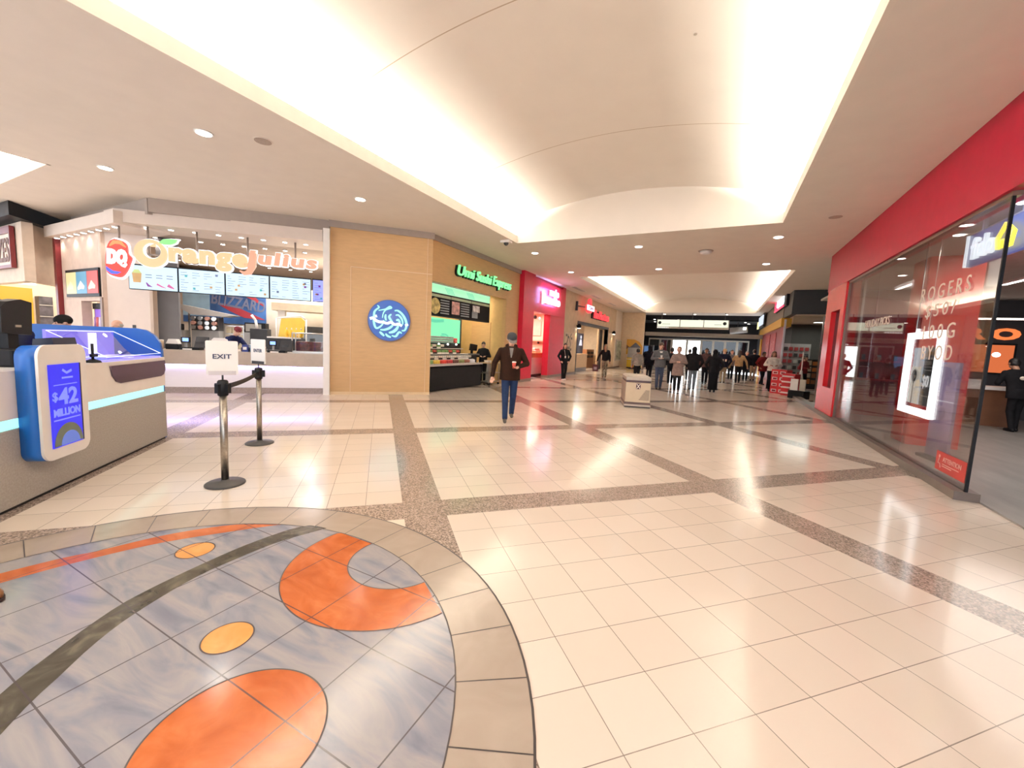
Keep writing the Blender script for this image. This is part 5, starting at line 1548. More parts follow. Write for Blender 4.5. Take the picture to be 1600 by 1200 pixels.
MB().box(0, 0.75, 0, 0.1, 0.0, 2.78).build('screen', M_dark, t); MB().box(-0.28, 0.0, 0, 0.1, 0, 2.78).build('wood_post', mat('honey_post', (0.55, 0.36, 0.2), 0.5), t)  # plain dark sheet stands in for the shaded depth of the doorway
# column with vertical lettering, screen, painted round
t = thing('vertical_lettering', 'black letters ATTRACTIONS running down the far left column', 'sign', (-7.24, 34.1, 0.35), RL)
for i, ch in enumerate('ATTRACTIONS'):
    text('letter', ch, 0, 0.42, 2.30 - i * 0.225, 2.46 - i * 0.225, -0.02, M_black, t, 0.02, 0.02)
t = thing('hanging_screen', 'small dark screen mounted high on the far left column', 'screen', (-7.05, 34.6, 3.1), RL)
MB().box(0, 1.0, 0, 0.1, 0, 0.58).build('casing', M_black, t); MB().box(0.05, 0.95, -0.006, 0, 0.05, 0.53).build('face', glow('dim_screen', (0.12, 0.14, 0.24), 0.5), t); MB().box(0.4, 0.6, 0.1, 0.2, 0.2, 0.4).build('bracket', M_dark, t)
t = thing('glass_notice_case', 'glass notice case with mottled green poster beyond the coffee shop', 'notice board', (-7.25, 31.6, 0.55), RL)
MB().box(0, 2.1, -0.06, 0, 0, 1.65).build('frame', M_steel, t); MB().box(0.1, 2.0, -0.07, -0.06, 0.1, 1.55).build('poster', mat('mottled_green', (0.34, 0.36, 0.28), 0.5, var=0.8, scale=4), t)
t = thing('painted_round_mural', 'orange and grey diamond mural on the end wall left of the entrance', 'mural', (-6.75, 33.28, 0), 0)
m = MB(); m.prism([(0, 1.1)] + [(1.2 * math.sin(a) if a < PI / 2 else 1.2, 1.1 + 1.15 * (1 - (1 - math.sin(a)) ** 1.0)) for a in []] + [(1.22, 1.1), (1.22, 1.75), (1.0, 2.1), (0.6, 2.28), (0.0, 2.3)], -0.03, 0); m.build('yellow_ground', mat('marigold', (0.66, 0.34, 0.05), 0.6), t)
m = MB(); m.prism([(0.70, 1.30), (1.12, 1.68), (0.70, 2.06), (0.30, 1.68)], -0.04, -0.03); m.build('grey_diamond', mat('diamond_grey', (0.13, 0.14, 0.17), 0.6), t)
m = MB(); m.prism([(0.0, 1.5), (0.22, 1.68), (0.0, 1.86)], -0.04, -0.03); m.build('small_diamond', mat('diamond_brown', (0.2, 0.1, 0.04), 0.6), t)
t = thing('round_cafe_table', 'small table with a red post near the yellow barrier at the entrance left', 'table', (-5.95, 32.0, 0), 0)
MB().lathe([(0.5, 0.72), (0.5, 0.76)], n=24).build('top', M_white, t); MB().cyl((0, 0, 0), (0, 0, 0.72), 0.05).build('post', mat('brick_red', (0.45, 0.10, 0.05), 0.5), t); MB().lathe([(0.3, 0), (0.3, 0.03)], n=20).build('foot', M_dark, t)
t = thing('yellow_barrier', 'bright yellow low barrier at the base of the end wall', 'panel', (-6.6, 33.0, 0), 0)
MB().box(0, 1.15, 0, 0.1, 0.1, 0.85).build('panel', mat('bright_yellow', (0.72, 0.50, 0.03), 0.5), t); MB().box(0, 1.15, 0.01, 0.1, 0, 0.1).build('base', M_dark, t)
t = thing('grey_screen_board', 'grey board standing above the yellow barrier at the entrance left', 'board', (-6.55, 32.9, 0.85), 0)
MB().box(0, 0.9, 0, 0.08, 0, 0.8).build('board', M_grey, t); MB().box(-0.02, 0.92, 0.01, 0.07, 0.8, 0.83).build('cap', M_dark, t)

# ------------------------------------------------------------------ entrance bulkhead signs
t = thing('entrance_directory_sign', 'long pale lit sign of three panels over the entrance doors', 'sign', (-4.53, 33.0, 3.22), 0)
MB().box(0, 4.9, 0.02, 0.2, 0.12, 0.66).build('casing', M_grey, t)
for k in range(3):
    p = MB().box(0.05 + k * 1.62, 1.60 + k * 1.62, 0, 0.02, 0.14, 0.64).build('lit_panel', glow('sign_pale_green', (0.74, 0.80, 0.60), 0.95), t)
    if k != 1:
        x = 0.20 if k == 0 else 4.62
        o = MB().lathe([(0.0, 0), (0.12, 0), (0.12, 0.012), (0, 0.012)], n=20).build('round_symbol', M_black, p); o.rotation_euler = (PI / 2, 0, 0); o.location = (x, 0.0, 0.42)
        m = MB(); m.box(0.38 if k == 0 else 3.95, 0.95 if k == 0 else 4.42, -0.008, 0, 0.31, 0.345); m.build('text_line', mat('sign_grey_text', (0.25, 0.25, 0.22), 0.6), p)
MB().box(0, 4.9, 0.0, 0.2, 0.0, 0.11).build('lower_rail', mat('rail_taupe', (0.42, 0.38, 0.32), 0.5), t)
m = MB()
for k in range(7): m.box(0.06 + k * 0.12, 0.13 + k * 0.12, -0.01, 0, 0.02, 0.10)
m.build('small_letters', glow('small_letter_white', (0.9, 0.9, 0.85), 1.0), t)
for x in (0.3, 2.45, 4.6): MB().box(x, x + 0.04, 0.05, 0.09, 0.66, 1.18).build('hanger', M_dark, t)
for k, (x, y, z) in enumerate(((-4.85, 33.9, 3.95), (-3.1, 33.9, 3.95), (-1.6, 33.9, 3.95), (-5.2, 36.6, 3.95), (0.25, 36.8, 3.95), (1.5, 36.0, 3.95), (1.8, 37.5, 3.95))):
    downlight(x, y, z, 'tiny bright lamp in the dark ceiling over the entrance', 0.08, 8, 'lamps in the dark entrance ceiling', False)
t = thing('ceiling_duct', 'grey duct with a bright edge hanging in the dark entrance ceiling at right', 'duct', (0.5, 36.5, 3.3), 0)
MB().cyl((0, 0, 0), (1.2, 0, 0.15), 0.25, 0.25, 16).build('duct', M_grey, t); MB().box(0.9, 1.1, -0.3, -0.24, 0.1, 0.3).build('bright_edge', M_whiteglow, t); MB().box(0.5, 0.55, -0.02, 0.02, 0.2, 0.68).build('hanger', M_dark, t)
t = thing('blue_machine', 'dim blue lit machine by the entrance at left', 'machine', (-5.6, 36.5, 0), 0)
MB().box(-0.45, 0.45, 0, 0.5, 0, 1.95).build('body', M_dark, t); MB().box(-0.3, 0.3, -0.02, 0, 1.1, 1.85).build('face', glow('machine_blue', (0.08, 0.16, 0.32), 0.8), t)

# ------------------------------------------------------------------ litter bin
tb = thing('litter_bin', 'boxy tan mall litter bin with grey top, dark bands and an X emblem', 'bin', (-2.03, 11.63, 0), math.radians(17))
W2, D2 = 0.335, 0.62
def taper(z0, z1, k0, k1, mi=0, m=None):
    m = m or MB()
    pts = []
    for z, k in ((z0, k0), (z1, k1)):
        for x, y in ((-1, -1), (1, -1), (1, 1), (-1, 1)): pts.append(m._v((x * W2 * k, y * D2 * k, z)))
    for f in ((0, 1, 2, 3), (7, 6, 5, 4), (0, 4, 5, 1), (1, 5, 6, 2), (2, 6, 7, 3), (3, 7, 4, 0)):
        m.bm.faces.new([pts[i] for i in f]).material_index = mi
    return m
taper(0.14, 0.66, 0.96, 0.93).build('body', mat('bin_tan', (0.56, 0.44, 0.30), 0.45, var=0.04), tb)
taper(0.0, 0.03, 0.98, 1.0).build('foot', M_dark, tb)
taper(0.03, 0.08, 1.02, 1.0).build('lower_lip', mat('bin_grey', (0.40, 0.34, 0.28), 0.35, var=0.06), tb)
taper(0.08, 0.14, 1.0, 0.965).build('lower_band', mat('bin_brown', (0.06, 0.025, 0.025), 0.4), tb)
taper(0.66, 0.72, 0.935, 0.935).build('upper_band', MATS['bin_brown'], tb)
m = taper(0.72, 0.80, 0.96, 0.95); taper(0.80, 0.835, 0.95, 0.80, 0, m); m.build('lid', MATS['bin_grey'], tb)
e = MB().box(-0.055, 0.055, -D2 * 0.955, -D2 * 0.94, 0.49, 0.64).build('emblem', mat('emblem_dark', (0.07, 0.02, 0.03), 0.4), tb)
m = MB(); m.ribbon([(-0.045, 0.50), (0.045, 0.63)], 0.018, -D2 * 0.963, -D2 * 0.955); m.ribbon([(0.045, 0.50), (-0.045, 0.63)], 0.018, -D2 * 0.963, -D2 * 0.955); m.build('cross', mat('emblem_cream', (0.75, 0.68, 0.58), 0.5), e)
m = MB()
for k in range(9):
    z = 0.17 + k * 0.035
    m.box(0.01 + k * 0.022, 0.29, -D2 * 0.957, -D2 * 0.94, z, z + 0.014)
m.build('stripes', MATS['bin_brown'], tb)
for sx in (-1, 1):
    m = taper(0.14, 0.66, 0.975, 0.945)
    m.bm.clear()
    m.box(sx * W2 * 0.93 - 0.012, sx * W2 * 0.93 + 0.012, -D2 * 0.90, D2 * 0.90, 0.15, 0.65); m.build('side_panel', mat('bin_side', (0.30, 0.24, 0.19), 0.35), tb)

# ------------------------------------------------------------------ phone shop (right)
def RF(y): return -y      # front frame of the right wall, local x
M_dec = mat('window_decal', (0.78, 0.64, 0.54), 0.5)
for k, (s, ya, yb, z0, z1, rise, lb) in enumerate((('ROGERS', 8.33, 6.96, 2.44, 2.64, 0.0, 'pale six-letter window word, topmost line of lettering on the shop glass'), ('$50/', 8.10, 7.25, 2.17, 2.37, 0, 'pale window lettering with a price, second line on the shop glass'),
                                  ('100G', 8.08, 7.17, 1.88, 2.08, 0, 'pale window lettering 100G, third line on the shop glass'), ('BYOD', 8.04, 7.16, 1.59, 1.79, 0, 'pale window lettering BYOD, lowest line on the shop glass'))):
    t = thing('window_lettering', lb, 'lettering', (GX, (ya + yb) / 2, z0), RR, 'white lettering on the phone shop glass')
    hw = (ya - yb) / 2
    text('words', s, -hw, hw, 0, z1 - z0, -0.006, M_dec, t, 0.005, 0.0, 0.0, 1.45)
t = thing('window_lettering', 'small pale lettering HOLIDAY PICKS on the left of the shop glass', 'lettering', (GX, 10.2, 2.20), RR)
text('words', 'HOLIDAY PICKS', -0.68, 0.68, 0, 0.15, -0.006, M_dec, t, 0.005, 0.0)
t = thing('attention_sticker', 'red ATTENTION sticker low on the shop glass by the black edge', 'sticker', (GX, 6.78, 0.19), RR)
MB().box(-0.36, 0.36, -0.006, -0.002, 0, 0.24).build('sheet', mat('sticker_red', (0.45, 0.04, 0.035), 0.5), t)
text('word', 'ATTENTION', -0.18, 0.26, 0.125, 0.185, -0.01, mat('sticker_pale', (0.72, 0.42, 0.38), 0.5), t, 0.004, 0.01)
m = MB()
m.ball((-0.27, -0.008, 0.18), 0.022, 0.002, 0.022); m.ribbon([(-0.27, 0.155), (-0.29, 0.09), (-0.24, 0.09), (-0.22, 0.04)], 0.016, -0.01, -0.006); m.box(-0.18, 0.22, -0.01, -0.006, 0.09, 0.10); m.box(-0.18, 0.05, -0.01, -0.006, 0.065, 0.075)
m.build('figure_icon', MATS['sticker_pale'], t)
t = thing('lit_brand_sign', 'blue haloed lit sign with white letters and a yellow house outline behind the glass', 'sign', (GX + 0.25, 7.80, 2.86), RR)
M_fw = glow('house_sign_white', (0.85, 0.95, 1.0), 1.6)
text('letters', 'fido', 0.17, 0.69, 0.06, 0.34, -0.06, M_fw, t, 0.04, 0.012)
m = MB(); m.ribbon([(0.76, 0.07), (0.72, 0.20), (0.86, 0.35), (1.03, 0.22), (0.99, 0.07), (0.91, 0.07), (0.91, 0.16), (0.83, 0.16), (0.83, 0.07)], 0.024, -0.06, -0.02); m.build('yellow_house', glow('house_sign_yellow', (1.0, 0.86, 0.05), 2.0), t)
MB().box(-0.04, 1.3, 0, 0.05, 0.0, 0.42).build('blue_panel', glow('house_sign_blue_halo', (0.11, 0.14, 0.42), 0.5), t)
MB().box(-0.05, -0.035, -0.03, 0.05, 0, 0.42).build('lit_edge', M_fw, t)
for x in (0.2, 1.0): MB().box(x, x + 0.04, 0.01, 0.05, 0.42, 0.70).build('hanger', M_grey, t)
l = bpy.data.lights.new('sign_glow_lamp', 'AREA'); l.energy = 3; l.size = 1.2; l.size_y = 0.4; l.shape = 'RECTANGLE'; l.color = (0.5, 0.6, 1.0)
o = bpy.data.objects.new('sign_glow_lamp', l); COL.objects.link(o); o.parent = t; o.location = (0.5, -0.10, 0.3); o.rotation_euler = (PI / 2, 0, 0)
# framed phone display
t = thing('phone_display_frame', 'white lit rectangular frame around a phone advert behind the shop glass', 'display', (GX + 0.16, 9.01, 0.737), RR)
m = MB(); m.box(0, 1.14, -0.05, 0.01, 0, 0.10); m.box(0, 1.14, -0.05, 0.01, 1.18, 1.28); m.box(0, 0.11, -0.05, 0.01, 0.10, 1.18); m.box(1.06, 1.14, -0.05, 0.01, 0.10, 1.18)
m.build('lit_frame', glow('frame_white_glow', (0.92, 0.98, 1.0), 4.5), t)
a = MB().box(0.22, 0.62, 0.0, 0.03, 0.16, 1.04).build('pale_advert', glow('advert_pale', (0.62, 0.70, 0.80), 0.7), t)
MB().box(0.62, 0.95, 0.0, 0.03, 0.16, 1.04).build('black_advert', M_black, t)
m = MB(); m.ribbon(spline([(0.30, 0.17), (0.31, 0.55), (0.34, 0.74)], 4), 0.13, -0.02, 0.0); m.ribbon(spline([(0.50, 0.17), (0.50, 0.5), (0.48, 0.74)], 4), 0.13, -0.02, 0.0); m.build('phones', glow('phone_cream', (0.85, 0.80, 0.68), 0.8), a)
m = MB(); m.ball((0.42, -0.03, 0.60), 0.075, 0.015, 0.10); m.box(0.405, 0.415, -0.03, -0.02, 0.17, 0.5); m.build('camera_mark', M_dark, a)
text('price', '$0', 0.66, 0.86, 0.42, 0.62, -0.008, glow('price_white', (0.9, 0.9, 0.9), 1.0), t, 0.006, 0.01)
m = MB(); m.box(0.68, 0.92, -0.006, 0, 0.86, 0.89); m.box(0.66, 0.92, -0.006, 0, 0.74, 0.755); m.box(0.66, 0.9, -0.006, 0, 0.69, 0.705); m.box(0.68, 0.9, -0.006, 0, 0.30, 0.315); m.build('advert_lines', M_grey, t)
m = MB(); m.tube([(0.54, 0.02, 1.28), (0.54, 0.02, 2.71)], 0.006); m.tube([(0.1, 0.02, 1.28), (0.1, 0.02, 2.71)], 0.006); m.build('hanging_wires', M_steel, t)
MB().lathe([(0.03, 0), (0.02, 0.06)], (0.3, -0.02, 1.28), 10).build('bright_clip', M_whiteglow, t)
t = thing('support_pole', 'slim white pole just behind the left pane of the phone shop glass', 'pole', (GX + 0.2, 12.1, 0.02), 0)
MB().cyl((0, 0, 0), (0, 0, 3.42), 0.022).build('pole', M_white, t); MB().lathe([(0.07, 0), (0.07, 0.02)], n=16).build('foot', M_white, t)
# interior
t = thing('poster_stand', 'mauve poster stand right of the red column in the phone shop', 'stand', (4.05, 9.25, 0.02), RR + 0.12)
t.location = (3.15, 8.72, 0.02)
MB().box(-0.22, 0.30, 0, 0.04, 0.05, 1.55).build('poster', mat('mauve_poster', (0.34, 0.22, 0.34), 0.45, var=0.2, scale=2), t); MB().box(-0.25, 0.33, -0.1, 0.15, 0, 0.05).build('foot', M_dark, t)
m = MB(); m.ball((0.05, -0.005, 0.75), 0.09, 0.004, 0.10); m.build('face_print', mat('print_plum', (0.2, 0.13, 0.22), 0.5), t); MB().box(-0.22, 0.30, -0.008, 0, 0.93, 0.95).build('white_line', mat('print_white', (0.7, 0.65, 0.72), 0.5), t)
t = thing('service_counter', 'wood service counter with a white top deep in the phone shop', 'counter', (5.95, 14.6, 0.02), 0)
MB().box(-0.55, 0.75, 0, 0.7, 0, 0.92).build('body', mat('walnut_brown', (0.20, 0.085, 0.04), 0.45), t); MB().box(-0.6, 0.8, -0.05, 0.75, 0.92, 1.0).build('top', M_white, t)
m = MB(); m.box(-0.3, 0.1, 0.1, 0.35, 1.0, 1.16); m.build('papers', mat('paper_white', (0.8, 0.78, 0.75), 0.6, var=0.2, scale=9), t)
M_or = glow('orange_screen_glow', (0.95, 0.22, 0.06), 0.85)
t = thing('block_letter_sign', 'orange outlined block letters high on the back wall of the phone shop', 'sign', (5.95, 17.005, 2.30), 0)
for ch, a, b in (('P', 0, 0.40), ('R', 0.50, 0.92), ('O', 1.02, 1.62)):
    text('letter', ch, a, b, 0, 0.34, -0.05, M_or, t, 0.04, 0.05)
t = thing('orange_wall_screen', 'large orange wall screen with a white spot in the phone shop', 'screen', (6.35, 16.95, 1.35), 0)
MB().box(-0.05, 1.15, -0.06, 0, -0.05, 0.85).build('frame', M_black, t); MB().box(0, 1.1, -0.07, -0.06, 0, 0.8).build('display', glow('dim_orange_screen', (0.70, 0.16, 0.05), 0.75), t); m = MB(); m.ball((0.75, -0.08, 0.52), 0.09, 0.01, 0.07); m.build('white_spot', M_whiteglow, t)
for k, (x, ya, yb) in enumerate(((3.15, 7.0, 8.6), (3.9, 10.4, 14.0), (5.6, 8.0, 13.5))):
    t = thing('linear_ceiling_light', ['bright linear ceiling light just inside the shop glass by the lettering', 'linear ceiling light over the left half of the phone shop', 'linear ceiling light deep in the phone shop'][k], 'ceiling light', (x, ya, 3.44), 0)
    MB().box(-0.05, 0.05, 0, yb - ya, -0.05, 0).build('housing', M_white, t); MB().box(-0.04, 0.04, 0.02, yb - ya - 0.02, -0.056, -0.05).build('diffuser', glow('linear_glow', (1, 0.97, 0.9), 4.5), t)
t = thing('linear_ceiling_light', 'long white light line across the back wall of the phone shop', 'ceiling light', (5.4, 16.8, 2.86), 0)
MB().box(0, 4.4, 0, 0.15, 0, 0.06).build('housing', M_white, t); MB().box(0.02, 4.38, -0.006, 0, 0.01, 0.05).build('diffuser', MATS['linear_glow'], t)
for k, (x, y) in enumerate(((2.95, 8.4), (2.95, 6.95), (3.6, 9.6), (3.4, 12.0))):
    downlight(x, y, 3.44, ['small downlight inside the shop glass above the middle pane', 'small downlight inside the shop glass left of the blue lit sign', 'small downlight above the red column', 'small downlight at the left end of the phone shop'][k], 0.06, 14, 'phone shop downlights', k < 3)
for k, z in enumerate((1.0, 1.5)):
    t = thing('wall_display_shelf', ['lower dark red display shelf on the left wall of the phone shop', 'upper dark red display shelf on the left wall of the phone shop'][k], 'shelf', (2.9, 14.38, z), 0)
    MB().box(0, 2.2, -0.25, 0, 0, 0.05).build('board', M_redd, t); m = MB()
    for j in range(6): m.box(0.2 + j * 0.33, 0.28 + j * 0.33, -0.16, -0.14, 0.05, 0.20)
    m.build('phone_samples', mat('sample_dark', (0.05, 0.03, 0.04), 0.3), t)

# ------------------------------------------------------------------ dark corner shop and yellow shop
t = thing('red_white_sign', 'lit sign with red and white letters on the black fascia past the phone shop', 'sign', (GX - 0.03, 27.0, 3.90), RR)
MB().box(0, 4.4, -0.10, 0, -0.02, 0.62).build('box', M_black, t)
text('red_letters', 'EB', 0.15, 0.95, 0.12, 0.55, -0.14, glow('letter_red', (1.0, 0.04, 0.10), 1.6), t, 0.04, 0.05)
text('white_letters', 'GAMES', 1.05, 3.6, 0.12, 0.55, -0.14, glow('letter_white', (0.85, 0.95, 1.0), 1.8), t, 0.04, 0.05)
MB().box(0.1, 3.7, -0.14, -0.10, 0.0, 0.07).build('red_line', MATS['letter_red'], t)
t = thing('yellow_tab_sign', 'small lit sign with a yellow bar and pale panel above the mustard fascia', 'sign', (GX - 0.13, 39.0, 3.75), RR)
t.location = (GX - 0.25, 36.5, 3.62)
MB().box(0, 0.9, -0.05, 0.02, -0.15, 0.75).build('yellow_bar', glow('tab_yellow', (0.95, 0.9, 0.4), 1.0), t); MB().box(1.1, 4.2, -0.05, 0.02, 0.0, 0.62).build('pale_panel', glow('tab_pale', (0.62, 0.70, 0.80), 0.9), t); MB().box(0, 4.2, 0.02, 0.1, -0.15, 0.75).build('back', M_dark, t)
for k, y in enumerate((27.5, 30.5)):
    t = thing('red_window_poster', ['nearer red window poster with pale round prints under the mustard fascia', 'farther red window poster with pale round prints under the mustard fascia'][k], 'poster', (GX - 0.01, y + 1.2, 0.9), RR)
    MB().box(0, 2.4, -0.02, 0, 0, 1.9).build('sheet', mat('poster_crimson', (0.38, 0.02, 0.025), 0.45, var=0.2), t); m = MB()
    for x, z in ((0.7, 0.5), (1.6, 0.5), (0.8, 1.1), (1.6, 1.2)): m.ribbon([(x + 0.22 * math.cos(a), z + 0.22 * math.sin(a)) for a in [PI * i / 5 for i in range(9)]], 0.05, -0.025, -0.02)
    m.build('prints', mat('print_rose', (0.6, 0.28, 0.26), 0.5), t)
def promo(name, label, cat, x, y, w, h, d, checks):
    t = thing(name, label, cat, (x, y, 0), RR + 0.9)
    MB().box(-w / 2, w / 2, 0, d, 0, h).build('body', mat('promo_red', (0.50, 0.02, 0.03), 0.45), t)
    m = MB()
    if checks:
        for r in range(4):
            for c in range(2): m.box(-w / 2 + 0.05 + c * w / 2, -w / 2 + 0.05 + c * w / 2 + w * 0.34, -0.01, 0, 0.06 + r * h / 4, 0.06 + r * h / 4 + h * 0.12)
    else:
        for r in range(4): m.box(-w / 2 + 0.02, w / 2 - 0.02, -0.05, 0, 0.08 + r * h / 4, 0.08 + r * h / 4 + 0.06)
    m.build('pale_panels', mat('promo_white', (0.72, 0.62, 0.60), 0.5), t)
    if checks:
        m = MB()
        for r in range(4):
            for c in range(2): m.box(-w / 2 + 0.09 + c * w / 2, -w / 2 + 0.05 + c * w / 2 + w * 0.30, -0.015, -0.01, 0.08 + r * h / 4, 0.06 + r * h / 4 + h * 0.09)
        m.build('dark_prints', mat('promo_dark', (0.22, 0.01, 0.02), 0.5), t)
promo('promo_stand', 'red and white checked promotion stand past the phone shop', 'stand', 2.20, 19.7, 0.62, 0.98, 0.35, True)
promo('goods_rack', 'red rack with white shelves right of the checked stand', 'rack', 2.45, 19.05, 0.48, 0.86, 0.35, False)
t = thing('black_planter_box', 'black box holding two white cards on the curb by the red portal', 'box', (2.58, 18.0, 0), RR + 0.9)
MB().box(-0.28, 0.28, 0, 0.4, 0, 0.30, 0, 0.02).build('box', M_black, t); MB().box(-0.24, 0.02, 0.05, 0.08, 0.30, 0.72).build('card', M_white, t); MB().box(0.05, 0.26, 0.10, 0.13, 0.30, 0.72).build('card', mat('card_sage', (0.50, 0.47, 0.38), 0.5), t)
t = thing('white_floor_pole', 'thin white pole standing in front of the dark shop glass', 'pole', (2.95, 19.8, 0), 0)
MB().cyl((0, 0, 0), (0, 0, 1.75), 0.025, 0.02).build('pole', M_white, t); MB().lathe([(0.11, 0.55), (0.04, 1.0)], n=12).build('cone', M_white, t); MB().lathe([(0.16, 0), (0.16, 0.05)], n=16).build('foot', M_dark, t)
for k, (x, z, c) in enumerate(((4.3, 2.72, 'white'), (5.2, 2.55, 'white'))):
    t = thing('ceiling_panel_light', ['small bright ceiling light inside the dark corner shop, left one', 'long bright ceiling light inside the dark corner shop, right one'][k], 'ceiling light', (x, 25.0, z + 0.55), 0)
    MB().box(-0.3 - k * 0.4, 0.3 + k * 0.4, -0.2, 0.2, 0, 0.05).build('frame', M_white, t); MB().box(-0.28 - k * 0.4, 0.28 + k * 0.4, -0.18, 0.18, -0.006, 0).build('diffuser', MATS['linear_glow'], t)
t = thing('goods_shelf', 'shelf of orange boxed goods inside the dark corner shop', 'shelf', (4.35, 24.2, 0), 0)
MB().box(-0.6, 0.6, 0, 0.4, 0, 1.45).build('case', M_dark, t)
m = MB(); rg = random.Random(2)
for r in range(4):
    for c in range(5): m.box(-0.55 + c * 0.22, -0.37 + c * 0.22, -0.04, 0, 0.25 + r * 0.3, 0.25 + r * 0.3 + 0.18 + rg.random() * 0.06, rg.choice((0, 1, 2)))
m.build('boxes', [mat('goods_orange', (0.55, 0.20, 0.06), 0.5), mat('goods_brown', (0.3, 0.12, 0.06), 0.5), mat('goods_pale', (0.6, 0.5, 0.42), 0.5)], t)
t = thing('goods_shelf', 'taller pale shelf of small goods at the right in the dark corner shop', 'shelf', (3.35, 25.3, 0), 0)
MB().box(-0.7, 0.7, 0, 0.4, 0, 2.2).build('case', M_grey, t)
m = MB()
for r in range(6):
    for c in range(6): m.box(-0.66 + c * 0.225, -0.5 + c * 0.225, -0.04, 0, 0.25 + r * 0.32, 0.42 + r * 0.32, rg.choice((0, 1, 2)))
m.build('small_goods', [mat('goods_white', (0.55, 0.55, 0.5), 0.5), mat('goods_black', (0.04, 0.04, 0.04), 0.5), mat('goods_red', (0.4, 0.05, 0.05), 0.5)], t)
# ------------------------------------------------------------------ people
def voxel(bm_mb, name, m, voxel_size, parent=None, smooth=6):
    """Fuse overlapping solids into one continuous smooth surface."""
    mb = bm_mb
    bmesh.ops.recalc_face_normals(mb.bm, faces=mb.bm.faces[:])
    me = bpy.data.meshes.new(name + '_src')
    mb.bm.to_mesh(me); mb.bm.free()
    o = bpy.data.objects.new(name + '_src', me); COL.objects.link(o)
    r = o.modifiers.new('r', 'REMESH'); r.mode = 'VOXEL'; r.voxel_size = voxel_size; r.use_smooth_shade = True
    s = o.modifiers.new('s', 'SMOOTH'); s.iterations = smooth; s.factor = 0.5
    dg = bpy.context.evaluated_depsgraph_get()
    out = bpy.data.meshes.new_from_object(o.evaluated_get(dg))
    bpy.data.objects.remove(o); bpy.data.meshes.remove(me)
    out.name = name
    out.materials.clear(); out.materials.append(m)
    for p in out.polygons: p.use_smooth = True
    ob = bpy.data.objects.new(name, out); COL.objects.link(ob)
    if parent: ob.parent = parent
    return ob


SKIN = {'fair': mat('skin_fair', (0.62, 0.36, 0.26), 0.55, var=0.06), 'tan': mat('skin_tan', (0.46, 0.25, 0.16), 0.55, var=0.06), 'brown': mat('skin_brown', (0.26, 0.13, 0.08), 0.55, var=0.06)}
M_hair = {'black': mat('hair_black', (0.012, 0.010, 0.010), 0.45, var=0.3), 'brown': mat('hair_brown', (0.07, 0.035, 0.02), 0.45, var=0.3), 'grey': mat('hair_grey', (0.35, 0.33, 0.30), 0.5, var=0.2), 'light': mat('hair_light', (0.30, 0.17, 0.09), 0.45, var=0.3)}
M_eye = mat('eye_dark', (0.02, 0.015, 0.012), 0.2)
M_lips = mat('lip_rose', (0.42, 0.16, 0.13), 0.5)


def cloth(name, col, rough=0.8):
    return mat('cloth_' + name, col, rough, var=0.16, scale=14, bump=0.15, spec=0.12)


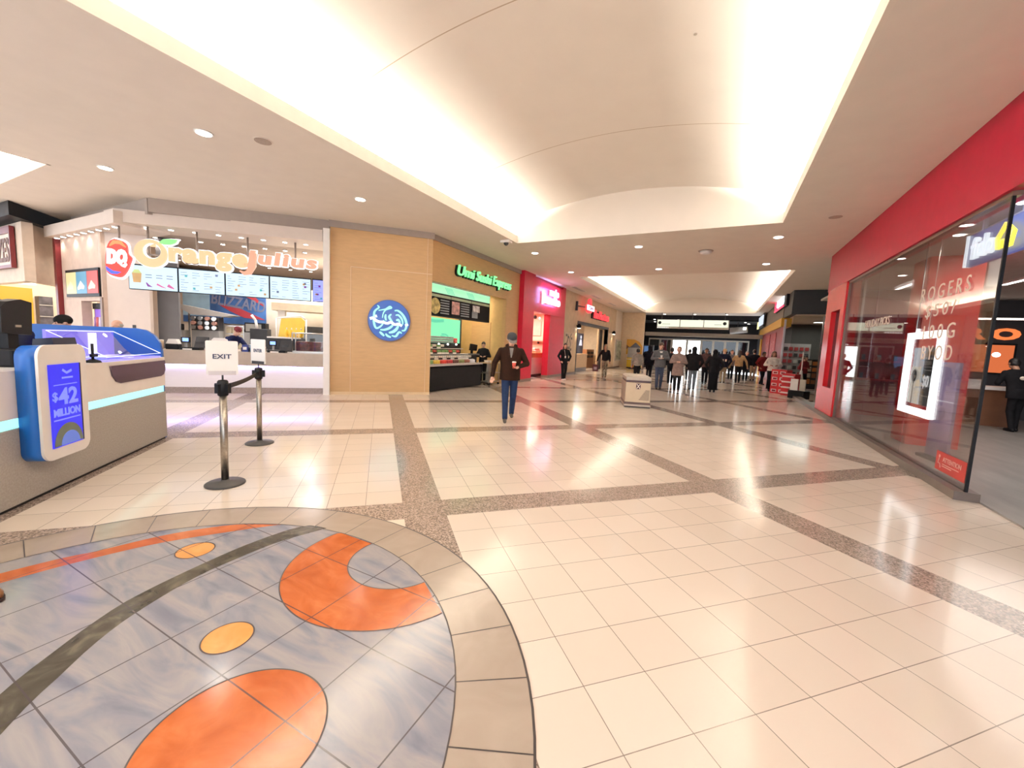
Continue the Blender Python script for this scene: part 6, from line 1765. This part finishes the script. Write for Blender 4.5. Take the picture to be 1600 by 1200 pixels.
def person(label, x, y, rz, h=1.72, skin='fair', top=None, top_len=0.47, bottom=None, skirt=None, hair=('short', 'black'), shoes=M_black,
           arms='down', stride=0.10, lift=0.0, lean=0.0, nod=0.1, turn=0.0, wide=1.0, vox=0.012, flare=1.0, z=0.0, group=None, shoe_h=True, extras=None):
    """Standing or walking figure. Local +y is the way it faces; h its height."""
    V = lambda a, b, c: Vector((a * h, b * h, c * h))
    sw = 0.108 * wide
    hipL, hipR = V(-0.052, 0, 0.52), V(0.052, 0, 0.52)
    # legs: stride > 0 puts the right leg ahead
    def leg(s, fwd):
        hip = V(0.052 * s, 0, 0.515)
        ank = V(0.050 * s * 0.8, fwd, 0.045 + (lift if fwd < 0 else 0.0))
        knee = hip.lerp(ank, 0.52) + V(0, 0.022 + (0.018 if fwd < 0 else 0.0), 0)
        return hip, knee, ank
    LG = {1: leg(1, stride), -1: leg(-1, -stride)}
    off = lambda zz: lean * max(0, zz - 0.52)         # forward lean of the trunk
    sh = {s: V(sw * s, off(0.815), 0.812) for s in (1, -1)}
    def arm(s):
        if isinstance(arms, dict): a = arms.get(s, 'down')
        else: a = arms
        S = sh[s]
        if a == 'down': E, W = S + V(0.028 * s, -0.015, -0.17), S + V(0.035 * s, 0.025, -0.315)
        elif a == 'out': E, W = S + V(0.075 * s, 0.005, -0.165), S + V(0.115 * s, 0.045, -0.315)
        elif a == 'hold': E, W = S + V(0.055 * s, 0.0, -0.165), S + V(-0.040 * s, 0.115, -0.165)
        elif a == 'both': E, W = S + V(0.045 * s, 0.01, -0.165), S + V(-0.075 * s, 0.125, -0.150)
        elif a == 'pocket': E, W = S + V(0.060 * s, -0.02, -0.165), S + V(0.000 * s, 0.05, -0.29)
        elif a == 'swing': E, W = S + V(0.03 * s, 0.03, -0.168), S + V(0.03 * s, 0.10, -0.30)
        elif a == 'lean': E, W = S + V(0.03 * s, 0.09, -0.14), S + V(0.0 * s, 0.22, -0.19)
        else: E, W = a
        return S, E, W
    AR = {s: arm(s) for s in (1, -1)}
    hc = V(0.012 * turn * 0, off(0.93) + 0.012 + nod * 0.06, 0.925 - nod * 0.015)   # head centre
    Rh = Matrix.Rotation(turn, 3, 'Z') @ Matrix.Rotation(-nod, 3, 'X')
    H = lambda a, b, c: hc + Rh @ V(a, b, c)
    # ---- body
    b = MB()
    b.ball(H(0, -0.004, 0.014), 0.047 * h, 0.058 * h, 0.056 * h, rot=Rh)
    b.ball(H(0, 0.014, -0.026), 0.037 * h, 0.042 * h, 0.044 * h, rot=Rh)
    b.capsule(H(0, 0.050, 0.006), 0.006 * h, H(0, 0.066, -0.014), 0.010 * h, 8)      # nose
    for s in (1, -1):
        b.ball(H(0.048 * s, -0.004, -0.002), 0.007 * h, 0.012 * h, 0.018 * h, rot=Rh)     # ears
        b.ball(H(0.021 * s, 0.046, 0.012), 0.011 * h, 0.006 * h, 0.005 * h, rot=Rh)       # brow
    b.ball(H(0, 0.048, -0.040), 0.014 * h, 0.008 * h, 0.007 * h, rot=Rh)
    b.capsule(V(0, off(0.80) - 0.004, 0.80), 0.036 * h, H(0, -0.012, -0.035), 0.031 * h)
    b.loft([(V(0, off(zz), zz), rx * h * wide, ry * h) for zz, rx, ry in ((0.475, 0.060, 0.050), (0.52, 0.078, 0.056), (0.60, 0.068, 0.050), (0.70, 0.078, 0.056), (0.78, 0.082, 0.054), (0.825, 0.045, 0.040))])
    for s in (1, -1):
        S, E, W = AR[s]
        b.capsule(S + V(-0.012 * s, 0, -0.026), 0.026 * h, E, 0.021 * h); b.capsule(E, 0.021 * h, W, 0.014 * h)
        d = (W - E).normalized()
        side = Vector((1, 0, 0)) if abs(d.x) < 0.8 else Vector((0, 0, 1))
        nrm = d.cross(side).normalized(); side = nrm.cross(d).normalized()
        palm = W + d * 0.034 * h
        b.capsule(W, 0.014 * h, palm, 0.017 * h)
        curl = nrm * (-1 if nrm.y < 0 else 1)
        for k in range(4):
            o_ = side * (k - 1.5) * 0.0105 * h
            ln = (0.036, 0.043, 0.040, 0.030)[k] * h
            p1 = palm + o_ + d * 0.012 * h
            p2 = p1 + d * ln * 0.55 + curl * 0.006 * h
            p3 = p2 + d * ln * 0.35 + curl * 0.016 * h
            b.capsule(p1, 0.0052 * h, p2, 0.005 * h, 8); b.capsule(p2, 0.005 * h, p3, 0.0045 * h, 8)
        t0 = W + d * 0.012 * h - side * s * 0.012 * h
        t1 = t0 + d * 0.024 * h - side * s * 0.016 * h + curl * 0.008 * h
        b.capsule(t0, 0.0065 * h, t1, 0.0055 * h, 8); b.capsule(t1, 0.0055 * h, t1 + d * 0.018 * h + curl * 0.006 * h, 0.005 * h, 8)
        hip, kn, an = LG[s]
        b.capsule(hip, 0.043 * h, kn, 0.028 * h); b.capsule(kn, 0.027 * h, an, 0.018 * h)
        b.capsule(an + V(0, -0.015, -0.02), 0.017 * h, an + V(0, 0.07, -0.029), 0.014 * h)
    body = voxel(b, 'person', SKIN[skin], min(vox, 0.010) if vox > 0.007 else vox, None, 4)
    body.location = (x, y, z); body.rotation_euler.z = rz
    tag(body, label, 'person', group)
    # ---- face marks
    e = MB()
    for s in (1, -1): e.ball(H(0.0195 * s, 0.053, 0.002), 0.0062 * h, 0.004 * h, 0.0042 * h, rot=Rh)
    e.build('eyes', M_eye, body)
    e = MB(); e.ball(H(0, 0.057, -0.036), 0.0135 * h, 0.004 * h, 0.0042 * h, rot=Rh); e.build('lips', M_lips, body)
    # ---- upper clothing
    if top:
        c = MB()
        rings = [(0.845, 0.046, 0.044), (0.828, 0.082, 0.054), (0.805, 0.112, 0.064), (0.77, 0.118, 0.070), (0.72, 0.108, 0.074), (0.63, 0.098, 0.072), (0.55, 0.102, 0.074)]
        zz = 0.55
        while zz - 0.06 > top_len:
            zz -= 0.06
            k = 1 + (flare - 1) * (0.55 - zz) / max(0.02, 0.55 - top_len)
            rings.append((zz, 0.102 * k, 0.076 * k))
        rings.append((top_len, 0.102 * flare, 0.076 * flare))
        c.loft([(V(0, off(q), q), rx * h * wide, ry * h) for q, rx, ry in reversed(rings)], 20)
        for s in (1, -1):
            S, E, W = AR[s]
            c.capsule(S + V(-0.012 * s, 0, -0.022), 0.040 * h, E, 0.034 * h); c.capsule(E, 0.033 * h, W - (W - E).normalized() * 0.004 * h, 0.024 * h)
        voxel(c, 'jacket' if top_len < 0.5 else 'shirt', top, vox, body, 5)
    if bottom:
        c = MB()
        c.loft([(V(0, 0, 0.47), 0.088 * h * wide, 0.066 * h), (V(0, 0, 0.53), 0.093 * h * wide, 0.068 * h), (V(0, 0, 0.59), 0.086 * h * wide, 0.064 * h)], 18)
        for s in (1, -1):
            hip, kn, an = LG[s]
            c.capsule(hip + V(-0.004 * s, 0, -0.01), 0.053 * h, kn, 0.040 * h); c.capsule(kn, 0.039 * h, an + V(0, 0, 0.004), 0.032 * h)
            c.capsule(hip + V(-0.006 * s, -0.018, -0.01), 0.050 * h, hip + V(-0.006 * s, -0.01, -0.06), 0.046 * h)
        voxel(c, 'trousers', bottom, vox, body, 5)
    if skirt:
        c = MB()
        c.loft([(V(0, 0, 0.06), 0.105 * h, 0.095 * h), (V(0, 0, 0.30), 0.098 * h, 0.082 * h), (V(0, 0, 0.50), 0.102 * h * wide, 0.075 * h), (V(0, 0, 0.60), 0.088 * h * wide, 0.066 * h)], 22)
        c.build('skirt', skirt, body)
    for s in (1, -1):
        hip, kn, an = LG[s]
        c = MB()
        a_ = an + V(0, -0.022, -0.020); t_ = an + V(0.002 * s, 0.082, -0.024)
        lo = min(a_.z, t_.z)
        c.capsule(a_, 0.024 * h, t_, 0.020 * h, 14); c.capsule(an + V(0, 0, 0.005), 0.026 * h, an + V(0, -0.005, -0.02), 0.025 * h, 12)
        for v in c.bm.verts: v.co.z = max(v.co.z, 0.0)
        c.build('shoe', shoes, body)
    # ---- hair
    kind, hcol = hair
    hm = M_hair.get(hcol, hcol) if isinstance(hcol, str) else hcol
    c = MB()
    if kind in ('short', 'long', 'bun'):
        c.ball(H(0, -0.010, 0.024), 0.051 * h, 0.060 * h, 0.055 * h, rot=Rh)
        for s in (1, -1): c.ball(H(0.036 * s, -0.016, 0.0), 0.016 * h, 0.034 * h, 0.036 * h, rot=Rh)
        c.ball(H(0, -0.036, -0.006), 0.040 * h, 0.028 * h, 0.042 * h, rot=Rh)
        if kind == 'long':
            c.capsule(H(0, -0.040, 0.0), 0.044 * h, H(0, -0.055, -0.13), 0.040 * h); 
            for s in (1, -1): c.capsule(H(0.034 * s, -0.018, 0.0), 0.022 * h, H(0.045 * s, -0.03, -0.12), 0.022 * h)
        if kind == 'bun': c.ball(H(0, -0.05, 0.055), 0.026 * h)
        hb = voxel(c, 'hair', hm, 0.010, body, 3)
        # clear the face
    elif kind == 'cap':
        c.lathe([(0.0535, -0.004), (0.0555, 0.012), (0.053, 0.034), (0.042, 0.052), (0.022, 0.062), (0.004, 0.064)], n=24)
        for v in c.bm.verts: v.co = H(v.co.x, v.co.y * 1.18 - 0.006, v.co.z + 0.012)
        cap = c.build('cap', hm, body)
        p = MB()
        p.prism([(-0.046, 0.036), (-0.044, 0.075), (-0.025, 0.100), (0.0, 0.106), (0.025, 0.100), (0.044, 0.075), (0.046, 0.036)], 0.012, 0.017, 'z')
        for v in p.bm.verts: v.co = H(v.co.x, v.co.y, v.co.z - max(0, v.co.y - 0.04) * 0.25 + 0.008)
        p.build('cap_brim', extras.get('brim', hm) if extras else hm, cap)
        c = MB()
        for s in (1, -1): c.ball(H(0.044 * s, -0.018, -0.004), 0.010 * h, 0.026 * h, 0.020 * h, rot=Rh)
        c.ball(H(0, -0.048, -0.012), 0.034 * h, 0.016 * h, 0.028 * h, rot=Rh)
        c.build('hair', M_hair['grey'], body)
    elif kind == 'beanie':
        c.ball(H(0, -0.006, 0.026), 0.054 * h, 0.064 * h, 0.054 * h, rot=Rh)
        c.build('beanie', hm, body)
    elif kind == 'hood':
        c.ball(H(0, -0.014, 0.012), 0.058 * h, 0.066 * h, 0.066 * h, rot=Rh); c.capsule(H(0, -0.03, -0.02), 0.05 * h, V(0, off(0.82) - 0.02, 0.82), 0.06 * h)
        voxel(c, 'hood', hm, 0.012, body, 3)
    elif kind == 'scarf':
        c.ball(H(0, -0.012, 0.014), 0.056 * h, 0.064 * h, 0.064 * h, rot=Rh); c.capsule(H(0, -0.01, -0.04), 0.052 * h, V(0, off(0.80), 0.80), 0.09 * h)
        voxel(c, 'head_scarf', hm, 0.012, body, 3)
    elif kind == 'bald':
        for s in (1, -1): c.ball(H(0.043 * s, -0.018, -0.004), 0.012 * h, 0.030 * h, 0.022 * h, rot=Rh)
        c.build('hair', hm, body)
    body['_hand_l'] = list(AR[-1][2]); body['_hand_r'] = list(AR[1][2])
    return body, AR, H, h


def facing(x, y, tx=0.0, ty=0.0):
    """Heading so that local +y looks from (x, y) to (tx, ty)."""
    return math.atan2(ty - y, tx - x) - PI / 2


def paper_cup(label, p, m_body, hh=0.11):
    t = thing('coffee_cup', label, 'cup', p)
    MB().lathe([(0.028, 0), (0.038, hh), (0.0, hh)], n=18).build('cup', m_body, t)
    MB().lathe([(0.041, hh), (0.041, hh + 0.012), (0.033, hh + 0.024), (0.0, hh + 0.024)], n=18).build('lid', M_white, t)
    return t


# the man walking towards the camera
mx_, my_ = -3.67, 7.12
mr = facing(mx_, my_) + 0.05
Lh = 1.76
sh_l = Vector((-0.108 * 1.12 * Lh, 0.05, 0.812 * Lh)); sh_r = Vector((0.108 * 1.12 * Lh, 0.05, 0.812 * Lh))
arm_r = (sh_r + Vector((0.10, 0.0, -0.28)), sh_r + Vector((0.135, 0.07, -0.53)))
arm_l = (sh_l + Vector((-0.11, -0.03, -0.27)), sh_l + Vector((0.06, 0.16, -0.33)))
man, ARm, Hm, _h = person('man in a brown jacket and grey cap walking towards the camera with a coffee cup', mx_, my_, mr, Lh, 'fair',
                   cloth('dark_brown_fleece', (0.022, 0.009, 0.005)), 0.465, cloth('blue_jeans', (0.014, 0.028, 0.075)), None, ('cap', mat('cap_grey', (0.028, 0.030, 0.036), 0.7, spec=0.2)), mat('shoe_brown', (0.09, 0.07, 0.055), 0.5),
                   {1: arm_r, -1: arm_l}, 0.085, 0.03, 0.08, 0.46, 0.12, 1.14, 0.0085, extras={'brim': mat('cap_brim_taupe', (0.15, 0.12, 0.11), 0.7)})
m = MB(); m.prism([(-0.010, 1.27), (0.010, 1.27), (0.040, 1.455), (-0.040, 1.455)], 0.128, 0.146)
for v_ in m.bm.verts: v_.co.y += (1.455 - v_.co.z) * 0.20
m.build('shirt_front', cloth('shirt_grey', (0.20, 0.18, 0.17)), man)
m = MB()
for s in (1, -1): m.capsule((0.035 * s, 0.155, 1.34), 0.02, (0.085 * s, 0.095, 1.495), 0.034)
m.capsule((-0.085, 0.08, 1.495), 0.036, (0.0, -0.03, 1.525), 0.036); m.capsule((0.085, 0.08, 1.495), 0.036, (0.0, -0.03, 1.525), 0.036)
m.build('collar', cloth('collar_brown', (0.030, 0.013, 0.008)), man)
wl = ARm[-1][2]
cw = Matrix.Rotation(mr, 4, 'Z') @ Vector((wl.x + 0.095, wl.y + 0.035, wl.z - 0.03))
paper_cup('white lidded coffee cup with a red sleeve held by the man in brown', (mx_ + cw.x, my_ + cw.y, cw.z), mat('cup_red', (0.50, 0.05, 0.03), 0.5))

C = cloth
VX = 0.014
def P(label, x, y, h, look, **k):
    """look: 'cam' faces the camera, 'away' walks off, or an angle offset in radians from 'cam'."""
    r = facing(x, y) + (0.0 if look == 'cam' else PI if look == 'away' else look)
    return person(label, x, y, r, h, vox=VX, **k)

p1 = P('woman in black with a white badge walking in front of the red shop', -6.18, 17.24, 1.66, 0.25, skin='fair', top=C('black', (0.012, 0.012, 0.014)), top_len=0.44, bottom=C('black_trousers', (0.014, 0.014, 0.016)), hair=('long', 'black'), shoes=mat('shoe_white', (0.7, 0.66, 0.62), 0.5), arms={1: 'pocket', -1: 'pocket'}, stride=0.05)
m = MB(); m.box(-0.03, 0.03, 0.128, 0.134, 1.0, 1.09); m.tube([(0.0, 0.13, 1.09), (0.05, 0.11, 1.36)], 0.004); m.build('badge', M_white, p1[0])
P('woman with long light hair and patterned trousers walking away by the coffee shop', -5.23, 20.7, 1.72, 'away', skin='fair', top=C('black', (0.012, 0.012, 0.014)), top_len=0.50, bottom=mat('camouflage_cloth', (0.20, 0.16, 0.11), 0.8, var=0.9, scale=7), hair=('long', 'light'), arms={1: 'down', -1: 'out'}, stride=0.07, shoes=mat('shoe_rust', (0.2, 0.08, 0.05), 0.5))
t = thing('shopping_bag', 'dark red shopping bag with white print hanging beside the long-haired woman', 'bag', (-5.66, 20.55, 0.30))
m = MB(); m.prism([(-0.14, 0), (0.14, 0), (0.16, 0.36), (-0.16, 0.36)], -0.05, 0.05); m.build('bag', mat('bag_maroon', (0.10, 0.03, 0.03), 0.5), t); MB().box(-0.08, 0.08, -0.054, -0.05, 0.1, 0.24).build('print', mat('bag_print', (0.5, 0.42, 0.42), 0.5), t); m = MB(); m.tube([(-0.1, 0, 0.36), (-0.06, 0, 0.52), (0.06, 0, 0.52), (0.1, 0, 0.36)], 0.008); m.build('handle', M_dark, t)
P('person in a light grey jacket walking away near the round diamond mural', -3.30, 18.9, 1.58, 'away', skin='tan', top=C('stone_grey', (0.30, 0.27, 0.23)), top_len=0.50, bottom=C('black_trousers', (0.014, 0.014, 0.016)), hair=('short', 'black'), arms={1: 'down', -1: 'down'}, stride=0.05, wide=1.1)
t = thing('white_shopping_bag', 'small white bag carried by the person in the light grey jacket', 'bag', (-2.95, 18.9, 0.42))
MB().box(-0.06, 0.06, -0.04, 0.04, 0, 0.24).build('bag', M_cream, t); m = MB(); m.tube([(-0.04, 0, 0.24), (0, 0, 0.33), (0.04, 0, 0.24)], 0.006); m.build('handle', M_cream, t)
p2 = P('man in a grey sweater and jeans holding a white cup behind the litter bin', -2.09, 16.95, 1.85, 0.1, skin='fair', top=C('slate_sweater', (0.12, 0.12, 0.125)), top_len=0.47, bottom=C('navy_jeans', (0.06, 0.075, 0.12)), hair=('short', 'brown'), arms='both', stride=0.045, nod=0.45, wide=1.15)
m = MB(); m.prism([(-0.06, 1.50), (0.06, 1.50), (0.0, 1.36)], 0.115, 0.125); m.build('shirt_front', M_white, p2[0])
q = Matrix.Rotation(facing(-2.09, 16.95) + 0.1, 4, 'Z') @ Vector((0.0, 0.345, 1.21))
paper_cup('white paper cup held by the man in the grey sweater', (-2.09 + q.x, 16.95 + q.y, q.z), M_white, 0.12)
P('woman in a long taupe coat and dark leggings walking towards the camera', -1.38, 16.5, 1.72, 0.0, skin='fair', top=C('taupe_coat', (0.26, 0.19, 0.165)), top_len=0.36, flare=1.22, bottom=C('black_trousers', (0.014, 0.014, 0.016)), hair=('short', 'light'), arms='both', stride=0.05, nod=0.0, wide=1.05, shoes=mat('shoe_plum', (0.10, 0.04, 0.04), 0.4))
P('person in a black hooded jacket and pale blue jeans walking away to the doors', -0.93, 17.9, 1.76, 'away', skin='fair', top=C('black', (0.012, 0.012, 0.014)), top_len=0.45, bottom=C('pale_jeans', (0.19, 0.23, 0.27)), hair=('hood', C('black_hood', (0.010, 0.010, 0.012))), arms='pocket', stride=0.08, wide=1.22)
P('person in a long black gown walking away in the middle of the hall', -0.17, 17.62, 1.68, 'away', skin='brown', top=C('black', (0.012, 0.012, 0.014)), top_len=0.44, skirt=C('black_gown', (0.008, 0.008, 0.010)), hair=('scarf', C('black_hood', (0.010, 0.010, 0.012))), arms='pocket', stride=0.02, wide=1.15)
P('dark clothed person in shade left of the man with the cup', -3.0, 20.3, 1.76, 'away', skin='brown', top=C('ink', (0.008, 0.009, 0.014)), top_len=0.45, bottom=C('ink_trousers', (0.008, 0.009, 0.013)), hair=('hood', C('ink_hood', (0.008, 0.008, 0.012))), arms='pocket', stride=0.05, wide=1.2)
P('dark figure half hidden between the man with the cup and the woman in taupe', -2.02, 20.4, 1.70, 'away', skin='brown', top=C('ink', (0.008, 0.009, 0.014)), top_len=0.45, bottom=C('ink_trousers', (0.008, 0.009, 0.013)), hair=('short', 'black'), stride=0.06)
P('dark figure seen against the bright doors right of the woman in taupe', -1.48, 24.0, 1.68, 'away', skin='brown', top=C('umber', (0.03, 0.025, 0.02)), top_len=0.45, bottom=C('ink_trousers', (0.008, 0.009, 0.013)), hair=('short', 'black'), stride=0.06)
P('person in a dark red patterned top facing the camera against the bright doors', -0.60, 22.0, 1.76, 'cam', skin='brown', top=mat('cloth_dark_floral', (0.05, 0.02, 0.02), 0.8, var=0.9, scale=16), top_len=0.46, bottom=C('ink_trousers', (0.008, 0.009, 0.013)), hair=('short', 'black'), stride=0.05)
p3 = P('man in a dark letter jacket and khaki trousers with a tan cap walking away', 0.20, 23.6, 1.78, 'away', skin='tan', top=C('navy_jacket', (0.012, 0.014, 0.03)), top_len=0.46, bottom=C('khaki', (0.34, 0.26, 0.17)), hair=('beanie', C('tan_cap', (0.55, 0.40, 0.22))), arms='pocket', stride=0.05, wide=1.15)
m = MB(); m.box(-0.12, -0.02, -0.145, -0.138, 1.12, 1.24); m.box(0.04, 0.12, -0.145, -0.138, 1.12, 1.24); m.build('back_letters', M_cream, p3[0])
P('woman with long dark hair in a tan jacket and black skirt walking away', 0.92, 24.8, 1.76, 'away', skin='tan', top=C('tan_jacket', (0.42, 0.27, 0.14)), top_len=0.50, bottom=C('black_trousers', (0.014, 0.014, 0.016)), hair=('long', 'black'), arms='out', stride=0.04, wide=1.1)
P('person in grey behind the tan jacketed woman by the right hand doors', 0.62, 27.5, 1.76, 'cam', skin='fair', top=C('dusty_grey', (0.14, 0.12, 0.12)), top_len=0.46, bottom=C('ink_trousers', (0.008, 0.009, 0.013)), hair=('short', 'brown'), stride=0.03)
P('dark jacketed person right of the woman in tan', 1.38, 27.2, 1.72, 'cam', skin='fair', top=C('ink', (0.008, 0.009, 0.014)), top_len=0.46, bottom=C('ink_trousers', (0.008, 0.009, 0.013)), hair=('short', 'grey'), arms='out', stride=0.04, wide=1.1)
P('person in black with khaki trousers near the crimson window', 1.78, 27.8, 1.85, 'away', skin='tan', top=C('ink', (0.008, 0.009, 0.014)), top_len=0.48, bottom=C('khaki', (0.34, 0.26, 0.17)), hair=('short', 'black'), arms='pocket', stride=0.05, wide=1.2)
P('person in a dark red coat in front of the mustard and crimson shop', 2.02, 24.8, 1.72, 0.6, skin='brown', top=C('dark_red_coat', (0.13, 0.012, 0.014)), top_len=0.40, bottom=C('ink_trousers', (0.008, 0.009, 0.013)), hair=('short', 'black'), arms='pocket', stride=0.10, wide=1.2, flare=1.1)
P('woman in a white top and long dark skirt standing by the checked red stand', 2.05, 20.6, 1.74, 0.15, skin='brown', top=C('white_top', (0.72, 0.66, 0.60)), top_len=0.50, skirt=C('black_gown', (0.008, 0.008, 0.010)), hair=('long', 'brown'), arms='hold', stride=0.02, wide=1.1)
P('person in a dark jacket behind the woman in the white top', 2.05, 24.2, 1.66, 'away', skin='brown', top=C('ink', (0.008, 0.009, 0.014)), top_len=0.46, bottom=C('ink_trousers', (0.008, 0.009, 0.013)), hair=('short', 'black'), stride=0.05) if False else None
P('shopper in a red top and black skirt inside the dark corner shop', 3.35, 21.9, 1.62, 0.9, skin='brown', top=C('shopper_red', (0.16, 0.02, 0.025)), top_len=0.50, bottom=C('black_trousers', (0.014, 0.014, 0.016)), hair=('short', 'black'), arms='hold', stride=0.02)
p4 = person('phone shop clerk in black seen from behind at the service counter', 6.30, 13.85, 0.25, 1.74, 'tan', C('black', (0.012, 0.012, 0.014)), 0.45, C('black_trousers', (0.014, 0.014, 0.016)), None, ('short', 'black'), M_black, {1: 'hold', -1: 'hold'}, 0.03, 0, 0.25, 0.3, 0, 1.25, VX, z=0.02)
m = MB(); m.ball((-0.06, -0.115, 1.27), 0.06, 0.02, 0.045); m.build('back_print', M_cream, p4[0])
# staff and people at the kiosk
P('sushi shop staff member in black with dark hair behind the till', -7.93, 13.12, 1.56, -0.1, skin='fair', top=C('black', (0.012, 0.012, 0.014)), top_len=0.48, bottom=C('black_trousers', (0.014, 0.014, 0.016)), hair=('short', 'black'), arms='hold', stride=0.0, nod=0.35)
q = UV(13.15, -4.02)
person('ice cream shop worker in a navy shirt and dark red cap leaning at the counter', q[0], q[1], facing(q[0], q[1]) + 0.6, 1.66, 'fair', C('navy_shirt', (0.015, 0.02, 0.07)), 0.47, C('black_trousers', (0.014, 0.014, 0.016)), None, ('beanie', C('maroon_cap', (0.16, 0.03, 0.04))), M_black, {1: 'lean', -1: 'lean'}, 0.0, 0, 0.45, 0.5, 0, 1.05, VX)
q = UV(8.10, -4.62)
person('person in a black beanie behind the blue kiosk panel', q[0], q[1], facing(q[0], q[1]) - 1.3, 1.66, 'fair', C('charcoal_coat', (0.03, 0.03, 0.035)), 0.45, C('black_trousers', (0.014, 0.014, 0.016)), None, ('beanie', C('black_beanie', (0.012, 0.012, 0.012))), M_black, 'pocket', 0.03, 0, 0, 0.1, 0, 1.0, VX)
q = UV(10.95, -5.15)
q = (-11.30, 3.90)
person('bald older man whose head shows above the blue kiosk panel', q[0], q[1], facing(q[0], q[1]) - 1.2, 1.66, 'fair', C('grey_coat', (0.22, 0.2, 0.2)), 0.45, C('black_trousers', (0.014, 0.014, 0.016)), None, ('bald', 'grey'), M_black, 'pocket', 0.03, 0, 0, 0.35, 0, 1.0, VX)
q = UV(5.95, -3.78)
person('kiosk clerk in a dark jacket at the left edge behind the terminal', q[0], q[1], facing(q[0], q[1]) - 0.9, 1.76, 'fair', C('navy_jacket', (0.012, 0.014, 0.03)), 0.45, C('black_trousers', (0.014, 0.014, 0.016)), None, ('short', 'black'), M_black, 'lean', 0.0, 0, 0.2, 0.25, 0, 1.05, VX)

t = thing('brown_shoe', 'toe of a brown leather shoe at the left edge of the round medallion', 'shoe', (-3.53, 0.565, 0.003), math.radians(20))
m = MB(); m.loft([((0, 0, 0.02), 0.14, 0.05), ((0.0, 0, 0.045), 0.142, 0.05), ((-0.02, 0, 0.075), 0.115, 0.042), ((-0.07, 0, 0.10), 0.06, 0.036)], 20); m.build('upper', mat('brown_leather', (0.22, 0.09, 0.03), 0.3), t)
MB().loft([((0, 0, 0.0), 0.148, 0.053), ((0, 0, 0.02), 0.15, 0.054)], 20).build('sole', mat('shoe_sole', (0.03, 0.012, 0.01), 0.4), t)
